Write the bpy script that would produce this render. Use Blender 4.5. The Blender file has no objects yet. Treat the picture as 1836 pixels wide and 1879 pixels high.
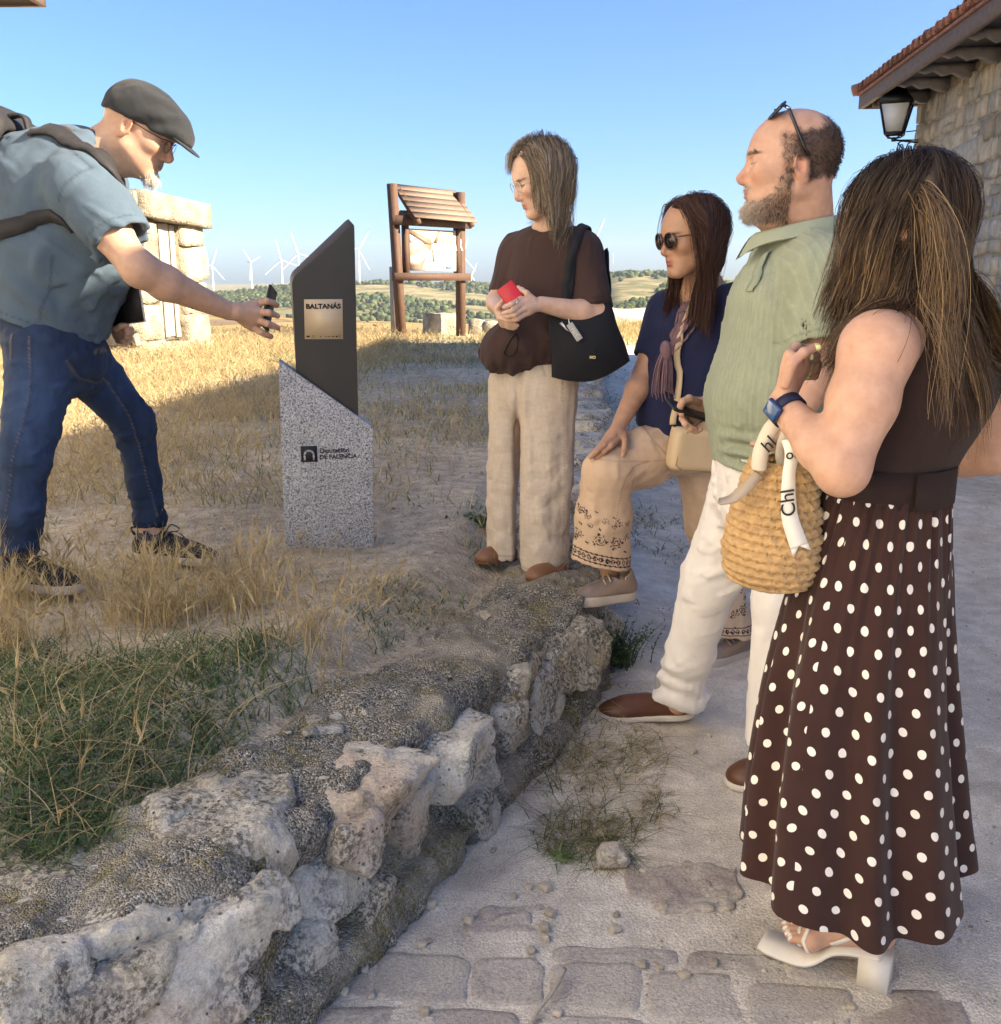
import bpy, bmesh, math, random, time
import numpy as np
from mathutils import Vector, Matrix

# ------------------------------------------------------------------ camera, sky, sun, exposure
SC = bpy.context.scene
COL = SC.collection
TH, CAMH, FPX, CX, CY = math.radians(13.0), 1.40, 1840.0, 918.0, 939.5
cam_d = bpy.data.cameras.new("camera")
cam = bpy.data.objects.new("camera", cam_d)
COL.objects.link(cam)
cam.location = (0, 0, CAMH)
cam.rotation_euler = (math.pi / 2 - TH, 0, 0)
cam_d.sensor_fit = 'HORIZONTAL'
cam_d.sensor_width = 36.0
cam_d.lens = 36.0 * FPX / 1836.0
cam_d.clip_start = 0.05
cam_d.clip_end = 12000
SC.camera = cam

SUN_EL = math.radians(27.0)
SUN_H = np.array([0.966, -0.259])            # horizontal direction towards the sun
world = bpy.data.worlds.new("World")
SC.world = world
world.use_nodes = True
wn = world.node_tree
for n in list(wn.nodes):
	wn.nodes.remove(n)
sky = wn.nodes.new("ShaderNodeTexSky")
sky.sky_type = 'NISHITA'
sky.sun_disc = False
sky.sun_elevation = SUN_EL
sky.sun_rotation = math.atan2(SUN_H[0], SUN_H[1])
sky.altitude = 1200
sky.air_density = 1.0
sky.dust_density = 3.0
sky.ozone_density = 10.0
bg = wn.nodes.new("ShaderNodeBackground")
bg.inputs["Strength"].default_value = 0.0545
wo = wn.nodes.new("ShaderNodeOutputWorld")
wn.links.new(sky.outputs["Color"], bg.inputs["Color"])
wn.links.new(bg.outputs["Background"], wo.inputs["Surface"])

sun_d = bpy.data.lights.new("sun", 'SUN')
sun_d.energy = 3.5
sun_d.angle = math.radians(0.5)
sun_d.color = (1.0, 0.90, 0.74)
sun = bpy.data.objects.new("sun", sun_d)
COL.objects.link(sun)
sdir = Vector((SUN_H[0] * math.cos(SUN_EL), SUN_H[1] * math.cos(SUN_EL), math.sin(SUN_EL)))
sun.rotation_euler = sdir.to_track_quat('Z', 'Y').to_euler()
sun.location = (20, -6, 15)

SC.view_settings.view_transform = 'Standard'
SC.view_settings.look = 'None'
SC.view_settings.gamma = 1.0
SC.view_settings.exposure = 2.5
SC.view_settings.use_white_balance = True
SC.view_settings.white_balance_temperature = 7400
SC.view_settings.use_curve_mapping = False
SC.cycles.max_bounces = 6
SC.cycles.volume_bounces = 0
SC.cycles.use_denoising = True

rng = np.random.default_rng(7)
random.seed(7)
A = np.array

# ------------------------------------------------------------------ photo geometry helpers
_c, _s = math.cos(TH), math.sin(TH)

def ray(px, py):
	u, v = (px - CX) / FPX, (py - CY) / FPX
	return A([u, _c - v * _s, -_s - v * _c])

def P(px, py, Y):
	d = ray(px, py)
	return A([0, 0, CAMH]) + d * (Y / d[1])

def G(px, py, z=0.0):
	d = ray(px, py)
	return A([0, 0, CAMH]) + d * ((z - CAMH) / d[2])

def nrm(v):
	v = np.asarray(v, float)
	return v / (np.linalg.norm(v) + 1e-12)

def lerp(a, b, t):
	return a + (b - a) * t

def sstep(x, a, b):
	t = np.clip((x - a) / (b - a), 0, 1)
	return t * t * (3 - 2 * t)

# ------------------------------------------------------------------ numpy noise
def _hash(ix, iy, iz):
	n = (ix * 374761393 + iy * 668265263 + iz * 2147483647 * 0 + iz * 1274126177) & 0xffffffff
	n = ((n ^ (n >> 13)) * 1274126177) & 0xffffffff
	n = n ^ (n >> 16)
	return (n & 0xffffff).astype(np.float64) / 0xffffff * 2 - 1

def vnoise(p, s=1.0):
	q = np.asarray(p) * s + 1000.0
	i = np.floor(q).astype(np.int64)
	f = q - i
	f = f * f * (3 - 2 * f)
	r = 0
	for dx in (0, 1):
		wx = f[..., 0] if dx else 1 - f[..., 0]
		for dy in (0, 1):
			wy = f[..., 1] if dy else 1 - f[..., 1]
			for dz in (0, 1):
				wz = f[..., 2] if dz else 1 - f[..., 2]
				r = r + wx * wy * wz * _hash(i[..., 0] + dx, i[..., 1] + dy, i[..., 2] + dz)
	return r

def fbm(p, s=1.0, o=3):
	r, a = 0, 1.0
	for k in range(o):
		r = r + a * vnoise(np.asarray(p) + 17.3 * k, s)
		s *= 2.03
		a *= 0.5
	return r

# ------------------------------------------------------------------ signed distance modelling
class Pr:
	def __init__(self, fn, c=None, r=None):
		self.fn, self.c, self.r = fn, c, r

def rc(a, b, ra, rb=None):
	a, b = A(a, float), A(b, float)
	rb = ra if rb is None else rb
	ba = b - a
	l2 = ba @ ba + 1e-12

	def fn(p):
		pa = p - a
		t = np.clip(pa @ ba / l2, 0, 1)
		q = pa - t[..., None] * ba
		return np.sqrt((q * q).sum(-1)) - (ra + (rb - ra) * t)
	return Pr(fn, (a + b) / 2, np.linalg.norm(ba) / 2 + max(ra, rb))

def ell(c, r, R=None):
	c, r = A(c, float), A(r, float)
	RT = None if R is None else A(R, float)       # columns = axes

	def fn(p):
		q = p - c
		if RT is not None:
			q = q @ RT
		k0 = np.sqrt(((q / r) ** 2).sum(-1))
		k1 = np.sqrt(((q / (r * r)) ** 2).sum(-1)) + 1e-9
		return k0 * (k0 - 1) / k1
	return Pr(fn, c, max(r))

def ec(a, b, r1, r2, side):
	"""tapered limb with elliptical section: r=(along side axis, across it)"""
	a, b = A(a, float), A(b, float)
	ba = b - a
	L = np.linalg.norm(ba)
	ax = ba / L
	sd = nrm(A(side) - (A(side) @ ax) * ax)
	th = np.cross(ax, sd)

	def fn(p):
		pa = p - a
		y = pa @ ax
		t = np.clip(y / L, 0, 1)
		over = y - t * L
		rx = r1[0] + (r2[0] - r1[0]) * t
		ry = r1[1] + (r2[1] - r1[1]) * t
		m = np.minimum(rx, ry)
		x, z = pa @ sd, pa @ th
		k0 = np.sqrt((x / rx) ** 2 + (z / ry) ** 2 + (over / m) ** 2)
		k1 = np.sqrt((x / rx ** 2) ** 2 + (z / ry ** 2) ** 2 + (over / m ** 2) ** 2) + 1e-9
		return k0 * (k0 - 1) / k1
	return Pr(fn, (a + b) / 2, L / 2 + max(max(r1), max(r2)))

def box(c, h, R=None, r=0.0):
	c, h = A(c, float), A(h, float) - r
	RT = None if R is None else A(R, float)

	def fn(p):
		q = p - c
		if RT is not None:
			q = q @ RT
		q = np.abs(q) - h
		return np.sqrt((np.maximum(q, 0) ** 2).sum(-1)) + np.minimum(q.max(-1), 0) - r
	return Pr(fn, c, np.linalg.norm(h) + r)

def plane(pt, n):
	pt, n = A(pt, float), nrm(n)
	return Pr(lambda p: (p - pt) @ n)

def chain(pts, rs, k=None):
	return [rc(pts[i], pts[i + 1], rs[i], rs[i + 1]) for i in range(len(pts) - 1)]

class SDF:
	def __init__(self):
		self.ops = []
		self.disp = None

	def add(self, pr, k=0.02):
		for q in (pr if isinstance(pr, list) else [pr]):
			self.ops.append((q, 0, k))
		return self

	def sub(self, pr, k=0.005):
		for q in (pr if isinstance(pr, list) else [pr]):
			self.ops.append((q, 1, k))
		return self

	def cut(self, pr, k=0.004):
		for q in (pr if isinstance(pr, list) else [pr]):
			self.ops.append((q, 2, k))
		return self

	def ev(self, p, bc=None, bd=0.0):
		"""p (...,3); with bc (block centres) far primitives are skipped per block"""
		d = np.full(p.shape[:-1], 9.0)
		for pr, op, k in self.ops:
			if bc is not None and pr.c is not None:
				m = np.sqrt(((bc - pr.c) ** 2).sum(-1)) < pr.r * 1.15 + bd + k + 0.015
				if not m.any():
					continue
				pp, dd = p[m], d[m]
			else:
				m, pp, dd = None, p, d
			e = pr.fn(pp)
			if op == 0:
				if k > 0:
					h = np.clip(0.5 + 0.5 * (dd - e) / k, 0, 1)
					h = np.where(dd > 8, 1.0, h)
					e2 = dd + (e - dd) * h - k * h * (1 - h)
				else:
					e2 = np.minimum(dd, e)
			else:
				e = -e if op == 1 else e
				if k > 0:
					h = np.clip(0.5 - 0.5 * (dd - e) / k, 0, 1)
					e2 = dd + (e - dd) * h + k * h * (1 - h)
					e2 = np.where(dd > 8, dd, e2)
				else:
					e2 = np.maximum(dd, e)
			if m is None:
				d = e2
			else:
				d[m] = e2
		if self.disp is not None:
			d = d + self.disp(p, d)
		return d

	def grad(self, p, e=0.004):
		g = np.stack([self.ev(p + A([e, 0, 0])) - self.ev(p - A([e, 0, 0])),
					  self.ev(p + A([0, e, 0])) - self.ev(p - A([0, e, 0])),
					  self.ev(p + A([0, 0, e])) - self.ev(p - A([0, 0, e]))], -1)
		return g / (np.linalg.norm(g, axis=-1, keepdims=True) + 1e-9)

	def bounds(self, pad=0.03):
		lo, hi = A([9e9] * 3), A([-9e9] * 3)
		for pr, op, k in self.ops:
			if op == 0 and pr.c is not None:
				lo, hi = np.minimum(lo, pr.c - pr.r), np.maximum(hi, pr.c + pr.r)
		return lo - pad, hi + pad

_g9 = np.stack(np.meshgrid(np.arange(9), np.arange(9), np.arange(9), indexing='ij'), -1)
_ed = [((0, 0, 0), (1, 0, 0)), ((0, 1, 0), (1, 1, 0)), ((0, 0, 1), (1, 0, 1)), ((0, 1, 1), (1, 1, 1)),
	   ((0, 0, 0), (0, 1, 0)), ((1, 0, 0), (1, 1, 0)), ((0, 0, 1), (0, 1, 1)), ((1, 0, 1), (1, 1, 1)),
	   ((0, 0, 0), (0, 0, 1)), ((1, 0, 0), (1, 0, 1)), ((0, 1, 0), (0, 1, 1)), ((1, 1, 0), (1, 1, 1))]

def surf(S, h, lo=None, hi=None, margin=0.015):
	"""sparse surface nets: returns verts, quads"""
	if lo is None:
		lo, hi = S.bounds()
	lo, hi = A(lo, float), A(hi, float)
	B = 8 * h
	nb = np.ceil((hi - lo) / B).astype(int)
	gi = np.stack(np.meshgrid(*[np.arange(n) for n in nb], indexing='ij'), -1).reshape(-1, 3)
	cc = lo + (gi + 0.5) * B
	d = np.concatenate([S.ev(cc[i:i + 60000]) for i in range(0, len(cc), 60000)])
	gi = gi[np.abs(d) < B * 1.05 + margin]
	N = (nb * 8 + 2).astype(np.int64)
	V, I, F = [], [], []
	for s in range(0, len(gi), 900):
		g = gi[s:s + 900]
		bc = lo + (g + 0.5) * B
		base = g[:, None, None, None, :] * 8 + _g9
		D = S.ev(lo + base * h, bc, B * 0.87)
		ins = D < 0
		cnt = sum(ins[:, x:x + 8, y:y + 8, z:z + 8].astype(int) for x in (0, 1) for y in (0, 1) for z in (0, 1))
		b_, i_, j_, k_ = np.nonzero((cnt > 0) & (cnt < 8))
		if len(b_) == 0:
			continue
		acc, num = np.zeros((len(b_), 3)), np.zeros(len(b_))
		for e0, e1 in _ed:
			d0 = D[b_, i_ + e0[0], j_ + e0[1], k_ + e0[2]]
			d1 = D[b_, i_ + e1[0], j_ + e1[1], k_ + e1[2]]
			m = (d0 < 0) != (d1 < 0)
			t = np.where(m, d0 / np.where(m, d0 - d1, 1), 0)[:, None]
			acc += np.where(m[:, None], A(e0) + t * (A(e1) - A(e0)), 0)
			num += m
		cell = g[b_] * 8 + np.stack([i_, j_, k_], -1)
		V.append(lo + (cell + acc / num[:, None]) * h)
		I.append((cell[:, 0] * N[1] + cell[:, 1]) * N[2] + cell[:, 2])
		for ax in range(3):
			o = [0, 0, 0]
			o[ax] = 1
			a0 = ins[:, 0:8, 0:8, 0:8]
			a1 = ins[:, o[0]:8 + o[0], o[1]:8 + o[1], o[2]:8 + o[2]]
			b2, i2, j2, k2 = np.nonzero(a0 != a1)
			if len(b2) == 0:
				continue
			cl = g[b2] * 8 + np.stack([i2, j2, k2], -1)
			u, v = (ax + 1) % 3, (ax + 2) % 3
			qs = []
			for du, dv in ((-1, -1), (0, -1), (0, 0), (-1, 0)):
				c2 = cl.copy()
				c2[:, u] += du
				c2[:, v] += dv
				qs.append((c2[:, 0] * N[1] + c2[:, 1]) * N[2] + c2[:, 2])
			q = np.stack(qs, -1)
			fl = ~a0[b2, i2, j2, k2]
			q[fl] = q[fl][:, ::-1]
			F.append(q)
	V, I, F = np.concatenate(V), np.concatenate(I), np.concatenate(F)
	I, ix = np.unique(I, return_index=True)
	V = V[ix]
	pos = np.clip(np.searchsorted(I, F), 0, len(I) - 1)
	ok = (I[pos] == F).all(1)
	return V, pos[ok]

# ------------------------------------------------------------------ mesh objects
def tag(o, label=None, cat=None, group=None, kind=None):
	if label:
		o["label"] = label
	if cat:
		o["category"] = cat
	if group:
		o["group"] = group
	if kind:
		o["kind"] = kind
	return o

def empty(name, loc, label, cat, group=None):
	o = bpy.data.objects.new(name, None)
	o.empty_display_size = 0.1
	o.location = [float(x) for x in loc]
	COL.objects.link(o)
	return tag(o, label, cat, group)

def wloc(o):
	l = Vector((0, 0, 0))
	while o is not None:
		l = l + o.location
		o = o.parent
	return np.array(l)

def mesh_data(name, V, F, mat=None, col=None, uv=None, smooth=True):
	"""F: (M,4)/(M,3) array or list of index lists; col per vertex; uv per vertex"""
	me = bpy.data.meshes.new(name)
	V = np.asarray(V, np.float32).reshape(-1, 3)
	if isinstance(F, np.ndarray):
		n = F.shape[1]
		tot = F.ravel().astype(np.int32)
		starts = np.arange(0, len(tot), n, dtype=np.int32)
	else:
		ln = A([len(f) for f in F], dtype=np.int32)
		tot = A([i for f in F for i in f], dtype=np.int32)
		starts = np.concatenate([[0], np.cumsum(ln)[:-1]]).astype(np.int32)
	me.vertices.add(len(V))
	me.vertices.foreach_set("co", V.ravel())
	me.loops.add(len(tot))
	me.loops.foreach_set("vertex_index", tot)
	me.polygons.add(len(starts))
	me.polygons.foreach_set("loop_start", starts)
	me.update(calc_edges=True)
	me.validate()
	if smooth:
		me.polygons.foreach_set("use_smooth", np.ones(len(me.polygons), bool))
	if col is not None:
		at = me.attributes.new("Col", 'FLOAT_COLOR', 'POINT')
		c4 = np.ones((len(V), 4), np.float32)
		c4[:, :3] = col
		at.data.foreach_set("color", c4.ravel())
	if uv is not None:
		ul = me.uv_layers.new(name="UVMap")
		li = np.zeros(len(me.loops), np.int32)
		me.loops.foreach_get("vertex_index", li)
		ul.data.foreach_set("uv", np.asarray(uv, np.float32)[li].ravel())
	if mat is not None:
		me.materials.append(mat)
	return me

def mk(name, V, F, mat=None, parent=None, col=None, uv=None, smooth=True, local=False):
	V = np.asarray(V, float).reshape(-1, 3)
	if parent is not None and not local:
		V = V - wloc(parent)
	o = bpy.data.objects.new(name, mesh_data(name, V, F, mat, col, uv, smooth))
	COL.objects.link(o)
	o.parent = parent
	return o

class MB:
	"""collects simple solids into one mesh"""

	def __init__(self):
		self.V, self.F, self.n = [], [], 0

	def put(self, V, F):
		V = np.asarray(V, float)
		self.V.append(V)
		self.F += [[int(i) + self.n for i in f] for f in F]
		self.n += len(V)
		return self

	def box(self, c, h, R=None, bev=0.0):
		c, h = A(c, float), A(h, float)
		R = np.eye(3) if R is None else A(R)
		if bev <= 0:
			sg = A([(x, y, z) for x in (-1, 1) for y in (-1, 1) for z in (-1, 1)], float)
			V = c + (sg * h) @ R.T
			F = [[0, 1, 3, 2], [4, 6, 7, 5], [0, 4, 5, 1], [2, 3, 7, 6], [0, 2, 6, 4], [1, 5, 7, 3]]
			return self.put(V, F)
		bm = bmesh.new()
		bmesh.ops.create_cube(bm, size=2.0)
		for v in bm.verts:
			v.co = Vector((v.co.x * h[0], v.co.y * h[1], v.co.z * h[2]))
		bmesh.ops.bevel(bm, geom=list(bm.edges), offset=bev, segments=2, affect='EDGES', profile=0.5)
		bm.verts.index_update()
		V = c + A([v.co[:] for v in bm.verts]) @ R.T
		F = [[v.index for v in f.verts] for f in bm.faces]
		bm.free()
		return self.put(V, F)

	def tube(self, pts, r, n=8, cap=True, sq=None):
		V, F = tube_geo(pts, r, n, cap, sq)
		return self.put(V, F)

	def prism(self, pts, d):
		"""closed outline pts (K,3) extruded by vector d"""
		pts = A(pts, float)
		K = len(pts)
		V = np.concatenate([pts, pts + A(d)])
		F = [list(range(K))[::-1], list(range(K, 2 * K))]
		F += [[i, (i + 1) % K, K + (i + 1) % K, K + i] for i in range(K)]
		return self.put(V, F)

	def mk(self, name, mat=None, parent=None, smooth=False, **k):
		o = mk(name, np.concatenate(self.V), self.F, mat, parent, smooth=smooth, **k)
		return o

def tube_geo(pts, r, n=8, cap=True, sq=None):
	pts = A(pts, float)
	K = len(pts)
	r = np.broadcast_to(A(r, float), (K,))
	T = np.gradient(pts, axis=0)
	T /= np.linalg.norm(T, axis=1, keepdims=True) + 1e-12
	up = A([0, 0, 1.0]) if abs(T[0, 2]) < 0.9 else A([1.0, 0, 0])
	N = nrm(np.cross(T[0], up))
	V = []
	for i in range(K):
		N = nrm(N - (N @ T[i]) * T[i])
		Bn = np.cross(T[i], N)
		a = np.arange(n) / n * 2 * math.pi
		e = 1.0 if sq is None else sq
		V.append(pts[i] + r[i] * (np.cos(a)[:, None] * N + np.sin(a)[:, None] * Bn * e))
	V = np.concatenate(V)
	F = [[i * n + j, i * n + (j + 1) % n, (i + 1) * n + (j + 1) % n, (i + 1) * n + j] for i in range(K - 1) for j in range(n)]
	if cap:
		F += [list(range(n))[::-1], [(K - 1) * n + j for j in range(n)]]
	return V, F

def strands(paths, rad, n=3):
	"""paths (N,K,3), rad (N,K) -> verts, quads (open tubes)"""
	N, K, _ = paths.shape
	T = np.gradient(paths, axis=1)
	T /= np.linalg.norm(T, axis=2, keepdims=True) + 1e-12
	ref = np.where(np.abs(T[..., 2:3]) < 0.8, A([0, 0, 1.0]), A([0, 1.0, 0]))
	U = np.cross(T, ref)
	U /= np.linalg.norm(U, axis=2, keepdims=True) + 1e-12
	W = np.cross(T, U)
	a = np.arange(n) / n * 2 * math.pi
	V = paths[:, :, None, :] + rad[:, :, None, None] * (np.cos(a)[None, None, :, None] * U[:, :, None, :] + np.sin(a)[None, None, :, None] * W[:, :, None, :])
	idx = np.arange(N * K * n).reshape(N, K, n)
	nx = np.roll(idx, -1, axis=2)
	Q = np.stack([idx[:, :-1], nx[:, :-1], nx[:, 1:], idx[:, 1:]], -1).reshape(-1, 4)
	return V.reshape(-1, 3), Q

def frame(f, up=(0, 0, 1)):
	"""columns: forward, left, up"""
	f = nrm(f)
	l = nrm(np.cross(up, f))
	return np.stack([f, l, np.cross(f, l)], 1)

# ------------------------------------------------------------------ materials
def newmat(name):
	m = bpy.data.materials.new(name)
	m.use_nodes = True
	nt = m.node_tree
	return m, nt, nt.nodes["Principled BSDF"]

def _n(nt, t, **k):
	n = nt.nodes.new(t)
	for a, v in k.items():
		if a.startswith("i_"):
			n.inputs[a[2:].replace("_", " ")].default_value = v
		else:
			setattr(n, a, v)
	return n

def noise(nt, vec, scale, detail=4, rough=0.55, out="Fac"):
	n = _n(nt, "ShaderNodeTexNoise")
	n.inputs["Scale"].default_value = scale
	n.inputs["Detail"].default_value = detail
	n.inputs["Roughness"].default_value = rough
	if vec is not None:
		nt.links.new(vec, n.inputs["Vector"])
	return n.outputs[out]

def voro(nt, vec, scale, feature='F1', out="Distance", rand=1.0):
	n = _n(nt, "ShaderNodeTexVoronoi", feature=feature)
	n.inputs["Scale"].default_value = scale
	n.inputs["Randomness"].default_value = rand
	if vec is not None:
		nt.links.new(vec, n.inputs["Vector"])
	return n.outputs[out]

def ramp(nt, fac, stops, interp='LINEAR'):
	n = _n(nt, "ShaderNodeValToRGB")
	cr = n.color_ramp
	cr.interpolation = interp
	while len(cr.elements) < len(stops):
		cr.elements.new(0.5)
	for e, (p, c) in zip(cr.elements, stops):
		e.position = p
		c = (c, c, c) if isinstance(c, (int, float)) else c
		e.color = (*c, 1)
	nt.links.new(fac, n.inputs["Fac"])
	return n.outputs["Color"]

def mix(nt, fac, a, b, mode='MIX'):
	n = _n(nt, "ShaderNodeMix", data_type='RGBA', blend_type=mode)
	for s, v in ((0, fac), (6, a), (7, b)):
		if isinstance(v, (int, float)):
			n.inputs[s].default_value = v
		elif isinstance(v, (tuple, list)):
			n.inputs[s].default_value = (*v[:3], 1)
		else:
			nt.links.new(v, n.inputs[s])
	return n.outputs[2]

def mth(nt, op, a, b=None, c=None):
	n = _n(nt, "ShaderNodeMath", operation=op)
	for s, v in ((0, a), (1, b), (2, c)):
		if v is None:
			continue
		if isinstance(v, (int, float)):
			n.inputs[s].default_value = v
		else:
			nt.links.new(v, n.inputs[s])
	return n.outputs[0]

def obj_co(nt, scale=None):
	t = _n(nt, "ShaderNodeTexCoord").outputs["Object"]
	if scale is not None:
		m = _n(nt, "ShaderNodeMapping")
		m.inputs["Scale"].default_value = scale
		nt.links.new(t, m.inputs["Vector"])
		return m.outputs["Vector"]
	return t

def bump(nt, bs, height, strength=0.3, dist=0.01, prev=None):
	b = _n(nt, "ShaderNodeBump")
	b.inputs["Strength"].default_value = strength
	b.inputs["Distance"].default_value = dist
	nt.links.new(height, b.inputs["Height"])
	if prev is not None:
		nt.links.new(prev, b.inputs["Normal"])
	nt.links.new(b.outputs["Normal"], bs.inputs["Normal"])
	return b.outputs["Normal"]

def attr(nt, name="Col"):
	return _n(nt, "ShaderNodeAttribute", attribute_name=name).outputs["Color"]

def simple(name, base=None, rough=0.7, var=0.25, vs=12.0, bs_=90.0, bstr=0.2, bd=0.004, metal=0.0, spec=0.4, sheen=0.0, sc=None, detail=4, rand=0.0, sss=0.0):
	"""base colour (or vertex colour when None) broken up by noise, plus fine relief"""
	m, nt, b = newmat(name)
	co = obj_co(nt, sc)
	c = attr(nt) if base is None else None
	n1 = noise(nt, co, vs, detail)
	f = ramp(nt, n1, [(0.25, 1 - var), (0.75, 1 + var)])
	if c is None:
		rgb = _n(nt, "ShaderNodeRGB")
		rgb.outputs[0].default_value = (*base, 1)
		c = rgb.outputs[0]
	if rand > 0:
		oi = _n(nt, "ShaderNodeObjectInfo").outputs["Random"]
		c = mix(nt, 1.0, c, ramp(nt, oi, [(0, 1 - rand), (1, 1 + rand)]), 'MULTIPLY')
	nt.links.new(mix(nt, 1.0, c, f, 'MULTIPLY'), b.inputs["Base Color"])
	b.inputs["Roughness"].default_value = rough
	b.inputs["Metallic"].default_value = metal
	b.inputs["Specular IOR Level"].default_value = spec
	if sheen:
		b.inputs["Sheen Weight"].default_value = sheen
		b.inputs["Sheen Roughness"].default_value = 0.5
	if sss:
		b.inputs["Subsurface Weight"].default_value = sss
		b.inputs["Subsurface Radius"].default_value = (0.012, 0.005, 0.003)
		b.inputs["Subsurface Scale"].default_value = 1.0
	if bstr > 0:
		bump(nt, b, noise(nt, co, bs_, 4, 0.6), bstr, bd)
	return m

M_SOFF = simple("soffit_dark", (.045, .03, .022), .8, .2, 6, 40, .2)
M_IRON = simple("black_iron", (.012, .012, .013), .45, .1, 10, 60, .1, spec=.5)

def ico_mesh(sub):
	bm = bmesh.new()
	bmesh.ops.create_icosphere(bm, subdivisions=sub, radius=1)
	bm.verts.index_update()
	V, F = A([v.co[:] for v in bm.verts]), A([[v.index for v in f.verts] for f in bm.faces])
	bm.free()
	return V, F

ICO1, ICO2 = ico_mesh(1), ico_mesh(2)
# ------------------------------------------------------------------ kit for figures, clothes, hair
def mat_skin():
	m, nt, b = newmat("skin")
	co = obj_co(nt)
	c = attr(nt)
	c = mix(nt, 1.0, c, ramp(nt, noise(nt, co, 38, 5, .6), [(.3, (.90, .86, .84)), (.7, (1.08, 1.09, 1.1))]), 'MULTIPLY')
	c = mix(nt, ramp(nt, noise(nt, co, 260, 2), [(.66, 0), (.74, .22)]), c, (.30, .12, .07))
	nt.links.new(c, b.inputs["Base Color"])
	b.inputs["Roughness"].default_value = .5
	b.inputs["Specular IOR Level"].default_value = .35
	b.inputs["Subsurface Weight"].default_value = .18
	b.inputs["Subsurface Radius"].default_value = (.010, .004, .002)
	bump(nt, b, noise(nt, co, 320, 3, .6), .12, .0015)
	return m

def mat_hair():
	m, nt, b = newmat("hair_strands")
	nt.links.new(attr(nt), b.inputs["Base Color"])
	b.inputs["Roughness"].default_value = .55
	b.inputs["Specular IOR Level"].default_value = .3
	return m

def cloth(name, base=None, weave=900., wstr=.25, rough=.85, var=.10, vs=9., sheen=.15, melange=0.0):
	m, nt, b = newmat(name)
	co = obj_co(nt)
	if base is None:
		c = attr(nt)
	else:
		rgb = _n(nt, "ShaderNodeRGB")
		rgb.outputs[0].default_value = (*base, 1)
		c = rgb.outputs[0]
	c = mix(nt, 1.0, c, ramp(nt, noise(nt, co, vs, 4), [(.25, 1 - var), (.75, 1 + var)]), 'MULTIPLY')
	fine = noise(nt, co, weave, 2, .6)
	if melange:
		c = mix(nt, 1.0, c, ramp(nt, noise(nt, co, 420, 3, .7), [(.3, 1 - melange), (.7, 1 + melange)]), 'MULTIPLY')
	nt.links.new(c, b.inputs["Base Color"])
	b.inputs["Roughness"].default_value = rough
	b.inputs["Specular IOR Level"].default_value = .2
	b.inputs["Sheen Weight"].default_value = sheen * .22
	b.inputs["Sheen Roughness"].default_value = .6
	h = mth(nt, 'ADD', fine, mth(nt, 'MULTIPLY', noise(nt, co, 45, 4, .6), 1.5))
	bump(nt, b, h, wstr, .0022)
	return m

M_SKIN, M_HAIR = mat_skin(), mat_hair()

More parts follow.
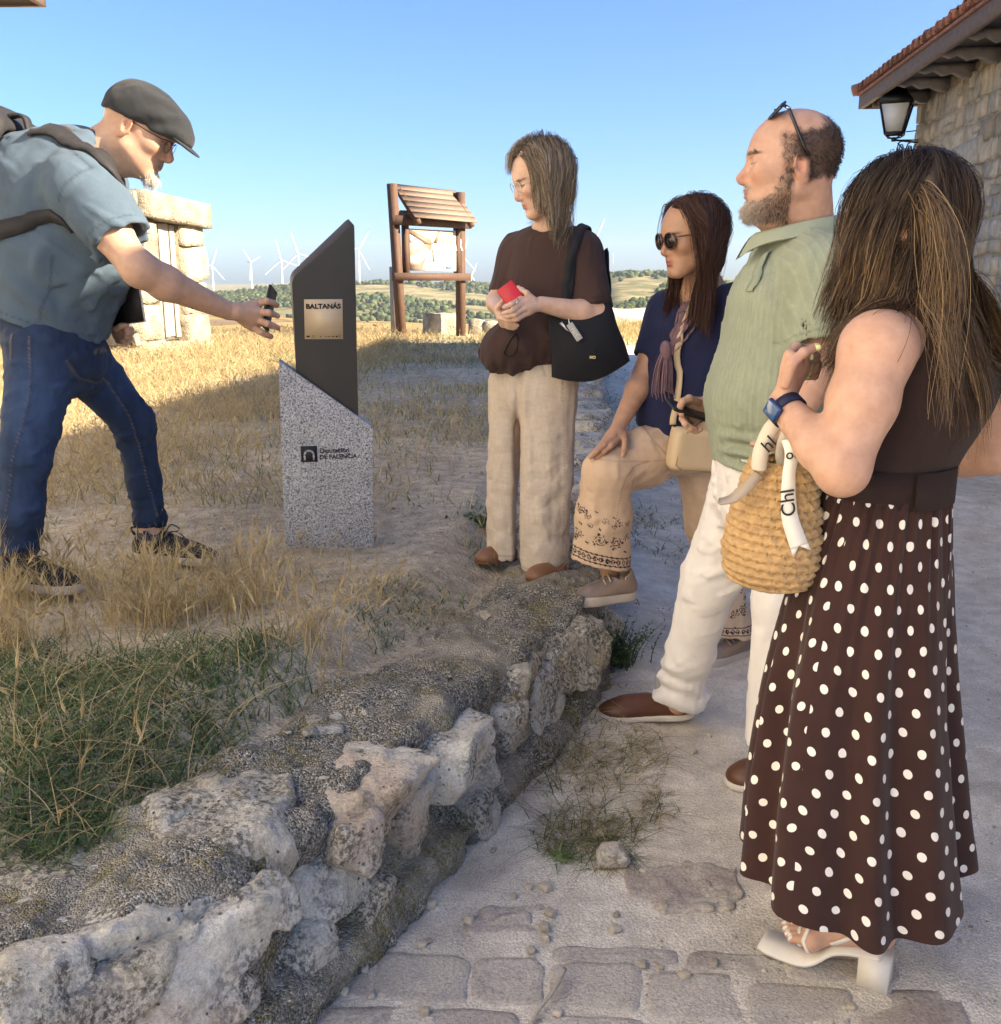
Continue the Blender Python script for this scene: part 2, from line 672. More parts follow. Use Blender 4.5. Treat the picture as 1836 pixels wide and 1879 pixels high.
class Head:
	"""local axes: x forward, y left, z up; crown at +.123, chin at -.115"""

	def __init__(s, c, R, sc=1.0, jaw=1.0, nose=1.0, male=True, chin=0.0):
		s.c, s.R, s.sc, s.male = A(c), A(R), sc, male
		s.prims(jaw, nose, chin)

	def T(s, x, y=None, z=None):
		v = A(x, float) if y is None else A([x, y, z], float)
		return s.c + (v * s.sc) @ s.R.T

	def L(s, p):
		return ((p - s.c) @ s.R) / s.sc

	def e(s, c, r, Rl=None):
		R = s.R if Rl is None else s.R @ Rl
		return ell(s.T(A(c)), A(r) * s.sc, R)

	def r(s, a, b, ra, rb=None):
		return rc(s.T(A(a)), s.T(A(b)), ra * s.sc, (ra if rb is None else rb) * s.sc)

	def prims(s, jaw, nose, chin):
		a = []
		m = s.male
		a.append((s.e((-.014, 0, .036), (.098, .077, .087)), 0))
		a.append((s.e((.012, 0, .030), (.082, .070, .080)), .02))
		a.append((s.e((.032, 0, -.020), (.060, .060 * jaw, .085)), .03))
		for y in (-1, 1):
			a.append((s.r((-.005, y * .050 * jaw, -.055), (.062, y * .018 * jaw, -.097), .020, .016), .03))
		a.append((s.e((.048, 0, -.062), (.043, .043 * jaw, .048)), .02))
		a.append((s.r((.076 + chin, -.010, -.100), (.076 + chin, .010, -.100), .0165 if m else .0145), .018))
		for y in (-1, 1):
			a.append((s.e((.060, y * .044, -.018), (.024, .020, .020)), .02))
		b = .0105 if m else .0075
		a.append((s.r((.079, -.030, .024), (.079, .030, .024), b), .016))
		# nose
		n = nose
		a.append((s.r((.084, 0, .008), (.084 + .023 * n, 0, -.028), .0070, .0100), .009))
		a.append((s.r((.090, -.0115, -.036), (.090, .0115, -.036), .0085), .007))
		a.append((s.e((.100 + .008 * (n - 1), 0, -.036), (.013, .010, .009)), .006))
		s.add = a
		s.subs = []
		for y in (-1, 1):
			s.subs.append((s.e((.096, y * .033, .003), (.016, .019, .0115)), .012))
		s.post = []
		for y in (-1, 1):
			s.post.append((s.e((.073, y * .032, .002), (.0125, .0135, .0125)), .003))
			s.post.append((s.e((.0735, y * .032, .0085), (.0135, .0155, .0062)), .003))   # upper lid
			s.post.append((s.e((.0725, y * .032, -.0065), (.0125, .0140, .0048)), .003))  # lower lid
		# lips
		t = .0052 if m else .0058
		for y in (-1, 1):
			s.post.append((s.r((.093, 0, -.0575), (.081, y * .022, -.0635), t, .0028), .004))
			s.post.append((s.r((.0915, 0, -.0705), (.081, y * .021, -.0650), t * 1.15, .0028), .004))
		s.post_sub = [(s.r((.101, -.020, -.0640), (.101, .020, -.0640), .0022), .004), (s.r((.094, -.012, -.083), (.094, .012, -.083), .006), .008)]
		for y in (-1, 1):
			Rl = A([[.93, -y * .36, 0], [y * .36, .93, 0], [0, 0, 1]]) @ A([[.98, 0, .17], [0, 1, 0], [-.17, 0, .98]])
			s.post.append((s.e((-.016, y * .079, -.008), (.0195, .0075, .0345), Rl), .006))
			s.post_sub.append((s.e((-.012, y * .0885, -.003), (.0105, .0095, .0200), Rl), .002))
			s.post.append((s.r((-.004, y * .078, -.012), (-.003, y * .077, -.020), .004), .004))

	def put(s, S):
		for p, k in s.add:
			S.add(p, k * s.sc)
		for p, k in s.subs:
			S.sub(p, k * s.sc)
		for p, k in s.post:
			S.add(p, k * s.sc)
		for p, k in s.post_sub:
			S.sub(p, k * s.sc)
		return S

	def paint(s, V, col, tone, lip=(.42, .15, .13), brow=(.06, .04, .03), brow_w=1.0, eyes=True, open_=1.0):
		q = s.L(V)
		x, y, z = q[:, 0], q[:, 1], q[:, 2]
		hd = np.linalg.norm(q - A([0, 0, 0]), axis=1) < .17

		def put(mask, c, a=1.0):
			w = (np.clip(mask, 0, 1) * a * hd)[:, None]
			col[:] = col * (1 - w) + A(c) * w
		red = A(tone) * A([1.02, .78, .72])
		put(np.exp(-(((x - .11) / .022) ** 2 + (y / .02) ** 2 + ((z + .034) / .018) ** 2)), red, .7)
		for sg in (-1, 1):
			put(np.exp(-(((x - .075) / .03) ** 2 + ((y - sg * .045) / .022) ** 2 + ((z + .028) / .022) ** 2)), red, .55)
			put(np.exp(-(((x + .014) / .025) ** 2 + ((y - sg * .084) / .012) ** 2 + ((z + .008) / .034) ** 2)), A(tone) * A([1.05, .74, .66]), .6)
			if eyes:
				e = ((y - sg * .032) / .0125) ** 2 + ((z - .0012 * open_) / (.0042 * open_)) ** 2
				on = (x > .078) & (e < 1)
				put(on.astype(float), (.36, .30, .27))
				put((on & (((y - sg * .030) ** 2 + (z - .001) ** 2) < .0045 ** 2)).astype(float), (.05, .03, .02))
				put(((x > .076) & (e > .8) & (e < 1.9) & (z > .001)).astype(float), (.05, .03, .025), .8)
				b = ((y - sg * .034) / .023) ** 2 + ((z - .0225 + abs(0)) / .0042) ** 2
				put((x > .06) * np.clip(1.6 - b, 0, 1), brow, .85 * brow_w)
		lp = np.exp(-((y / .021) ** 4 + ((z + .0645) / .0105) ** 4)) * (x > .078)
		put(lp, lip, .85)
		put((x > .078) * np.exp(-((y / .020) ** 4 + ((z + .0640) / .0016) ** 2)), (.10, .04, .035), .8)
		return col

def person(name_loc, label):
	return empty("person", name_loc, label, "person")

def body_mesh(parts, parent, paint, name="body"):
	"""parts: list of (SDF,h,lo,hi) meshed at their own resolution and joined into one mesh"""
	Vs, Qs, n = [], [], 0
	for S, h in parts:
		V, Q = surf(S, h)
		Vs.append(V)
		Qs.append(Q + n)
		n += len(V)
	V, Q = np.concatenate(Vs), np.concatenate(Qs)
	return mk(name, V, Q, M_SKIN, parent, col=paint(V))

def garment(name, S, h, mat, parent, col=None, lo=None, hi=None):
	V, Q = surf(S, h, lo, hi)
	return mk(name, V, Q, mat, parent, col=None if col is None else col(V))

def sub_sdf(S):
	lo, hi = S.bounds(0)
	c = (lo + hi) / 2
	return Pr(lambda p: S.ev(p), c, np.linalg.norm(hi - lo) / 2)

def wr(p, ax, along, across, seed=0, o=2):
	"""anisotropic noise: slow along ax, quick across it"""
	ax = nrm(ax)
	t = p @ ax
	q = p - t[..., None] * ax
	n = fbm(q * across + (t * along)[..., None] * ax + seed * 3.7, 1.0, o)
	return .55 * n + .75 * (.35 - np.sqrt(n * n + .004))                # soft swell with crisp creases

def near(p, c, r):
	return np.exp(-(((p - A(c)) / r) ** 2).sum(-1))

def seam(col, V, pts, w, f, ymax=99., ymin=-99., n=60):
	"""stitched line along a spline seen in the x-z plane; f = colour or darkening factor"""
	c = spline(pts, n)
	sel = np.nonzero((V[:, 1] < ymax) & (V[:, 1] > ymin))[0]
	d = np.full(len(sel), 9.)
	for k in range(0, len(sel), 20000):
		q = V[sel[k:k + 20000]][:, None, [0, 2]] - c[None][:, :, [0, 2]]
		d[k:k + 20000] = np.sqrt((q * q).sum(-1)).min(1)
	a = np.exp(-(d / w) ** 2)[:, None]
	col[sel] = col[sel] * (1 - a) + (col[sel] * f if isinstance(f, float) else A(f)) * a

def fingers(S, chains, r=.0088, k=.004):
	for ch in chains:
		n = len(ch)
		rs = np.linspace(r * 1.06, r * .82, n)
		for i in range(n - 1):
			S.add(rc(ch[i], ch[i + 1], rs[i], rs[i + 1]), k)
	return S

def palm(S, wrist, knuckles, rw=.027, thick=.0145, k=.012):
	"""metacarpals from wrist to each knuckle plus a flat web"""
	for kn in knuckles:
		S.add(rc(lerp(wrist, kn, .08), kn, thick * 1.15, thick * .80), k)
	a = lerp(A(wrist), np.mean(knuckles, 0), .5)
	S.add(rc(lerp(a, knuckles[0], .55), lerp(a, knuckles[-1], .55), thick, thick), k)
	return S

def nails(parent_col, V, tips, c, r=.006):
	for t in tips:
		w = (np.linalg.norm(V - t, axis=1) < r)[:, None]
		parent_col[:] = np.where(w, A(c), parent_col)

def shoe(parent, heel, toe, z, m_up, m_sole, w=.046, top=.095, sole=.024, ank=None, name="shoe", low=False, extra=None, pitch=0.0, h=.005, hz=1.0):
	heel, toe = A([heel[0], heel[1], z]), A([toe[0], toe[1], z])
	f = nrm(toe - heel)
	L = np.linalg.norm(toe - heel)
	R = frame(f)
	if pitch:
		f2 = nrm(f * math.cos(pitch) + A([0, 0, math.sin(pitch)]))
		R = np.stack([f2, R[:, 1], np.cross(f2, R[:, 1])], 1)

	def T(x, y, zz):
		return heel + R @ A([x, y, zz])
	w1 = w
	S = SDF()
	S.add(ell(T(.17 * L, 0, .040 * hz), (.175 * L, w1 * .80, .050 * hz), R), 0)
	S.add(ell(T(.50 * L, 0, .034 * hz), (.36 * L, w1 * .90, .040 * hz), R), .03)
	S.add(ell(T(.76 * L, 0, .026 * hz), (.235 * L, w1, .032 * hz), R), .03)
	if not low:
		S.add(rc(T(.34 * L, 0, top - .034), T(.68 * L, 0, .046), .034, .024), .03)
		S.add(ec(T(.16 * L, 0, .05), T(.20 * L, 0, top - .005), (.036, .042), (.036, .040), R[:, 1]), .02)
	else:
		S.add(rc(T(.50 * L, 0, .050 * hz), T(.70 * L, 0, .040 * hz), .026 * hz, .024 * hz), .03)
	if ank is not None:
		S.sub(rc(T(.24 * L, 0, top - .012), T(.22 * L, 0, top + .12), .031, .034), .006)
	S.cut(plane(T(0, 0, sole - .004), -R[:, 2]), .003)
	root = bpy.data.objects.new(name, None)
	root.empty_display_size = .05
	V, Q = surf(S, h)
	up = mk(name, V, Q, m_up, parent)
	S2 = SDF()
	S2.add(ell(T(.18 * L, 0, sole / 2), (.195 * L, w1 * .86, .07), R), 0)
	S2.add(ell(T(.50 * L, 0, sole / 2), (.38 * L, w1 * .90, .07), R), .03)
	S2.add(ell(T(.76 * L, 0, sole / 2), (.25 * L, w1 * 1.05, .07), R), .03)
	S2.cut(plane(T(0, 0, sole), R[:, 2]), .004)
	S2.cut(plane(T(0, 0, 0), -R[:, 2]), .004)
	V, Q = surf(S2, h)
	mk("sole", V, Q, m_sole, up)
	bpy.data.objects.remove(root)
	return up, T, L

def ribbon(pts, nrms, w, t=.0025):
	"""flat band: pts (K,3), surface normals, half width w"""
	pts, nrms = A(pts, float), A(nrms, float)
	w = np.broadcast_to(A(w, float), (len(pts),))
	T = np.gradient(pts, axis=0)
	T /= np.linalg.norm(T, axis=1, keepdims=True) + 1e-9
	B = np.cross(T, nrms)
	B /= np.linalg.norm(B, axis=1, keepdims=True) + 1e-9
	N = np.cross(B, T)
	V = []
	for i in range(len(pts)):
		for a, b in ((-1, 1), (1, 1), (1, -1), (-1, -1)):
			V.append(pts[i] + B[i] * a * w[i] + N[i] * b * t)
	K = len(pts)
	F = [[l * 4 + i, l * 4 + (i + 1) % 4, l * 4 + 4 + (i + 1) % 4, l * 4 + 4 + i] for l in range(K - 1) for i in range(4)]
	F += [[3, 2, 1, 0], [4 * K - 4, 4 * K - 3, 4 * K - 2, 4 * K - 1]]
	return A(V), F

def spline(pts, n=40):
	pts = A(pts, float)
	K = len(pts)
	t = np.linspace(0, K - 1, n)
	i = np.clip(t.astype(int), 0, K - 2)
	f = (t - i)[:, None]
	p0, p1, p2, p3_ = pts[np.maximum(i - 1, 0)], pts[i], pts[i + 1], pts[np.minimum(i + 2, K - 1)]
	return .5 * ((2 * p1) + (-p0 + p2) * f + (2 * p0 - 5 * p1 + 4 * p2 - p3_) * f ** 2 + (-p0 + 3 * p1 - 3 * p2 + p3_) * f ** 3)

def drape(S, pts, off=.003, n=40, it=4):
	"""spline pulled onto the surface of S"""
	p = spline(pts, n)
	for _ in range(it):
		g = S.grad(p)
		p = p - g * (S.ev(p) - off)[:, None]
	return p, S.grad(p)

def collar(parent, c, up, fwd, r0, r1, h, mat, gap=.5, drop=.012, name="collar", sq=1.0, tip_len=.03, stand=.012):
	"""turned-down shirt collar; c = centre of the neck opening"""
	up, fwd = nrm(up), nrm(fwd)
	left = np.cross(up, fwd)
	n = 40
	a = np.linspace(gap, 2 * math.pi - gap, n)
	rows = []
	edge = np.clip(1 - np.minimum(a - gap, 2 * math.pi - gap - a) / .9, 0, 1)
	for rr, zz in ((r0 + .002, -stand), (r0, 0), (r0 * .96, h * .75), (r0 * .99 + .006, h * .85), (lerp(r0, r1, .6), h * .35), (r1, -.012)):
		d = np.cos(a)[:, None] * fwd * rr * sq + np.sin(a)[:, None] * left * rr
		low = (edge ** 2) * tip_len * (1 if zz < 0 and rr == r1 else 0)
		slope = -drop * (1 + np.cos(a)) * .9
		rows.append(c + d + (zz + slope - low)[:, None] * up)
	V = np.concatenate(rows)
	F = [[l * n + i, l * n + i + 1, (l + 1) * n + i + 1, (l + 1) * n + i] for l in range(5) for i in range(n - 1)]
	o = mk(name, V, F, mat, parent)
	m = o.modifiers.new("thick", 'SOLIDIFY')
	m.thickness = .0025
	m.offset = 0
	sb = o.modifiers.new("sub", 'SUBSURF')
	sb.levels = sb.render_levels = 1
	return o

def grow_hair(S, roots, d0, length, K=18, grav=1.0, stiff=.8, layer=None, wave=0., wfreq=30., clump=None, nclump=0, seed=0, gdir=(0, 0, -1), relax=.55):
	"""strands that leave the scalp along d0, fall, and slide over S at their own layer distance"""
	g = np.random.default_rng(seed)
	N = len(roots)
	layer = np.full(N, .004) if layer is None else layer
	p = roots.copy()
	d = d0 / (np.linalg.norm(d0, axis=1, keepdims=True) + 1e-9)
	out = [p.copy()]
	st = (length / (K - 1))[:, None]
	gd = A(gdir, float)
	for k in range(K - 1):
		d = d * stiff + gd * grav * (1 - stiff)
		d /= np.linalg.norm(d, axis=1, keepdims=True) + 1e-9
		p = p + d * st
		sd = S.ev(p)
		gr = S.grad(p)
		pen = np.clip(layer - sd, 0, .05)
		p = p + gr * pen[:, None]
		hug = np.clip(sd - layer, 0, .02) * relax * max(0., 1 - k / (.55 * K))
		p = p - gr * hug[:, None]
		d = p - out[-1]
		d /= np.linalg.norm(d, axis=1, keepdims=True) + 1e-9
		out.append(p.copy())
	X = np.stack(out, 1)
	if nclump:
		gi = g.choice(N, nclump, replace=False)
		dist = ((roots[:, None, :] - roots[gi][None]) ** 2).sum(-1)
		own = gi[dist.argmin(1)]
		t = np.linspace(0, 1, K)[None, :, None] ** 1.3
		X = X + (X[own] - X) * t * g.uniform(.15, .6, (N, 1, 1))
		cl = dist.argmin(1)
	else:
		cl = np.arange(N)
	if wave:
		ph = g.uniform(0, 6.3, cl.max() + 1)[cl][:, None] + g.normal(size=(N, 1)) * .35
		fr = wfreq * g.uniform(.75, 1.3, cl.max() + 1)[cl][:, None]
		s = (np.linspace(0, 1, K)[None] * length[:, None])
		side = np.cross(np.gradient(X, axis=1), A([0, 0, 1.0]) if abs(gd[2]) < .5 else A([.6, .8, 0.]))
		side /= np.linalg.norm(side, axis=2, keepdims=True) + 1e-9
		amp = wave * np.clip(s / .12, 0, 1)
		X = X + side * (amp * np.sin(ph + s * fr))[..., None]
	return X, cl

def scalp(head, n, keep, seed=0, grow=.0):
	"""random points on the cranium where keep(local) is true"""
	g = np.random.default_rng(seed)
	v = g.normal(size=(n * 6, 3))
	v /= np.linalg.norm(v, axis=1, keepdims=True)
	q = v * A([.098, .077, .087]) + A([-.014, 0, .036])
	k = keep(q)
	q, v = q[k][:n], v[k][:n]
	return head.T(q * (1 + grow)), q, v @ head.R.T

def hair_obj(name, X, parent, cols, r0=.0009, r1=.0004, n=0, centre=None):
	"""strands as narrow curved ribbons lying on the hair mass (n = 0) or as little tubes"""
	N, K, _ = X.shape
	rad = np.linspace(r0, r1, K)[None] * np.ones((N, 1))
	if cols.ndim == 2:
		cols = np.repeat(cols[:, None], K, 1)
	if n:
		V, Q = strands(X, rad, n)
		return mk(name, V, Q, M_HAIR, parent, col=np.repeat(cols.reshape(-1, 3), n, 0))
	T = np.gradient(X, axis=1)
	T /= np.linalg.norm(T, axis=2, keepdims=True) + 1e-9
	c = X.reshape(-1, 3).mean(0) if centre is None else centre
	out = X - A(c)
	out[..., 2] *= .35
	out = out + np.random.default_rng(N).normal(size=(N, 1, 3)) * .05
	B = np.cross(T, out)
	B /= np.linalg.norm(B, axis=2, keepdims=True) + 1e-9
	V = np.stack([X - B * rad[..., None], X + B * rad[..., None]], 2).reshape(-1, 3)
	idx = np.arange(N * K * 2).reshape(N, K, 2)
	Q = np.stack([idx[:, :-1, 0], idx[:, :-1, 1], idx[:, 1:, 1], idx[:, 1:, 0]], -1).reshape(-1, 4)
	return mk(name, V, Q, M_HAIR, parent, col=np.repeat(cols.reshape(-1, 3), 2, 0))

def simple_hand(S, w, d, n, r=.009, sc=1.0):
	"""relaxed hand: w wrist, d pointing direction, n palm normal"""
	d, n = nrm(d), nrm(A(n) - (A(n) @ nrm(d)) * nrm(d))
	s = np.cross(d, n)
	kn = [w + (d * .078 + s * y) * sc for y in (.030, .010, -.010, -.028)]
	palm(S, A(w) + d * .01, kn, thick=.015)
	fingers(S, [[k, k + (d * .034 + n * .008) * sc, k + (d * .056 + n * .026) * sc, k + (d * .066 + n * .044) * sc] for k in kn], r)
	fingers(S, [[w + (d * .02 + s * .02) * sc, w + (d * .045 + s * .045 + n * .015) * sc, w + (d * .075 + s * .048 + n * .03) * sc]], r * 1.1)

def fuzz(V, n, dirs, ln, r, cols, parent, name, seed=0):
	"""short hair sprouting from given points"""
	d = dirs / (np.linalg.norm(dirs, axis=1, keepdims=True) + 1e-9)
	nn = n / (np.linalg.norm(n, axis=1, keepdims=True) + 1e-9)
	X = np.stack([V, V + (nn * .6 + d * .6) * ln[:, None] * .5, V + (nn * .5 + d * 1.1) * ln[:, None]], 1)
	return hair_obj(name, X, parent, cols, r, r * .5, 3)

def glasses_lens(parent, head, y, zc, rx, rz, x, tilt, mat, name="lens"):
	a = np.linspace(0, 2 * math.pi, 25)[:-1]
	V = [head.T(x - tilt * abs(y) * .0 - .12 * abs(y + math.cos(t) * rx) + 0, y + math.cos(t) * rx, zc + math.sin(t) * rz) for t in a]
	V2 = [v - head.R[:, 0] * .0015 for v in V]
	F = [list(range(24)), list(range(24, 48))[::-1]] + [[i, (i + 1) % 24, 24 + (i + 1) % 24, 24 + i] for i in range(24)]
	return mk(name, A(V + V2), F, mat, parent, smooth=False), A(V)

def phone(label, c, ax_long, ax_short, half, mat, cam_c=None, name="phone", screen=None):
	al = nrm(ax_long)
	as_ = nrm(A(ax_short) - (A(ax_short) @ al) * al)
	R = np.stack([as_, al, np.cross(as_, al)], 1)
	root = empty(name, c, label, "phone")
	MB().box(c, half, R, min(half) * .8).mk("case", mat, root, smooth=True)
	if cam_c is not None:
		mm = MB()
		mm.box(A(c) + R @ A([cam_c[0], cam_c[1], half[2] * 1.02]), (cam_c[2], cam_c[3], .0012), R, .001)
		mm.mk("camera_bar", simple("camera_black", (.01, .01, .012), .2, 0, 3, 3, 0), root)
	return root
# ------------------------------------------------------------------ the lie of the land
MIDL = A([(-3.4, -2.0), (-2.4, -0.6), (-1.35, 0.75), (-0.86, 1.4), (-0.62, 1.72), (-0.46, 2.02), (-0.29, 2.38), (-0.10, 2.8), (0.12, 3.25), (0.2, 3.6),
		  (0.36, 5.2), (0.6, 7.2), (0.8, 10), (1.2, 14), (2.0, 19), (2.4, 22)])

def xmid(y):
	return np.interp(y, MIDL[:, 1], MIDL[:, 0])

def p3(x, y, z=0):
	return np.stack(np.broadcast_arrays(np.asarray(x, float), np.asarray(y, float), np.asarray(z, float)), -1)

def zpath(x, y):
	x, y = np.asarray(x, float), np.asarray(y, float)
	z = 0.02 * np.clip(y - 3, 0, 30) + 0.0006 * np.clip(y - 6, 0, 30) ** 2
	# dust banked against the wall foot
	z = z + 0.05 * np.exp(-((x - xmid(y) - 0.30) / 0.16) ** 2) * sstep(y, 2.2, 3.2)
	return z + 0.008 * fbm(p3(x, y), 2.2, 4) * sstep(y, 1.2, 2.2) + 0.003 * vnoise(p3(x, y), 9)

def zterr(x, y):
	x, y = np.asarray(x, float), np.asarray(y, float)
	d = xmid(y) - x
	z = 0.348 + 0.092 * sstep(d, 0.17, .45) - 0.03 * sstep(y, 6, 14)
	z = z + 0.025 * fbm(p3(x, y), 0.9, 3) * sstep(d, .3, 1.2) + 0.008 * fbm(p3(x, y), 6, 2)
	z = z - 0.0 * y - 0.02 * np.clip(y - 18.5, 0, 20) ** 2
	# scraped pocket of bare soil round the marker stone
	return z - 0.02 * np.exp(-(((x + 0.55) / 0.9) ** 2 + ((y - 3.7) / 0.7) ** 2))

def grid(xs, ys, fz, name, mat, fx=None):
	U, Vv = np.meshgrid(xs, ys, indexing='ij')
	X = U if fx is None else fx(U, Vv)
	V = np.stack([X, Vv, fz(X, Vv)], -1).reshape(-1, 3)
	n, m = len(xs), len(ys)
	idx = np.arange(n * m).reshape(n, m)
	Q = np.stack([idx[:-1, :-1], idx[1:, :-1], idx[1:, 1:], idx[:-1, 1:]], -1).reshape(-1, 4)
	return mk(name, V, Q, mat)

# ---- ground materials
def mat_path():
	m, nt, b = newmat("pale_dust")
	co = obj_co(nt)
	big = noise(nt, co, 1.3, 5, .6)
	c = ramp(nt, big, [(.28, (.55, .49, .415)), (.5, (.66, .60, .52)), (.72, (.75, .70, .63))])
	mid = noise(nt, co, 9, 6, .65)
	c = mix(nt, 1.0, c, ramp(nt, mid, [(.3, .72), (.7, 1.22)]), 'MULTIPLY')
	sp = voro(nt, co, 120)
	c = mix(nt, ramp(nt, sp, [(.14, .85), (.26, 0)]), c, (.56, .52, .46))
	g = noise(nt, co, 260, 3, .7)
	c = mix(nt, 1.0, c, ramp(nt, g, [(.32, .6), (.68, 1.3)]), 'MULTIPLY')
	nt.links.new(c, b.inputs["Base Color"])
	b.inputs["Roughness"].default_value = .95
	b.inputs["Specular IOR Level"].default_value = .15
	h = mth(nt, 'ADD', mth(nt, 'MULTIPLY', mid, .6), mth(nt, 'ADD', mth(nt, 'MULTIPLY', sp, -.8), mth(nt, 'MULTIPLY', g, .35)))
	bump(nt, b, h, .5, .006)
	return m

def mat_soil():
	m, nt, b = newmat("dry_soil")
	co = obj_co(nt)
	big = noise(nt, co, 1.1, 5, .6)
	c = ramp(nt, big, [(.3, (.33, .275, .20)), (.5, (.45, .385, .295)), (.72, (.56, .47, .34))])
	mid = noise(nt, co, 14, 6, .7)
	c = mix(nt, 1.0, c, ramp(nt, mid, [(.28, .55), (.72, 1.4)]), 'MULTIPLY')
	sp = voro(nt, co, 75)
	pick = noise(nt, co, 3.2, 2)
	f = mth(nt, 'MULTIPLY', ramp(nt, sp, [(.12, 1), (.26, 0)]), ramp(nt, pick, [(.42, 0), (.6, .9)]))
	c = mix(nt, f, c, (.52, .48, .42))
	far = _n(nt, "ShaderNodeSeparateXYZ")
	nt.links.new(co, far.inputs[0])
	g = noise(nt, co, 200, 3, .7)
	c = mix(nt, 1.0, c, ramp(nt, g, [(.3, .55), (.7, 1.4)]), 'MULTIPLY')
	nt.links.new(c, b.inputs["Base Color"])
	b.inputs["Roughness"].default_value = .97
	b.inputs["Specular IOR Level"].default_value = .1
	h = mth(nt, 'ADD', mid, mth(nt, 'ADD', mth(nt, 'MULTIPLY', sp, -.9), mth(nt, 'MULTIPLY', g, .4)))
	bump(nt, b, h, .6, .012)
	return m

M_PATH, M_SOIL = mat_path(), mat_soil()
ysg = np.concatenate([np.linspace(-6, .8, 12), np.linspace(.9, 5, 150), np.linspace(5.1, 12, 90), np.linspace(12.2, 26, 50)])
o = grid(np.concatenate([np.linspace(-.1, 3.2, 150), np.linspace(3.3, 12, 40)]), ysg, zpath, "path", M_PATH, lambda u, y: xmid(y) + u)
tag(o, kind="structure")
o = grid(np.concatenate([np.linspace(.07, 2.6, 130), np.linspace(2.65, 16, 70)])[::-1], np.concatenate([np.linspace(-3, .9, 10), np.linspace(1, 6, 180), np.linspace(6.05, 23, 130)]), zterr, "terrace_ground", M_SOIL, lambda u, y: xmid(y) - u)
tag(o, kind="structure")

# ---- valley, fields and hills out to the horizon
RPX = A([-400, 380, 440, 500, 540, 600, 660, 720, 800, 870, 900, 980, 1110, 1160, 1240, 1330, 1500, 1800, 2400])
RPY = A([552, 534, 535, 530, 525, 524, 521, 520, 523, 523, 527, 524, 507, 505, 508, 512, 512, 510, 515])

def zland(x, y):
	x, y = np.asarray(x, float), np.asarray(y, float)
	r = np.hypot(x, y)
	yy = np.maximum(y, 1e-3)
	a = np.clip(x / yy, -1.6, 1.6)
	px = CX + 1895 * a
	e = np.interp(px, RPX, RPY)
	v = (e - CY) / FPX
	el = -(_s + v * _c) / (_c - v * _s)
	valley = -38 - 0.0 * r
	right = sstep(px, 1040, 1140)
	s0, s1 = lerp(1050., 520., right), lerp(1800., 1500., right)
	zr = CAMH + el * s1
	z = valley + (zr - valley) * sstep(yy, s0, s1) * (y > 10)
	nz = fbm(p3(x, y), 1 / 260., 4)
	z = z + nz * 5 * sstep(r, 300, 800) * (1 - sstep(yy, s0 + .75 * (s1 - s0), s1)) + fbm(p3(x, y), 1 / 60., 2) * 1.0 * sstep(r, 300, 900)
	z = z - 12 * sstep(yy, s1 + 60, s1 + 700) * (y > 10)
	top = -0.55 - 0.02 * np.clip(r - 24, 0, 40)
	return lerp(top, z, sstep(r, 26, 210))

def mat_land():
	m, nt, b = newmat("farm_land")
	co = obj_co(nt)
	mp = _n(nt, "ShaderNodeMapping")
	mp.inputs["Scale"].default_value = (.0042, .0105, 0)
	mp.inputs["Rotation"].default_value = (0, 0, .22)
	nt.links.new(co, mp.inputs["Vector"])
	wv = noise(nt, co, .006, 3, out="Color")
	wob = _n(nt, "ShaderNodeVectorMath", operation='MULTIPLY_ADD')
	nt.links.new(wv, wob.inputs[0])
	wob.inputs[1].default_value = (.7, .5, 0)
	nt.links.new(mp.outputs["Vector"], wob.inputs[2])
	cell = voro(nt, wob.outputs[0], 1.0, out="Color")
	sep = _n(nt, "ShaderNodeSeparateColor")
	nt.links.new(cell, sep.inputs[0])
	field = ramp(nt, sep.outputs[0], [(0, (.45, .31, .12)), (.3, (.50, .35, .14)), (.52, (.36, .25, .12)), (.62, (.53, .39, .17)), (.8, (.30, .215, .125)), (.9, (.47, .34, .15))], 'CONSTANT')
	edge = voro(nt, wob.outputs[0], 1.0, feature='DISTANCE_TO_EDGE')
	field = mix(nt, ramp(nt, edge, [(.012, .75), (.03, 0)]), field, (.16, .145, .07))
	n1 = noise(nt, co, .02, 5, .6)
	field = mix(nt, 1.0, field, ramp(nt, n1, [(.3, .8), (.7, 1.15)]), 'MULTIPLY')
	scrub = mix(nt, ramp(nt, noise(nt, co, .02, 5, .7), [(.38, 0), (.58, 1)]), (.33, .27, .15), (.13, .13, .065))
	a = _n(nt, "ShaderNodeAttribute", attribute_name="Col").outputs["Color"]
	sp = _n(nt, "ShaderNodeSeparateColor")
	nt.links.new(a, sp.inputs[0])
	field = mix(nt, 1.0, field, (.76, .74, .74), 'MULTIPLY')
	c = mix(nt, sp.outputs[0], field, scrub)
	c = mix(nt, sp.outputs[1], c, (.30, .25, .13))
	nt.links.new(c, b.inputs["Base Color"])
	b.inputs["Roughness"].default_value = 1
	b.inputs["Specular IOR Level"].default_value = 0
	return m

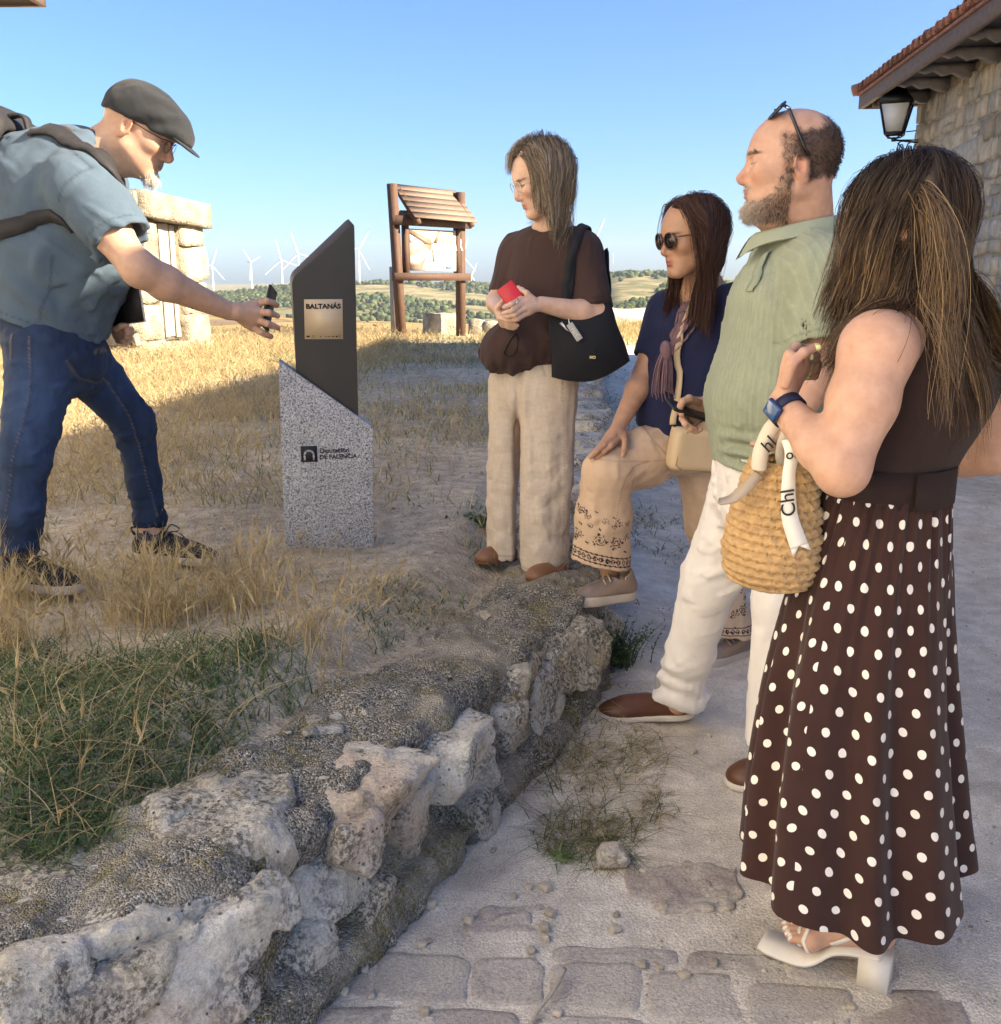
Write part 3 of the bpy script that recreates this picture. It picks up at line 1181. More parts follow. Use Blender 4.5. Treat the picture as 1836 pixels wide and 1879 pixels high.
def build_land():
	az = np.concatenate([np.linspace(-math.pi, -.75, 24)[:-1], np.linspace(-.75, .75, 330), np.linspace(.75, math.pi, 24)[1:]])
	rr = np.concatenate([[0.5, 8, 16], np.linspace(20, 60, 14), np.geomspace(65, 700, 40), np.linspace(720, 2000, 90), np.geomspace(2060, 9000, 16)])
	R, T = np.meshgrid(rr, az, indexing='ij')
	X, Y = R * np.sin(T), R * np.cos(T)
	Z = zland(X, Y)
	n, m = R.shape
	idx = np.arange(n * m).reshape(n, m)
	Q = np.stack([idx[:-1, :-1], idx[:-1, 1:], idx[1:, 1:], idx[1:, :-1]], -1).reshape(-1, 4)[:, ::-1]
	V = np.stack([X, Y, Z], -1).reshape(-1, 3)
	px = CX + 1895 * X / np.maximum(Y, 1e-3)
	right = sstep(px, 1040, 1140)
	scr = sstep(Y + 90 * fbm(p3(X, Y), 1 / 150., 3), lerp(1080., 800., right), lerp(1150., 900., right))
	near = 1 - sstep(R, 30, 90)
	col = np.stack([scr, near, 0 * scr], -1).reshape(-1, 3)
	tag(mk("terrain", V, Q, mat_land(), col=col), kind="structure")

build_land()

# ------------------------------------------------------------------ rubble retaining wall
def mat_limestone(name, tone=(.60, .565, .50), dark=.5, lichen=.5, pink=.0):
	m, nt, b = newmat(name)
	co = obj_co(nt)
	c = mix(nt, ramp(nt, noise(nt, co, 4.5, 5, .6), [(.35, 0), (.65, 1)]), tone, tuple(x * y for x, y in zip(tone, (.72, .68, .60))))
	if pink:
		c = mix(nt, mth(nt, 'MULTIPLY', ramp(nt, noise(nt, co, 5, 3), [(.45, 0), (.62, 1)]), pink), c, (.64, .50, .41))
	# grey-black crust in fine grains, gathering in patches
	patch = ramp(nt, noise(nt, co, 7, 5, .65), [(.5 - .22 * dark, 0), (.62 - .1 * dark, 1)])
	grain = ramp(nt, noise(nt, co, 85, 5, .75), [(.44, 0), (.56, 1)])
	c = mix(nt, mth(nt, 'MULTIPLY', mth(nt, 'MULTIPLY', patch, grain), .88), c, (.075, .072, .066))
	pit = ramp(nt, voro(nt, co, 48), [(.10, 1), (.19, 0)])
	pm = mth(nt, 'MULTIPLY', pit, ramp(nt, noise(nt, co, 12, 3), [(.45, 0), (.58, 1)]))
	c = mix(nt, mth(nt, 'MULTIPLY', pm, .85), c, (.05, .047, .043))
	lm = mth(nt, 'MULTIPLY', ramp(nt, noise(nt, co, 10, 4, .6), [(.60 - .1 * lichen, 0), (.70 - .1 * lichen, 1)]), ramp(nt, noise(nt, co, 120, 3, .7), [(.46, 0), (.58, 1)]))
	c = mix(nt, mth(nt, 'MULTIPLY', lm, .8), c, (.27, .20, .06))
	c = mix(nt, 1.0, c, ramp(nt, noise(nt, co, 150, 3, .7), [(.3, .75), (.7, 1.2)]), 'MULTIPLY')
	nt.links.new(c, b.inputs["Base Color"])
	b.inputs["Roughness"].default_value = .93
	b.inputs["Specular IOR Level"].default_value = .15
	h = mth(nt, 'ADD', noise(nt, co, 16, 8, .7), mth(nt, 'MULTIPLY', pm, -.35))
	h = mth(nt, 'ADD', h, mth(nt, 'MULTIPLY', noise(nt, co, 90, 5, .75), .4))
	bump(nt, b, h, 1.0, .022)
	return m

def mat_mortar():
	m, nt, b = newmat("old_mortar")
	co = obj_co(nt)
	v = voro(nt, co, 230, out="Color")
	sep = _n(nt, "ShaderNodeSeparateColor")
	nt.links.new(v, sep.inputs[0])
	c = ramp(nt, sep.outputs[0], [(0, (.12, .115, .10)), (.25, (.22, .205, .18)), (.5, (.34, .32, .28)), (.8, (.45, .42, .37)), (.93, (.60, .58, .54))], 'CONSTANT')
	sandy = ramp(nt, noise(nt, co, 3.2, 4), [(.45, 0), (.62, 1)])
	c = mix(nt, mth(nt, 'MULTIPLY', sandy, .8), c, (.50, .45, .37))
	lm = mth(nt, 'MULTIPLY', ramp(nt, noise(nt, co, 8, 4, .6), [(.5, 0), (.64, 1)]), ramp(nt, noise(nt, co, 110, 3, .7), [(.44, 0), (.56, 1)]))
	c = mix(nt, mth(nt, 'MULTIPLY', lm, .85), c, (.22, .185, .05))
	c = mix(nt, 1.0, c, ramp(nt, noise(nt, co, 22, 5, .7), [(.3, .8), (.7, 1.35)]), 'MULTIPLY')
	nt.links.new(c, b.inputs["Base Color"])
	b.inputs["Roughness"].default_value = .95
	b.inputs["Specular IOR Level"].default_value = .12
	d = voro(nt, co, 230)
	h = mth(nt, 'ADD', mth(nt, 'MULTIPLY', d, -.8), mth(nt, 'MULTIPLY', noise(nt, co, 40, 6, .7), .8))
	bump(nt, b, h, 1.0, .014)
	return m

M_LS = [mat_limestone("limestone_white", (.80, .77, .71), .30, .2), mat_limestone("limestone_pitted", (.76, .72, .65), .55, .45),
		mat_limestone("limestone_lichened", (.62, .58, .50), .95, .8), mat_limestone("limestone_pink", (.76, .715, .65), .3, .3, .6),
		mat_limestone("limestone_slab", (.66, .65, .63), .2, .1)]
M_MORT = mat_mortar()

def rock_sdf(c, h, R, seed, r=.35, rough=.012, cuts=11):
	g = np.random.default_rng(seed)
	S = SDF()
	S.add(box(c, A(h) * 1.08, R, min(h) * r * .7), 0)
	for _ in range(cuts):
		n = nrm(g.normal(size=3) * A([1, 1, .7]))
		ext = np.abs(n * A(h)).sum() * g.uniform(.56, .80)
		S.cut(plane(A(c) + (A(R) @ n) * ext, A(R) @ n), .006)
	off = g.uniform(-50, 50, 3)
	S.disp = lambda p, d: -rough * 1.2 * fbm(p + off, 9, 3) - rough * .9 * np.abs(fbm(p - off, 24, 3)) + rough * .5
	return S

wall = empty("rubble_retaining_wall", (-.3, 2.3, 0), "low lichen-covered rubble retaining wall running along the terrace edge", "wall")

def build_mortar():
	S = SDF()
	pts = MIDL[2:10]
	for i in range(len(pts) - 1):
		a, b_ = p3(*pts[i]), p3(*pts[i + 1])
		R = frame(b_ - a)
		L = np.linalg.norm(b_ - a)
		mid = (a + b_) / 2
		end = i == len(pts) - 2
		S.add(box(mid + A([0, 0, .14]), (L / 2 + (.0 if end else .05), .172, .222), R, .045), .05)
		S.add(box(mid + A([0, 0, .0]) - R[:, 1] * .02, (L / 2 + .02, .235, .09), R, .05), .06)
	S.disp = lambda p, d: -.022 * fbm(p, 5, 3) - .012 * fbm(p + 9, 19, 3) - .006 * fbm(p + 3, 62, 2)
	build_mortar.S = S
	V, Q = surf(S, .0122, A([-1.5, .6, -.12]), A([.62, 3.95, .52]), margin=.05)
	mk("mortar", V, Q, M_MORT, wall)

build_mortar()

def wall_dir(y):
	a, b_ = p3(xmid(y - .12), y - .12), p3(xmid(y + .12), y + .12)
	return nrm(b_ - a)

def wall_stone(px, py, z, half, mi, seed, yaw=0., tilt=0., push=0., rough=.012, lean=0., h=.0105, parent=None):
	d, S = nrm(ray(px, py)), build_mortar.S
	c = A([0, 0, CAMH]) + d * .9
	for _ in range(60):                               # where the line of sight meets the mortar
		c = c + d * min(float(S.ev(c[None])[0]), .5) * .8
	hit = c[2] > -.08
	top = c.copy()
	nn = S.grad(c[None], .03)[0] if hit else A([0, 0, 1.])
	c = c if hit else G(px, py, z) - A([0, 0, half[2] * .45])
	R = frame(wall_dir(np.clip(c[1], .9, 3.5)))
	ext = np.abs(nn @ R) @ A(half)
	c = c - nn * (ext * .66 - (.030 if nn[2] > .6 else .052))
	cy, sy = math.cos(yaw), math.sin(yaw)
	Rz = A([[cy, -sy, 0], [sy, cy, 0], [0, 0, 1]])
	ct, st = math.cos(tilt), math.sin(tilt)
	Rt = A([[1, 0, 0], [0, ct, -st], [0, st, ct]])
	cl, sl = math.cos(lean), math.sin(lean)
	Rl = A([[cl, 0, -sl], [0, 1, 0], [sl, 0, cl]])
	R = Rz @ R @ Rt @ Rl
	S = rock_sdf(c, A(half) * (A([1.02, 1.0, 1.0]) if half[0] > .15 else A([1.14, 1.1, 1.1])), R, seed, rough=rough)
	if hit:                                           # weathered flush with the face of the wall
		S.cut(plane(top + nn * .046, nn), .02)
	S.cut(plane((0, 0, max(.418, top[2] + .01) + .006 * (seed % 5)), (.05 * (seed % 3 - 1), .04, 1)), .014)
	try:
		V, Q = surf(S, h, margin=.03)
	except ValueError:                                # weathered away altogether
		return None
	return mk("stone", V, Q, M_LS[mi], parent or wall)

#         px    py    z    half(along, across, up)   mat seed
for s in [(160, 1640, .30, (.135, .13, .125), 0, 1, 0., .1, .07),
		  (60, 1590, .33, (.09, .12, .11), 1, 31, .1, 0., .08),
		  (425, 1485, .31, (.165, .16, .11), 1, 2, .05, 0., .08),
		  (230, 1440, .40, (.10, .07, .05), 4, 3, .2, .0, 0.),
		  (455, 1318, .41, (.10, .10, .065), 1, 4, -.2, .05, .0),
		  (660, 1395, .30, (.125, .12, .12), 3, 5, .15, .1, .07),
		  (815, 1290, .31, (.125, .125, .115), 0, 6, .1, .05, .06),
		  (945, 1205, .30, (.20, .15, .13), 2, 7, .05, .15, .06),
		  (748, 1500, .10, (.105, .06, .075), 3, 8, .1, .0, .03),
		  (590, 1622, .12, (.115, .06, .075), 0, 9, .05, -.1, .02),
		  (392, 1735, .16, (.13, .055, .06), 0, 10, .0, -.1, .02),
		  (580, 1265, .425, (.10, .07, .035), 4, 11, .3, 0., 0.),
		  (705, 1200, .415, (.095, .08, .05), 1, 12, -.1, 0., 0.),
		  (740, 1238, .415, (.075, .05, .03), 4, 13, .2, 0., 0.),
		  (590, 1322, .415, (.07, .045, .03), 4, 14, .5, 0., 0.),
		  (868, 1098, .385, (.10, .10, .055), 0, 15, -.2, 0., 0.),
		  (912, 1060, .365, (.11, .115, .05), 4, 16, .3, 0., 0.),
		  (812, 1143, .41, (.085, .06, .04), 0, 17, .3, 0., 0.),
		  (1030, 1130, .255, (.17, .19, .13), 2, 18, .0, .05, .05),
		  (985, 1290, .10, (.12, .06, .095), 4, 19, .0, .15, .02),
		  (75, 1815, .20, (.075, .07, .09), 0, 20, .0, .0, .04),
		  (180, 1790, .17, (.08, .06, .10), 3, 21, .0, .0, .05),
		  (265, 1850, .10, (.13, .06, .08), 3, 22, .0, -.2, .04),
		  (1075, 1180, .20, (.07, .08, .12), 0, 23, .1, .1, .04),
		  (870, 1420, .09, (.07, .06, .10), 1, 26, .0, .1, .05),
		  (650, 1310, .38, (.06, .06, .05), 3, 27, .0, .1, .0),
		  (1010, 1068, .335, (.16, .17, .06), 2, 28, .0, .0, .03),
		  (1105, 1120, .16, (.09, .07, .13), 1, 29, .0, .0, .03),
		  (885, 1165, .38, (.13, .11, .05), 2, 40, .2), (960, 1100, .38, (.12, .09, .05), 2, 41, -.2), (640, 1262, .4, (.07, .05, .04), 0, 42, .4),
		  (560, 1385, .38, (.08, .07, .05), 1, 43, .3), (330, 1490, .38, (.09, .06, .04), 1, 44, .1), (110, 1545, .38, (.10, .08, .05), 0, 45, .0),
		  (930, 1335, .1, (.07, .05, .07), 1, 46, .0), (640, 1545, .2, (.06, .05, .05), 3, 47, .2), (470, 1660, .2, (.07, .05, .05), 1, 48, -.2),
		  (690, 1640, .1, (.06, .05, .05), 1, 49, .1), (560, 1745, .1, (.06, .05, .05), 0, 50, .1), (250, 1720, .2, (.08, .06, .07), 1, 51, .0),
		  (1005, 1225, .2, (.08, .06, .08), 1, 52, .1), (800, 1185, .4, (.06, .05, .04), 1, 53, .5), (500, 1355, .4, (.05, .04, .03), 4, 54, .5),
		  (1060, 1095, .38, (.08, .07, .05), 0, 55, .3), (380, 1830, .1, (.07, .05, .06), 3, 56, .0), (860, 1475, .05, (.06, .05, .06), 4, 57, .0)]:
	wall_stone(*s)
# the wall carries on up the slope behind the visitors as low kerb stones
g_ = np.random.default_rng(5)
yk = 3.85
while yk < 13.5:
	L = g_.uniform(.16, .34) * (1 + .04 * yk)
	R = frame(wall_dir(yk))
	for side in (-.02, .30):
		cx = xmid(yk) - side + g_.uniform(-.04, .04)
		hz = g_.uniform(.14, .2)
		c = A([cx, yk, zpath(cx + .3, yk) + .26 - (.03 if side > .1 else 0) - .10 * sstep(yk, 4, 9) + g_.uniform(-.03, .03)])
		S = rock_sdf(c, (L * .5, g_.uniform(.15, .2), hz * .8), R, int(g_.integers(1e6)), rough=.014)
		V, Q = surf(S, .020 if yk < 7 else .032, margin=.04)
		mk("stone", V, Q, M_LS[int(g_.choice([0, 1, 4, 1, 3]))], wall)
	yk += L * 1.02

# ------------------------------------------------------------------ paving set in the path
def mat_paver():
	m, nt, b = newmat("worn_paving")
	co = obj_co(nt)
	oi = _n(nt, "ShaderNodeObjectInfo").outputs["Random"]
	c = ramp(nt, oi, [(0, (.36, .295, .265)), (.5, (.46, .40, .365)), (1, (.52, .48, .44))])
	dust = ramp(nt, noise(nt, co, 5, 6, .65), [(.38, 0), (.62, 1)])
	c = mix(nt, mth(nt, 'MULTIPLY', dust, .85), c, (.64, .585, .515))
	c = mix(nt, 1.0, c, ramp(nt, noise(nt, co, 140, 4, .75), [(.3, .62), (.7, 1.3)]), 'MULTIPLY')
	pit = ramp(nt, voro(nt, co, 70), [(.06, 1), (.13, 0)])
	pm = mth(nt, 'MULTIPLY', pit, ramp(nt, noise(nt, co, 11, 3), [(.5, 0), (.6, .8)]))
	c = mix(nt, pm, c, (.10, .08, .07))
	nt.links.new(c, b.inputs["Base Color"])
	b.inputs["Roughness"].default_value = .9
	b.inputs["Specular IOR Level"].default_value = .2
	bump(nt, b, mth(nt, 'ADD', noise(nt, co, 40, 7, .7), mth(nt, 'MULTIPLY', noise(nt, co, 180, 4, .7), .5)), .9, .01)
	return m

M_PAVE = mat_paver()
pathob = bpy.data.objects["path"]

def paver(poly_px, z=.0006, th=.05, rough=.003, seed=0):
	"""irregular slab from its corner pixels on the ground"""
	g = np.random.default_rng(seed)
	pts = A([G(x, y, 0)[:2] for x, y in poly_px])
	c = pts.mean(0)
	n = len(pts)
	ring = []
	for i in range(n):
		a, b_ = pts[i], pts[(i + 1) % n]
		for t in np.linspace(0, 1, 8)[:-1]:
			ring.append(lerp(a, b_, t))
	ring = A(ring)
	# soften corners
	for _ in range(2):
		ring = .25 * np.roll(ring, 1, 0) + .5 * ring + .25 * np.roll(ring, -1, 0)
	ring = ring + .006 * np.stack([vnoise(p3(ring[:, 0], ring[:, 1], seed), 18), vnoise(p3(ring[:, 0], ring[:, 1], seed + 9), 18)], -1)
	V, K = [], len(ring)
	for f, dz in ((1.0, -th), (1.0, -.004), (.996, -.0012), (.985, 0), (.8, 0), (.55, 0), (.25, 0)):
		q = c + (ring - c) * f
		zz = zpath(q[:, 0], q[:, 1]) * .5 + z + dz + (rough * fbm(p3(q[:, 0], q[:, 1], seed), 12, 3) if dz > -.01 else 0)
		V.append(np.stack([q[:, 0], q[:, 1], zz], -1))
	V.append(A([[c[0], c[1], z + .002]]))
	F = [[l * K + i, l * K + (i + 1) % K, (l + 1) * K + (i + 1) % K, (l + 1) * K + i] for l in range(6) for i in range(K)]
	F += [[6 * K + i, 6 * K + (i + 1) % K, 7 * K] for i in range(K)]
	mk("paving_stone", np.concatenate(V), F, M_PAVE, pathob)

for i, pl in enumerate([
		[(868, 1757), (985, 1752), (998, 1775), (997, 1842), (866, 1838)],
		[(690, 1745), (860, 1752), (858, 1840), (770, 1838), (686, 1832)],
		[(1006, 1768), (1175, 1765), (1178, 1860), (1010, 1852)],
		[(1186, 1780), (1360, 1790), (1366, 1879), (1188, 1868)],
		[(1020, 1733), (1240, 1741), (1245, 1768), (1180, 1766), (1010, 1762)],
		[(560, 1740), (680, 1745), (675, 1830), (500, 1850), (480, 1820)],
		[(770, 1850), (955, 1852), (960, 1930), (765, 1930)], [(560, 1848), (760, 1846), (752, 1930), (530, 1930)],
		[(968, 1862), (1180, 1868), (1184, 1930), (968, 1930)], [(1192, 1880), (1380, 1890), (1385, 1940), (1192, 1940)],
		[(1374, 1800), (1560, 1812), (1566, 1900), (1378, 1890)], [(1572, 1815), (1760, 1822), (1790, 1905), (1575, 1900)],
		[(1260, 1745), (1420, 1752), (1430, 1790), (1262, 1780)], [(1440, 1755), (1640, 1768), (1650, 1806), (1445, 1800)],
		[(1390, 1900), (1600, 1908), (1610, 1960), (1395, 1950)], [(1610, 1910), (1800, 1915), (1820, 1970), (1620, 1962)],
		[(340, 1860), (520, 1852), (500, 1940), (300, 1940)]]):
	paver(pl, seed=i)
# outcrops of bedrock worn flush with the path
for i, (px, py, a, b_, hh) in enumerate([(980, 1690, .14, .05, .013), (1260, 1640, .13, .08, .017), (880, 1715, .12, .035, .012)]):
	c = G(px, py, -.012)
	S = rock_sdf(c, (a, b_, hh), frame((1, .1 * (i % 3), 0)), 90 + i, rough=.01, cuts=3)
	V, Q = surf(S, .008, margin=.03)
	mk("paving_stone", V, Q, M_PAVE, pathob)

# ------------------------------------------------------------------ loose stones and gravel
_pebs = []
for k in range(6):
	V, Q = surf(rock_sdf((0, 0, 0), (1, .75, .6), np.eye(3), 300 + k, r=.7, rough=.1, cuts=8), .26, margin=.3)
	_pebs.append((V, Q))
M_PEB = simple("pebble_stone", (.50, .44, .36), .9, .3, 20, 60, .5, .01, rand=.25)
_pebm = [mesh_data("pebble", V, Q, M_PEB) for V, Q in _pebs]
tag(mk("loose_stone", _pebs[0][0] * .042 + G(1122, 1571, .02), _pebs[0][1], M_LS[3]), "fist-sized pale angular stone lying alone on the path beside the weeds", "stone")
peb_px = [(1062, 1453), (1095, 1480), (1205, 1455), (970, 1625), (1000, 1627), (942, 1645), (1000, 1703), (1002, 1722), (775, 1735), (787, 1727), (730, 1660), (788, 1660), (712, 1705), (840, 1530), (720, 1665), (975, 1745), (1130, 1680), (1215, 1665), (1128, 1708), (1305, 1633), (1180, 1772), (1210, 1775), (1255, 1792), (632, 1824), (680, 1830), (615, 1775), (625, 1765), (608, 1785), (530, 1740), (1010, 1680), (1310, 1770), (860, 1690), (905, 1560), (1260, 1590), (1480, 1725), (1560, 1850), (1410, 1740), (780, 1858), (1025, 1860), (1180, 1600), (1655, 1410), (668, 1780), (1090, 1300), (1270, 1380), (1300, 1350)]
for i, (px, py) in enumerate(peb_px):
	o = bpy.data.objects.new("pebble", _pebm[i % 6])
	COL.objects.link(o)
	c = G(px, py, 0)
	s = g_.uniform(.008, .016)
	o.location = (c[0], c[1], float(zpath(c[0], c[1])) + s * .55)
	o.scale = (s, s, s)
	o.rotation_euler = (0, 0, g_.uniform(0, 6.3))
	tag(o, "small pale pebble lying loose on the dusty path", "pebble", "pebbles scattered on the path")

def gravel(name, pts, smin, smax, seed, mat):
	g = np.random.default_rng(seed)
	ico = A([(0, 0, 1), (.89, 0, .45), (.28, .85, .45), (-.72, .53, .45), (-.72, -.53, .45), (.28, -.85, .45), (.72, .53, -.45), (-.28, .85, -.45), (-.89, 0, -.45), (-.28, -.85, -.45), (.72, -.53, -.45), (0, 0, -1)])
	fi = A([(0, 1, 2), (0, 2, 3), (0, 3, 4), (0, 4, 5), (0, 5, 1), (1, 6, 2), (2, 7, 3), (3, 8, 4), (4, 9, 5), (5, 10, 1), (2, 6, 7), (3, 7, 8), (4, 8, 9), (5, 9, 10), (1, 10, 6), (7, 6, 11), (8, 7, 11), (9, 8, 11), (10, 9, 11), (6, 10, 11)])
	n = len(pts)
	s = smin * (smax / smin) ** (g.random(n) ** 2.2)
	V = ico[None] * (1 + g.uniform(-.28, .28, (n, 12, 1))) * A([1, .8, .6]) * s[:, None, None]
	a = g.uniform(0, 6.3, n)
	c, sn = np.cos(a)[:, None], np.sin(a)[:, None]
	V = np.stack([V[..., 0] * c - V[..., 1] * sn, V[..., 0] * sn + V[..., 1] * c, V[..., 2]], -1) + pts[:, None, :]
	F = (fi[None] + (np.arange(n) * 12)[:, None, None]).reshape(-1, 3)
	tone = g.uniform(.55, 1.2, (n, 1)) * A([[.46, .42, .36]])
	return tag(mk(name, V.reshape(-1, 3), F, mat, col=np.repeat(tone, 12, 0)), kind="stuff")

M_GRAV = simple("gravel_stone", None, .95, .2, 40, 200, .3, .003)
n = 9000
yy = .9 + 6.5 * rng.random(n) ** 1.6
xx = xmid(yy) + .2 + rng.random(n) * (1.6 + .5 * yy)
keep = fbm(p3(xx, yy), 1.6, 3) + .5 * sstep(xx, 1.0, 1.7) > -.1
xx, yy = xx[keep], yy[keep]
gravel("gravel", p3(xx, yy, zpath(xx, yy) + .001), .0016, .0075, 3, M_GRAV)
n = 9000
yy = 1.9 + 5 * rng.random(n) ** 1.4
xx = xmid(yy) - .35 - rng.random(n) * (1 + .6 * yy)
keep = (fbm(p3(xx, yy), 1.3, 3) > -.25) | (np.hypot(xx + .5, yy - 3.6) < .8)
xx, yy = xx[keep], yy[keep]
gravel("terrace_gravel", p3(xx, yy, zterr(xx, yy) + .001), .0018, .011, 4, M_GRAV)
# ------------------------------------------------------------------ marker stone with the plaque
def mat_granite():
	m, nt, b = newmat("grey_granite")
	co = obj_co(nt)
	n1 = noise(nt, co, 170, 4, .62)
	c = ramp(nt, n1, [(.30, (.07, .07, .075)), (.42, (.17, .17, .18)), (.48, (.36, .36, .37)), (.56, (.47, .47, .48)), (.68, (.64, .64, .65))])
	c = mix(nt, 1.0, c, ramp(nt, noise(nt, co, 6, 3), [(.3, .85), (.7, 1.1)]), 'MULTIPLY')
	nt.links.new(c, b.inputs["Base Color"])
	b.inputs["Roughness"].default_value = .75
	bump(nt, b, n1, .35, .003)
	return m

M_GRAN = mat_granite()
M_ANTH = simple("anthracite_steel", (.040, .037, .034), .55, .10, 5, 300, .25, .0006, spec=.4)
M_INK = simple("black_print", (.015, .014, .013), .6, 0, 5, 100, 0)
M_BRASS = simple("brushed_brass", (.66, .51, .33), .5, .05, 4, 10, .0, 0, metal=.2, sc=(1, 1, 30))

def text_on(body, size, org, xdir, ydir, mat, name, parent, align='CENTER', depth=.0006, bold=0.0, shear=0.0, sx=1.0):
	cu = bpy.data.curves.new(name, 'FONT')
	cu.body = body
	cu.size = size
	cu.align_x = align
	cu.align_y = 'CENTER'
	cu.extrude = depth
	cu.offset = bold
	cu.shear = shear
	cu.resolution_u = 4
	ob = bpy.data.objects.new(name, cu)
	COL.objects.link(ob)
	dg = bpy.context.evaluated_depsgraph_get()
	me = bpy.data.meshes.new_from_object(ob.evaluated_get(dg))
	V = A([v.co[:] for v in me.vertices])
	F = [list(p.vertices) for p in me.polygons]
	bpy.data.objects.remove(ob)
	xd, yd = nrm(xdir), nrm(ydir)
	zd = np.cross(xd, yd)
	V = A(org) + V[:, :1] * sx * xd + V[:, 1:2] * yd + V[:, 2:] * zd
	return mk(name, V, F, mat, parent, smooth=False)

def build_marker():
	Yn, Yf = 3.70, 3.64
	b0, b1 = P(523, 990, Yf), P(686, 1012, Yn)
	ex = nrm((b1 - b0) * A([1, 1, 0]))                # along the face, to the right
	en = A([ex[1], -ex[0], 0])                        # outward normal (towards the viewer)
	org = b1.copy()
	W = np.linalg.norm((b1 - b0)[:2])
	T = .125
	root = empty("marker_stone", (org + b0) / 2 * A([1, 1, 0]) + A([0, 0, .4]), "slanted grey granite marker with dark steel slab and brass plaque reading BALTANÁS", "marker")

	def hit(px, py, off=0.0):
		"""photo point on the plane of the front face shifted back by off"""
		d = ray(px, py)
		o = A([0, 0, CAMH])
		t = ((org - en * off - o) @ en) / (d @ en)
		return o + d * t

	pl = [hit(523, 1012), hit(686, 1026), hit(684, 784), hit(511, 662)]
	bm = MB()
	for q in (pl,):
		bm.prism(q[::1], -en * T)
	o = bm.mk("granite_plinth", M_GRAN, root)
	bv = o.modifiers.new("bevel", 'BEVEL')
	bv.width, bv.segments = .003, 2
	# steel slab: rounded upper corners, its back edge a little higher
	front = [hit(544, 690, .03), hit(657, 768, .03)]
	tr, tl = hit(650, 407, .03), hit(535, 512, .03)

	def rnd(a, c, b, r, n=6):
		u, v = nrm(a - c), nrm(b - c)
		return [(1 - t) ** 2 * (c + u * r) + 2 * t * (1 - t) * c + t * t * (c + v * r) for t in np.linspace(0, 1, n)]
	out = front + rnd(front[1], tr, tl, .022) + rnd(tr, tl, front[0], .022)
	out = A(out)
	back = out - en * .085
	up = np.clip((out[:, 2] - out[:2, 2].max() - .1) * 3, 0, 1)[:, None]
	back = back + up * (A([0, 0, .022]) - ex * .012)
	out[:2] -= A([0, 0, .03])
	back[:2] -= A([0, 0, .03])
	K = len(out)
	F = [list(range(K)), list(range(K, 2 * K))[::-1]] + [[(i + 1) % K, i, K + i, K + (i + 1) % K] for i in range(K)]
	o = mk("steel_slab", np.concatenate([out, back]), F, M_ANTH, root, smooth=False)
	bv = o.modifiers.new("bevel", 'BEVEL')
	bv.width, bv.segments, bv.limit_method = .004, 3, 'ANGLE'
	# plaque
	q = [hit(559, 622.5, .03), hit(629.5, 622.5, .03), hit(628, 549, .03), hit(557.5, 549.5, .03)]
	pm = MB()
	pm.prism([a + en * .0005 for a in q], en * .003)
	plq = pm.mk("brass_plaque", M_BRASS, root)
	f = en * .0037
	text_on("BALTANÁS", .0235, hit(593, 562.5, .03) + f, ex, (0, 0, 1), M_INK, "lettering", plq, bold=.0011, sx=1.08)
	fr = MB()
	for x, w, hgt in ((565, 5.5, 4.5), (588, 2, 3), (598, 3, 1.2), (604, 4, 1.5), (611, 3.2, 2.6), (617.5, 3.2, 3.5)):
		c = hit(x, 617.5, .03) + f
		fr.box(c, (w * .00103, hgt * .00103 * .6, .0004), np.stack([ex, A([0, 0, 1.]), en], 1))
	for x, w in ((575, 5), (623, 3)):
		for dy in (-1.2, 1.2):
			fr.box(hit(x, 617.5 + dy, .03) + f, (w * .00103, .0006, .0003), np.stack([ex, A([0, 0, 1.]), en], 1))
	fr.mk("sponsor_marks", M_INK, plq)
	# provincial emblem and its lettering on the granite
	R = np.stack([ex, A([0, 0, 1.]), en], 1)
	em = MB()
	em.box(hit(567, 833) + en * .001, (.0295, .0295, .0015), R)
	eo = em.mk("emblem_tile", simple("emblem_black", (.02, .02, .022), .5, .1, 30, 90, .1), root)
	c = hit(567, 835) + en * .003
	ar = MB()
	a = np.linspace(math.pi, 0, 16)
	for ro, ri in ((.0200, .0130),):
		outer = [c + ex * (math.cos(t) * ro) + A([0, 0, 1]) * (math.sin(t) * ro) for t in a]
		inner = [c + ex * (math.cos(t) * ri) + A([0, 0, 1]) * (math.sin(t) * ri) for t in a[::-1]]
		dn = A([0, 0, -.019])
		poly = [outer[0] + dn] + outer + [outer[-1] + dn, inner[0] + dn] + inner + [inner[-1] + dn]
		K = len(poly) // 2
		for i in range(K - 1):
			ar.prism([poly[i], poly[i + 1], poly[-2 - i], poly[-1 - i]], en * .0014)
	ar.mk("arch_mark", M_GRAN, eo)
	text_on("Diputación", .0245, hit(586, 827.5) + en * .0012, ex, (0, 0, 1), M_INK, "lettering", root, 'LEFT', .0008, .0005)
	text_on("DE PALENCIA", .0225, hit(586, 839) + en * .0012, ex, (0, 0, 1), M_INK, "lettering", root, 'LEFT', .0008, .0005)

build_marker()

# ------------------------------------------------------------------ timber notice board
def mat_wood(name, c0, c1, rough=.75, grain=(14, 14, 1.2), rand=.25):
	m, nt, b = newmat(name)
	co = obj_co(nt, grain)
	w = noise(nt, co, 6, 5, .65)
	c = ramp(nt, w, [(.3, c0), (.7, c1)])
	oi = _n(nt, "ShaderNodeObjectInfo").outputs["Random"]
	c = mix(nt, 1.0, c, ramp(nt, oi, [(0, 1 - rand), (1, 1 + rand)]), 'MULTIPLY')
	nt.links.new(c, b.inputs["Base Color"])
	b.inputs["Roughness"].default_value = rough
	bump(nt, b, w, .4, .006)
	return m

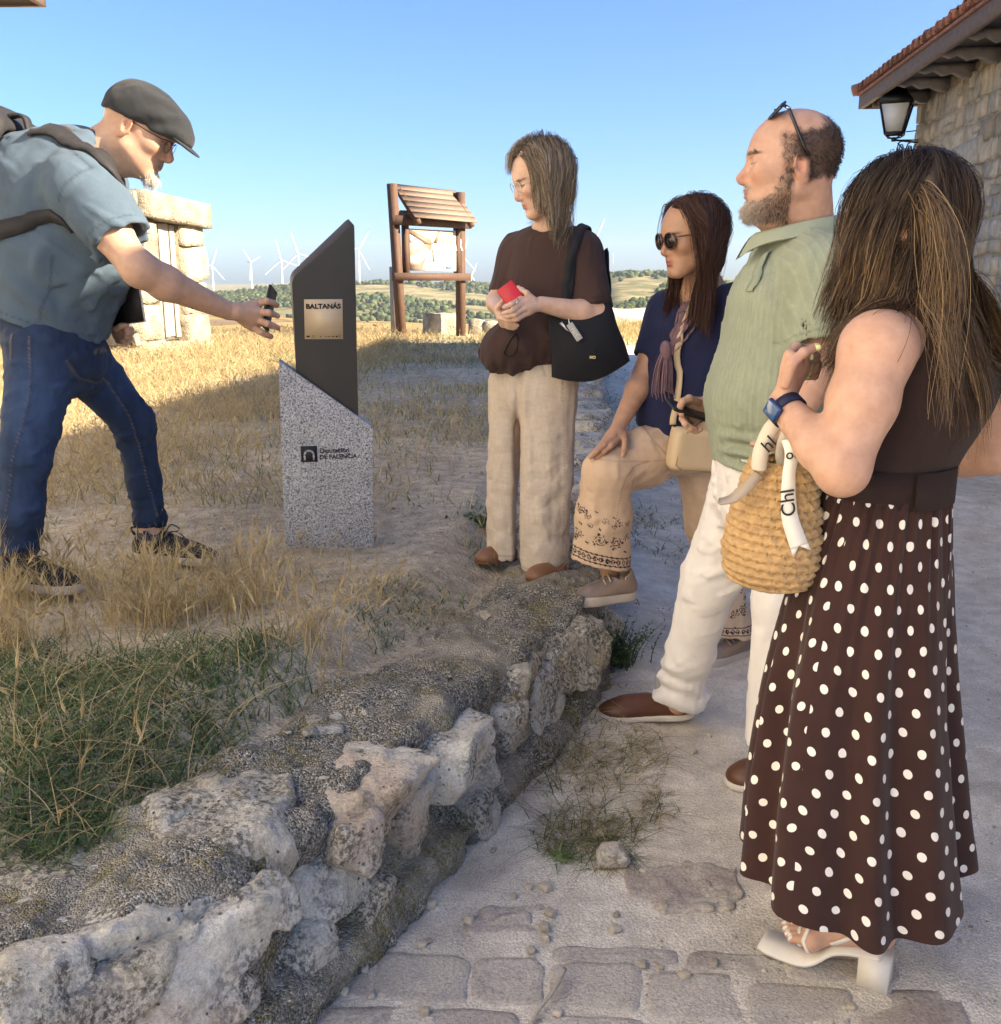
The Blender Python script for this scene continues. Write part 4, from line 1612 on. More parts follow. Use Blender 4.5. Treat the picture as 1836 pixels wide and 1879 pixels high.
M_DARKW = mat_wood("stained_dark_timber", (.055, .028, .018), (.13, .065, .038))
M_ROOFW = mat_wood("sun_bleached_boards", (.15, .095, .065), (.26, .18, .13), grain=(1.5, 1.5, 14))
M_GREYW = mat_wood("silvered_planks", (.20, .17, .135), (.42, .37, .30), grain=(20, 20, 1.2))

def build_board():
	def at(px, py, Y):
		return P(px, py, Y)
	YL, YR = 17.4, 18.5
	gl, gr = P(738, 621, YL), P(845, 615, YR)
	ex = nrm((gr - gl) * A([1, 1, 0]))
	en = A([ex[1], -ex[0], 0])                       # faces the viewer, to the right
	zb = .33
	W = np.linalg.norm((gr - gl)[:2])
	root = empty("notice_board", A([(gl[0] + gr[0]) / 2, (gl[1] + gr[1]) / 2, zb]), "dark timber notice board with a plank roof standing on the hilltop", "notice board")
	o = A([gl[0], gl[1], 0])
	R = np.stack([ex, en, A([0, 0, 1.])], 1)

	def pt(s, d, z):
		return o + ex * s + en * d + A([0, 0, z])
	htop = P(724, 338, YL)[2]
	zr = P(848, 420, YR)[2]
	# posts: the left one is taller and leans outwards
	MB().tube([pt(0, 0, zb - .2), pt(-.14, -.02, htop)], [.088, .088], 4).mk("post", M_DARKW, root)
	MB().tube([pt(W, 0, zb - .2), pt(W + .02, 0, zr + .62)], [.088, .088], 4).mk("post", M_DARKW, root)
	MB().box(pt(.27, -.45, zb + .55), (.06, .06, .75), R).mk("back_post", M_GREYW, root)
	z1, z2, z3 = P(760, 403, YL)[2] - .02, P(770, 508, YL)[2], P(762, 396, YL)[2]
	MB().box(pt(W / 2 - .06, .10, z1), (W / 2 + .22, .04, .075), R).mk("beam", M_DARKW, root)
	MB().box(pt(W / 2 - .06, .10, z2), (W / 2 + .2, .04, .065), R).mk("beam", M_DARKW, root)
	# the panel hangs from short battens between the posts
	zp0, zp1 = z2 + .10, z1 - .12
	for s in (.1, W - .1):
		MB().box(pt(s, .02, (zp0 + zp1) / 2), (.045, .045, (zp1 - zp0) / 2 + .1), R).mk("batten", M_DARKW, root)
	pn = MB().box(pt(W / 2, .03, (zp0 + zp1) / 2), (W / 2 - .15, .018, (zp1 - zp0) / 2), R).mk("panel", simple("panel_white", (.78, .77, .74), .35, .03, 3, 30, 0), root)
	pw, ph = W / 2 - .15, (zp1 - zp0) / 2
	cx, cz = W / 2, (zp0 + zp1) / 2
	f = .052

	def flat(name, poly, col, parent, d=f):
		m = MB()
		m.prism([pt(cx + x * pw, d, cz + z * ph) for x, z in poly], en * .004)
		return m.mk(name, simple("print_" + name, col, .4, .25, 6, 30, 0), parent)
	flat("photo_print", [(-.98, -.95), (-.55, -.95), (-.1, .02), (.0, .35), (.98, .35), (.98, .97), (-.98, .97)], (.50, .36, .27), pn)
	flat("sky_print", [(-.98, .35), (-.4, .3), (-.7, .75), (-.98, .9)], (.55, .66, .75), pn, f + .005)
	flat("beam_print", [(-.98, .75), (-.35, .3), (.0, .28), (-.1, .45), (-.5, .7), (-.98, .97)], (.22, .14, .10), pn, f + .010)
	flat("beam_print", [(.25, .97), (.02, .35), (.14, .35), (.4, .97)], (.30, .2, .14), pn, f + .010)
	flat("post_print", [(-.02, -.55), (.04, -.55), (.05, .3), (-.04, .3)], (.52, .34, .24), pn, f + .010)
	flat("wall_print", [(-.98, -.75), (-.6, -.7), (-.15, -.1), (-.3, .12), (-.7, -.2), (-.98, -.3)], (.66, .50, .40), pn, f + .006)
	flat("logo_print", [(.55, -.88), (.78, -.88), (.78, -.76), (.55, -.76)], (.05, .22, .55), pn)
	flat("logo_print", [(.40, -.88), (.46, -.88), (.46, -.76), (.40, -.76)], (.70, .35, .08), pn)
	text_on("LAGAR", .30, pt(cx + .58 * pw, f + .012, cz + .30 * ph), ex, (0, 0, 1), simple("print_text", (.82, .76, .68), .5, 0, 3, 3, 0), "lettering", pn, sx=.85)
	# lean-to roof: six boards falling towards the viewer
	ra0, ra1 = P(727, 340, YL), P(846, 353, YR)
	rb0, rb1 = P(764, 398, YL), P(882, 404, YR)
	s0 = (ra0 - o) @ ex + .04
	s1 = W + .08
	zt, ze = htop + .02, P(764, 398, YL - .25)[2]
	dt, de = -.16, .36
	n = 6
	for i in range(n):
		t0, t1 = i / n, (i + 1) / n - .006
		a0, a1 = pt(s0, lerp(dt, de, t0), lerp(zt, ze, t0)), pt(s1, lerp(dt, de, t0), lerp(zt, ze, t0) - .02)
		b0, b1 = pt(s0, lerp(dt, de, t1), lerp(zt, ze, t1)), pt(s1, lerp(dt, de, t1), lerp(zt, ze, t1) - .02)
		MB().prism([b0, b1, a1, a0], A([0, 0, -.022 + .004 * (i % 2)])).mk("roof_board", M_ROOFW, root)
	for s in (s0 + .10, s1 - .12):
		MB().tube([pt(s, dt + .02, zt - .10), pt(s, de - .03, ze - .09)], [.07, .07], 4).mk("rafter", M_DARKW, root)
		MB().tube([pt(s, dt + .05, z1 + .12), pt(s, de - .15, z1 + .10)], [.06, .06], 4).mk("tie", M_DARKW, root)

build_board()

# ------------------------------------------------------------------ dry-stone hut with a plank door
M_HUT = [simple("hut_stone", (.34, .29, .215), .95, .55, 5, 28, 1.0, .05, rand=.2), simple("hut_stone_pale", (.40, .345, .26), .95, .5, 5, 30, 1.0, .05, rand=.15)]
M_HMORT = simple("hut_mortar", (.26, .215, .15), .97, .4, 9, 35, 1.0, .03)

def rough_block(c, h, R, seed, n=3, amp=.12, r=.16):
	"""irregular hewn block: subdivided box, corners eased, faces uneven (low poly)"""
	g = np.random.default_rng(seed)
	key = (n,)
	if key not in rough_block.cache:
		bm = bmesh.new()
		bmesh.ops.create_cube(bm, size=2.0)
		bmesh.ops.subdivide_edges(bm, edges=list(bm.edges), cuts=n, use_grid_fill=True)
		bm.verts.index_update()
		rough_block.cache[key] = (A([v.co[:] for v in bm.verts]), [[v.index for v in f.verts] for f in bm.faces])
		bm.free()
	V, F = rough_block.cache[key]
	V = V.copy()
	ln = np.linalg.norm(V, axis=1, keepdims=True)
	V = V * (1 - r) + V / ln * 1.25 * r
	h = A(h, float)
	V = V * h
	# skewed quadrilateral outline
	k = g.uniform(-.16, .16, 4)
	V = V + np.stack([k[0] * V[:, 2], 0 * V[:, 0], k[1] * V[:, 0] * .5], -1)
	V = V + amp * min(h) * np.stack([vnoise(V + seed, 2.2 / min(h)), vnoise(V + seed + 7, 2.2 / min(h)), vnoise(V + seed + 13, 2.2 / min(h))], -1)
	return A(c) + V @ A(R).T, F

rough_block.cache = {}

def rubble_face(parent, o, ex, en, w, h, ch, cw, seed, mats, name="stone", skip=None, depth=.10, proud=.03, minw=.5):
	"""courses of uneven stones over a face; o = lower left corner, ex along, en outward"""
	g = np.random.default_rng(seed)
	R = np.stack([ex, en, A([0, 0, 1.])], 1)
	z, k = 0.0, 0
	while z < h - .03:
		rh = min(ch * g.uniform(.7, 1.35), h - z)
		if h - z - rh < ch * .4:
			rh = h - z
		x = -g.uniform(0, cw * .5)
		while x < w:
			sw = cw * g.uniform(minw, 1.6) * (1 if g.random() > .15 else .5)
			a, b_ = max(x, 0), min(x + sw, w)
			split = g.random() < .22 and rh > ch * .8
			if b_ - a > .05 and (skip is None or not skip((a + b_) / 2, z + rh / 2)):
				for zz, hh in (((z, rh),) if not split else ((z, rh * .5), (z + rh * .5, rh * .5))):
					c = o + ex * ((a + b_) / 2) + en * (proud - depth + g.uniform(-.015, .015)) + A([0, 0, zz + hh / 2 + g.uniform(-.01, .01)])
					V, F = rough_block(c, ((b_ - a) / 2 - .012, depth, hh / 2 - .011), R, int(g.integers(1e6)), n=2, amp=.20, r=.12)
					mk(name, V, F, mats[int(g.integers(len(mats)))], parent, smooth=True)
					k += 1
			x += sw
		z += rh
	return k

def build_hut():
	a, b_ = P(258, 645, 13.6), P(388, 640, 15.2)
	a, b_ = A([a[0], a[1], 0]), A([b_[0], b_[1], 0])
	ex = nrm(b_ - a)
	en = A([ex[1], -ex[0], 0])                       # sunlit face, to the right
	W, zb = np.linalg.norm(b_ - a), .26
	D = 1.9
	root = empty("stone_hut", (a + b_) / 2 + A([0, 0, zb]), "ruined pale stone hut with a weathered plank door behind the capped man", "hut")
	R = np.stack([ex, en, A([0, 0, 1.])], 1)

	def pt(s, d, z):
		return a + ex * s + en * d + A([0, 0, zb + z])
	H0, H1 = P(248, 338, 13.6)[2] - zb, P(383, 374, 15.2)[2] - zb
	s_d0, s_d1 = W * .33, W * .63                     # door opening
	zd0, zd1 = .32, P(318, 412, 14.9)[2] - zb
	core = MB()
	for s0, s1, z0, z1 in ((0.05, s_d0, 0, zd1 + .1), (s_d1, W - .12, 0, zd1 + .1), (s_d0, s_d1, 0, zd0 - .1), (.05, W - .06, zd1 + .1, (H0 + H1) / 2 - .22)):
		core.box(pt((s0 + s1) / 2, -D / 2 - .03, (z0 + z1) / 2), ((s1 - s0) / 2, D / 2, (z1 - z0) / 2), R)
	core.mk("core", M_HMORT, root)
	k = 0

	def blk(s0, s1, z0, z1, d=.10, pr=.0, mat=0, seed=None, amp=.16, n=4):
		nonlocal k
		k += 1
		V, F = rough_block(pt((s0 + s1) / 2, pr - d, (z0 + z1) / 2), ((s1 - s0) / 2, d, (z1 - z0) / 2), R, 700 + k, n=n, amp=amp * .7, r=.06)
		return mk("stone", V, F, M_HUT[mat], root)
	# jambs of big blocks
	zz = 0
	for i, hh in enumerate((.34, .5, .42, .5, .42)):
		blk(0, s_d0 - .02, zz, min(zz + hh, zd1) - .015, .22, .02, 1)
		zz += hh
		if zz >= zd1:
			break
	zz = .12
	for i, hh in enumerate((.55, .45, .5, .5, .4)):
		blk(s_d1 + .02, W - .06 * (i % 2), zz, min(zz + hh, zd1) - .015, .26, .03, 1)
		zz += hh
		if zz >= zd1:
			break
	blk(-.05, W + .1, -.25, .14, .28, .10, 1)                       # sill
	blk(s_d0 - .05, s_d1 + .05, .10, zd0 - .02, .2, .0, 1)
	o = blk(s_d0 - .42, W + .02, zd1, zd1 + .34, .30, .14, 1, amp=.10)  # lintel
	o.name = "lintel"
	# rubble above the lintel, falling away to the right
	rubble_face(root, pt(0, 0, zd1 + .35), ex, en, W, max(H0 - zd1 - .38, .3), .17, .30, 31, M_HUT, skip=lambda s, z: z > lerp(H0, H1, s / W) - zd1 - .35, depth=.16, proud=.05)
	rubble_face(root, pt(0, 0, zd1 - .02), ex, en, s_d0 - .43, .4, .19, .28, 33, M_HUT, depth=.14, proud=.05)
	# side facing the viewer
	rubble_face(root, pt(0, -D, 0), en, -ex, D, H0 - .1, .24, .38, 37, M_HUT, depth=.12, proud=.06)
	for i in range(16):
		s, dd = rng.uniform(0, W), rng.uniform(-D, 0)
		zt = lerp(H0, H1, s / W) - .12
		V, F = rough_block(pt(s, dd, zt + rng.uniform(-.05, .06)), (rng.uniform(.12, .24), rng.uniform(.1, .2), rng.uniform(.06, .11)), R, 900 + i, n=2)
		mk("stone", V, F, M_HUT[i % 2], root)
	# door of four planks, recessed
	dr = MB().box(pt((s_d0 + s_d1) / 2, -.135, (zd0 + zd1) / 2), ((s_d1 - s_d0) / 2, .02, (zd1 - zd0) / 2), R).mk("door", M_GREYW, root)
	n = 4
	for i in range(n):
		w = (s_d1 - s_d0) / n
		MB().box(pt(s_d0 + w * (i + .5), -.10 + .012 * (i % 2), (zd0 + zd1) / 2 + .01 * (i % 3)), (w / 2 - .008, .018, (zd1 - zd0) / 2 - .03), R, .004).mk("plank", M_GREYW, dr)

build_hut()

# hewn block by the board and the broken parapet across the valley side of the path
def solo_block(px, py0, py1, w, d, Y, yaw, label, cat="stone", mat=0, name="hewn_block"):
	b, t = P(px, py1, Y), P(px, py0, Y)
	R = frame((math.cos(yaw), math.sin(yaw), 0))
	hh = t[2] - b[2] + .1
	V, F = rough_block(A([b[0], b[1], b[2] - .1 + hh / 2]), (w / 2, d / 2, hh / 2), R, int(px), n=5, amp=.10, r=.12)
	return tag(mk(name, V, F, M_HUT[mat], None), label, cat)

solo_block(808, 575, 612, .55, .38, 18.9, .5, "single hewn limestone block standing between the notice board posts", mat=1)

par = empty("broken_parapet", (2.6, 20.5, .3), "low broken limestone parapet along the far edge of the path", "wall")
for i in range(26):
	x = -.5 + i * .33 + rng.uniform(-.05, .05)
	y = 21.2 - .05 * x + rng.uniform(-.1, .1)
	hz = rng.uniform(.10, .26)
	zb = P(1160, 612, y)[2] - .08
	V, F = rough_block((x, y, zb + hz * .6), (rng.uniform(.13, .2), .16, hz), frame((1, rng.uniform(-.2, .2), 0)), 1200 + i, n=2, amp=.2, r=.3)
	mk("stone", V, F, M_HUT[1], par)
# ------------------------------------------------------------------ stone house on the right
M_HST = [simple("house_stone", (.40, .335, .245), .95, .3, 8, 34, .9, .014, rand=.28), simple("house_stone_grey", (.37, .33, .27), .95, .3, 10, 34, .9, .014, rand=.25)]
M_POINT = simple("house_pointing", (.47, .40, .30), .97, .25, 9, 60, .8, .01)
M_EAVE = mat_wood("eave_timber", (.10, .062, .045), (.17, .11, .08), grain=(3, 3, 3))
M_TILE = simple("roof_tile", (.34, .15, .095), .85, .35, 10, 60, .4, .006, rand=.3)
M_CORB = simple("corbel_plaster", (.24, .21, .19), .85, .2, 8, 50, .2)

def mat_glass_frost():
	m, nt, b = newmat("lantern_glass")
	b.inputs["Base Color"].default_value = (.82, .82, .78, 1)
	b.inputs["Roughness"].default_value = .35
	b.inputs["Transmission Weight"].default_value = .35
	return m

def build_house():
	far = A([5.5, 14.0, 0.])
	dr = nrm(A([.105, 1.0, 0]))                      # along the wall, away from the viewer
	en = A([-dr[1], dr[0], 0])                       # outward, to the path
	near = far - dr * 15
	H, L = 3.66, 15.0
	root = empty("stone_house", (far + near) / 2, "rubble stone house with a red tiled roof and dark timber eaves", "house")
	R = np.stack([dr, en, A([0, 0, 1.])], 1)

	def pt(s, d, z):
		"""s metres back from the far corner, d out from the wall"""
		return far - dr * s + en * d + A([0, 0, z])
	D = 7.0
	# window opening close to the far end (only its edge shows past the hair)
	ws, wz, ww, wh = 2.06, 2.32, .40, .62
	body = MB()
	for s0, s1, z0, z1 in ((0, ws - ww / 2, -.4, H + .10), (ws + ww / 2, L, -.4, H + .10), (ws - ww / 2, ws + ww / 2, -.4, wz - wh / 2), (ws - ww / 2, ws + ww / 2, wz + wh / 2, H + .10)):
		body.box(pt((s0 + s1) / 2, -.3, (z0 + z1) / 2), ((s1 - s0) / 2, .298, (z1 - z0) / 2), R)
	body.box(pt(L / 2, -D / 2 - .3, H / 2 - .2), (L / 2 - .02, D / 2 - .3, H / 2 + .2), R)
	body.mk("wall", M_POINT, root)
	w = MB().box(pt(ws, -.22, wz), (ww / 2 - .01, .03, wh / 2 - .01), R).mk("window", M_SOFF, root)
	MB().box(pt(ws, -.19, wz), (.02, .012, wh / 2 - .01), R).mk("mullion", M_EAVE, w)

	def skip(s, z):
		# rubble_face runs from its own origin: s measured towards the far corner
		q = 5.2 - s
		return (abs(q - ws) < ww / 2 + .30 and abs(z - .0 - wz) < wh / 2 + .28) or q < .30
	rubble_face(root, pt(5.2, 0, 0), dr, en, 5.2, H, .20, .27, 51, M_HST, skip=skip, depth=.10, proud=.020)
	# dressed blocks: quoins at the corner and the window surround
	z, i = 0.0, 0
	while z < H - .05:
		hh = min(rng.uniform(.26, .38), H - z)
		wq = .34 if i % 2 else .22
		V, F = rough_block(pt(wq / 2 - .012, -.08, z + hh / 2), (wq / 2, .115, hh / 2 - .007), R, 1500 + i, n=3, amp=.04, r=.06)
		mk("quoin", V, F, M_HST[0], root)
		z += hh
		i += 1
	for s, z, hs, hz in ((ws, wz + wh / 2 + .15, .48, .145), (ws, wz - wh / 2 - .13, .42, .12), (ws - ww / 2 - .15, wz + .14, .14, .17), (ws - ww / 2 - .13, wz - .18, .12, .13), (ws + ww / 2 + .15, wz + .12, .14, .19), (ws + ww / 2 + .14, wz - .19, .13, .11)):
		V, F = rough_block(pt(s, -.07, z), (hs, .115, hz), R, int(1000 * (s + z)), n=3, amp=.05, r=.07)
		mk("dressed_stone", V, F, M_HST[1], root)
	# eaves: soffit, fascia, carved rafter ends, tiles
	ov, gb = .66, .42                                # overhang, gable overhang
	zE = H + .02
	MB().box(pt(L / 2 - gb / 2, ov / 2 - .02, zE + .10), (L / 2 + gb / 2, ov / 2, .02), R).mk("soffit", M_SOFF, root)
	MB().box(pt(L / 2 - gb / 2, ov + .0, zE + .10), (L / 2 + gb / 2 + .02, .03, .115), R).mk("fascia", M_EAVE, root)
	MB().box(pt(-gb, ov / 2, zE + .10), (.03, ov / 2 - .035, .115), R).mk("barge_board", M_EAVE, root)
	MB().box(pt(-.09, ov / 2 - .05, zE + .02), (.06, ov / 2 - .03, .06), R).mk("wall_plate", M_EAVE, root)
	s = .30
	while s < 9:
		prof = [(-.03, .08), (ov - .06, .08), (ov - .07, .02), (ov - .16, -.012), (ov - .24, .02), (ov - .34, -.035), (ov - .44, -.01), (ov - .56, -.065), (-.03, -.075)]
		MB().prism([pt(s - .055, d, zE + z) for d, z in prof], dr * -.11).mk("rafter_end", M_CORB, root)
		s += .82
	# roof plane and barrel tiles
	pitch = math.tan(math.radians(17))
	ztop = lambda d: zE + .225 + (ov - d) * pitch
	MB().prism([pt(-gb - .02, ov + .06, ztop(ov + .06) - .03), pt(L, ov + .06, ztop(ov + .06) - .03), pt(L, -D / 2, ztop(-D / 2)), pt(-gb - .02, -D / 2, ztop(-D / 2))], A([0, 0, -.03])).mk("roof_deck", M_TILE, root)
	n = 44
	s0 = -gb + .04
	for i in range(n):
		sc_ = s0 + i * .205
		a = np.linspace(-.1, math.pi + .1, 9)
		V, F = [], []
		rr = .085 * (1 + .05 * math.sin(i * 7.3))
		lift = .012 * math.sin(i * 3.1)
		for j, d in enumerate((ov + .11, ov + .112, -1.6)):
			r_ = rr * (1 if j else .88)
			for t in a:
				V.append(pt(sc_ - math.cos(t) * r_, d, ztop(d) + lift + math.sin(t) * r_ * 1.0 - .005))
		m = 9
		F = [[l * m + q, l * m + q + 1, (l + 1) * m + q + 1, (l + 1) * m + q] for l in range(2) for q in range(m - 1)]
		o = mk("tile", V, F, M_TILE, root)
		so = o.modifiers.new("thick", 'SOLIDIFY')
		so.thickness = .014
		V, F = [], []
		for d in (ov + .085, -1.6):
			for t in np.linspace(math.pi + .2, 2 * math.pi - .2, 6):
				V.append(pt(sc_ + .1025 - math.cos(t) * .06, d, ztop(d) + .03 + math.sin(t) * .055))
		F = [[q, q + 1, 6 + q + 1, 6 + q] for q in range(5)]
		mk("tile", V, F, M_TILE, root)
	gl = MB()
	gl.tube([pt(-gb - .02, d, ztop(d) + .03) for d in np.linspace(ov + .12, -1.6, 12)], .075, 8)
	gl.mk("gable_tile", M_TILE, root)
	# small wall lamp arm and sensor at the corner
	# ---- wrought lantern on its scroll bracket
	base = pt(.12, 0, 0)
	lc = P(1640, 245, base[1] - .35)                 # lantern axis
	lc = A([lc[0], lc[1], 0])
	zt, zb_, zarm = P(1640, 186, lc[1])[2], P(1640, 246, lc[1])[2], P(1640, 257, lc[1])[2]
	lan = empty("street_lantern", A([lc[0], lc[1], zarm]), "black iron wall lantern with frosted panes hung under the house eaves", "lantern")
	ld = nrm((base - lc) * A([1, 1, 0]))
	Rl = np.stack([ld, A([-ld[1], ld[0], 0]), A([0, 0, 1.])], 1)
	hz = zt - zb_
	w0, w1 = .105, .185
	Rl2 = Rl @ A([[math.cos(.5), -math.sin(.5), 0], [math.sin(.5), math.cos(.5), 0], [0, 0, 1]])

	def lp(x, y, z):
		return lc + Rl2 @ A([x, y, 0]) + A([0, 0, z])
	gp = simple("lantern_pane", (.80, .80, .76), .3, .05, 5, 20, 0)
	zs = zt - .02
	cor = [(-1, -1), (1, -1), (1, 1), (-1, 1)]
	for i in range(4):
		a, b2 = A(cor[i]), A(cor[(i + 1) % 4])
		q = [lp(*(a * w0 * .93), zb_ + .02), lp(*(b2 * w0 * .93), zb_ + .02), lp(*(b2 * w1 * .93), zs - .03), lp(*(a * w1 * .93), zs - .03)]
		nn = nrm(np.cross(q[1] - q[0], q[3] - q[0]))
		MB().prism(q, -nn * .006).mk("pane", gp, lan)
	fr = MB()
	for c in cor:
		fr.tube([lp(c[0] * w0, c[1] * w0, zb_), lp(c[0] * w1, c[1] * w1, zs)], .014, 6)
	for w_, z in ((w0, zb_), (w1, zs)):
		for i in range(4):
			a, b2 = A(cor[i]), A(cor[(i + 1) % 4])
			fr.tube([lp(*(a * w_), z), lp(*(b2 * w_), z)], .016, 6)
	fr.mk("frame", M_IRON, lan)
	rf = MB()
	V = [lp(c[0] * w1 * 1.14, c[1] * w1 * 1.14, zs) for c in cor] + [lp(c[0] * w1 * .72, c[1] * w1 * .72, zs + .10) for c in cor] + [lp(c[0] * w1 * .45, c[1] * w1 * .45, zs + .22) for c in cor] + [lp(c[0] * .02, c[1] * .02, zs + .27) for c in cor]
	F = [[0, 1, 2, 3][::-1], [12, 13, 14, 15]] + [[l * 4 + i, l * 4 + (i + 1) % 4, l * 4 + 4 + (i + 1) % 4, l * 4 + 4 + i] for l in range(3) for i in range(4)]
	rf.put(V, F)
	rf.tube([lp(0, 0, zs + .26), lp(0, 0, zs + .34)], [.02, .035], 8)
	rf.mk("hood", M_IRON, lan)
	br = MB()
	br.tube([lp(0, 0, zarm - .02), lp(0, 0, zarm + .03)], .03, 8)
	for c in cor:
		br.tube([lp(0, 0, zarm + .01), lp(c[0] * .08, c[1] * .08, zarm + .035), lp(c[0] * w0 * .9, c[1] * w0 * .9, zb_)], .009, 6)
	wallp = A([base[0], base[1], zarm]) + en * .0
	l0 = A([lc[0], lc[1], zarm])
	br.tube([l0, wallp + A([0, 0, .01])], .013, 6)
	br.tube([l0 + A([0, 0, -.0]) + ld * .05, wallp + A([0, 0, .045])], .009, 6)
	br.box(wallp + en * .01 + A([0, 0, -.06]), (.02, .012, .17), R)
	LL = np.linalg.norm(wallp - l0)
	for k, (f0, rr_) in enumerate(((.30, .085), (.62, .075), (.86, .06))):
		t = np.linspace(0, 4.2 * math.pi / 2 * 1.6, 26)
		rad = rr_ * (1 - t / t.max() * .8)
		cc = l0 + ld * (LL * f0) + A([0, 0, -.05 - rr_ * .45])
		br.tube([cc + ld * (math.cos(u + 1.5) * r_) + A([0, 0, math.sin(u + 1.5) * r_]) for u, r_ in zip(t, rad)], .008, 5)
	br.tube([l0 + ld * .1 + A([0, 0, -.03]), l0 + ld * LL * .5 + A([0, 0, -.14]), wallp + A([0, 0, -.2])], .009, 5)
	br.mk("bracket", M_IRON, lan)
	sc2 = P(1681, 247, far[1] + .1)
	sn = MB()
	sn.tube([pt(.05, .0, sc2[2] + .03), pt(.02, .16, sc2[2] + .02)], .008, 6)
	V, Q = surf(SDF().add(ell(pt(.02, .2, sc2[2]), (.035, .035, .045)), 0), .012)
	sn.put(V, Q)
	tag(sn.mk("wall_sensor", M_IRON, None), "small black sensor on a short arm at the house corner", "sensor")

build_house()

# ------------------------------------------------------------------ neighbouring house: only its eave corner reaches into view
def build_neighbour():
	c = P(72, 9, 9.0)
	root = empty("neighbour_house", (-8.5, 5.5, 0), "corner of a dark timber eave jutting in at the top left", "house")
	zE = c[2]
	lw_ = simple("bounce_limewash", (.80, .77, .71), .95, .10, 2, 30, .5, .01)  # whiteness picked so the unseen walls bounce sunlight into the shade
	MB().box((-8.8, 5.7, zE / 2 - .1), (4.0, 2.7, zE / 2 + .1)).mk("wall", lw_, root)
	MB().box((-7.2, -3.6, 3.4), (4.0, 6.4, 3.6)).mk("wall", lw_, root)  # unseen taller block, added to reflect sun onto the shaded foreground
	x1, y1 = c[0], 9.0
	MB().box(((x1 - 13) / 2, (y1 + 3.0) / 2, zE + .03), ((x1 + 13) / 2, (y1 - 3.0) / 2, .03)).mk("soffit", M_SOFF, root)
	MB().box(((x1 - 13) / 2, y1 + .02, zE + .10), ((x1 + 13) / 2 + .04, .02, .11)).mk("fascia", M_EAVE, root)
	MB().box((x1 + .022, (y1 + 3.0) / 2, zE + .10), (.02, (y1 - 3.0) / 2, .11)).mk("barge_board", mat_wood("eave_timber_lit", (.26, .17, .12), (.36, .25, .18)), root)
	MB().prism([(x1 + .06, y1 + .06, zE + .22), (-13, y1 + .06, zE + .22), (-13, 6.0, zE + 1.3), (x1 + .06, 6.0, zE + 1.3)], A([0, 0, .06])).mk("roof", M_TILE, root)
	MB().prism([(x1 + .06, 2.96, zE + .22), (-13, 2.96, zE + .22), (-13, 6.0, zE + 1.3), (x1 + .06, 6.0, zE + 1.3)], A([0, 0, .06])).mk("roof", M_TILE, root)

build_neighbour()

# ------------------------------------------------------------------ wind turbines on the far ridge
M_WHITE = simple("turbine_white", (.80, .80, .80), .5, .02, 1, 1, 0)

def build_turbine(px, py, Y, R, ang, yaw, label):
	hub = P(px, py, Y)
	g0 = float(zland(hub[0], hub[1]))
	root = empty("wind_turbine", A([hub[0], hub[1], g0]), label, "wind turbine", "wind turbines along the ridge")
	H = hub[2] - g0
	t = MB()
	t.tube([A([hub[0], hub[1] + 3, g0 + H * f]) for f in np.linspace(-.05, 1, 6)], np.linspace(2.6, 1.5, 6), 10)
	t.mk("tower", M_WHITE, root, smooth=True)
	d = A([math.sin(yaw), -math.cos(yaw), 0])        # rotor axis, towards the viewer
	rt = A([math.cos(yaw), math.sin(yaw), 0])
	MB().box(hub - d * 3.0, (1.9, 4.6, 1.9), np.stack([rt, d, A([0, 0, 1.])], 1), .5).mk("nacelle", M_WHITE, root)
	MB().tube([hub + d * 1.2, hub + d * 2.4, hub + d * 3.4], [1.7, 1.5, .3], 10).mk("hub", M_WHITE, root, smooth=True)
	for k in range(3):
		a = ang + k * 2 * math.pi / 3
		e = rt * math.sin(a) + A([0, 0, math.cos(a)])
		s = rt * math.cos(a) - A([0, 0, math.sin(a)])
		V, F = [], []
		for f, w, th in ((0, .9, .9), (.08, 1.1, .8), (.2, 1.9, .5), (.5, 1.3, .35), (.8, .8, .22), (1, .25, .1)):
			c = hub + d * 2 + e * (f * R + 1)
			V += [c + s * w * 1.2, c + d * th, c - s * w * .7, c - d * th]
		F = [[l * 4 + i, l * 4 + (i + 1) % 4, l * 4 + 4 + (i + 1) % 4, l * 4 + 4 + i] for l in range(5) for i in range(4)] + [[0, 1, 2, 3], [23, 22, 21, 20]]
		mk("blade", V, F, M_WHITE, root)

for a in [(388, 487, 2500, 46, .35, .3, "wind turbine beside the hut, leftmost on the ridge"),
		  (459, 481, 2500, 44, 1.25, 1.25, "wind turbine seen almost edge-on, second from the left"),
		  (515, 478, 2300, 46, -.2, .1, "wind turbine left of the dark steel slab, third from the left"),
		  (546, 466, 2200, 46, -.27, .1, "wind turbine half hidden behind the sloping top of the steel slab"),
		  (657, 458, 2100, 46, .55, .2, "wind turbine just right of the steel slab"),
		  (848, 470, 2300, 44, .3, .2, "wind turbine behind the right post of the notice board"),
		  (864, 506, 2900, 40, .45, .2, "small distant wind turbine low on the ridge right of the notice board"),
		  (1091, 440, 1900, 44, .42, .1, "wind turbine hidden behind the woman with the black tote, one blade showing")]:
	build_turbine(*a)

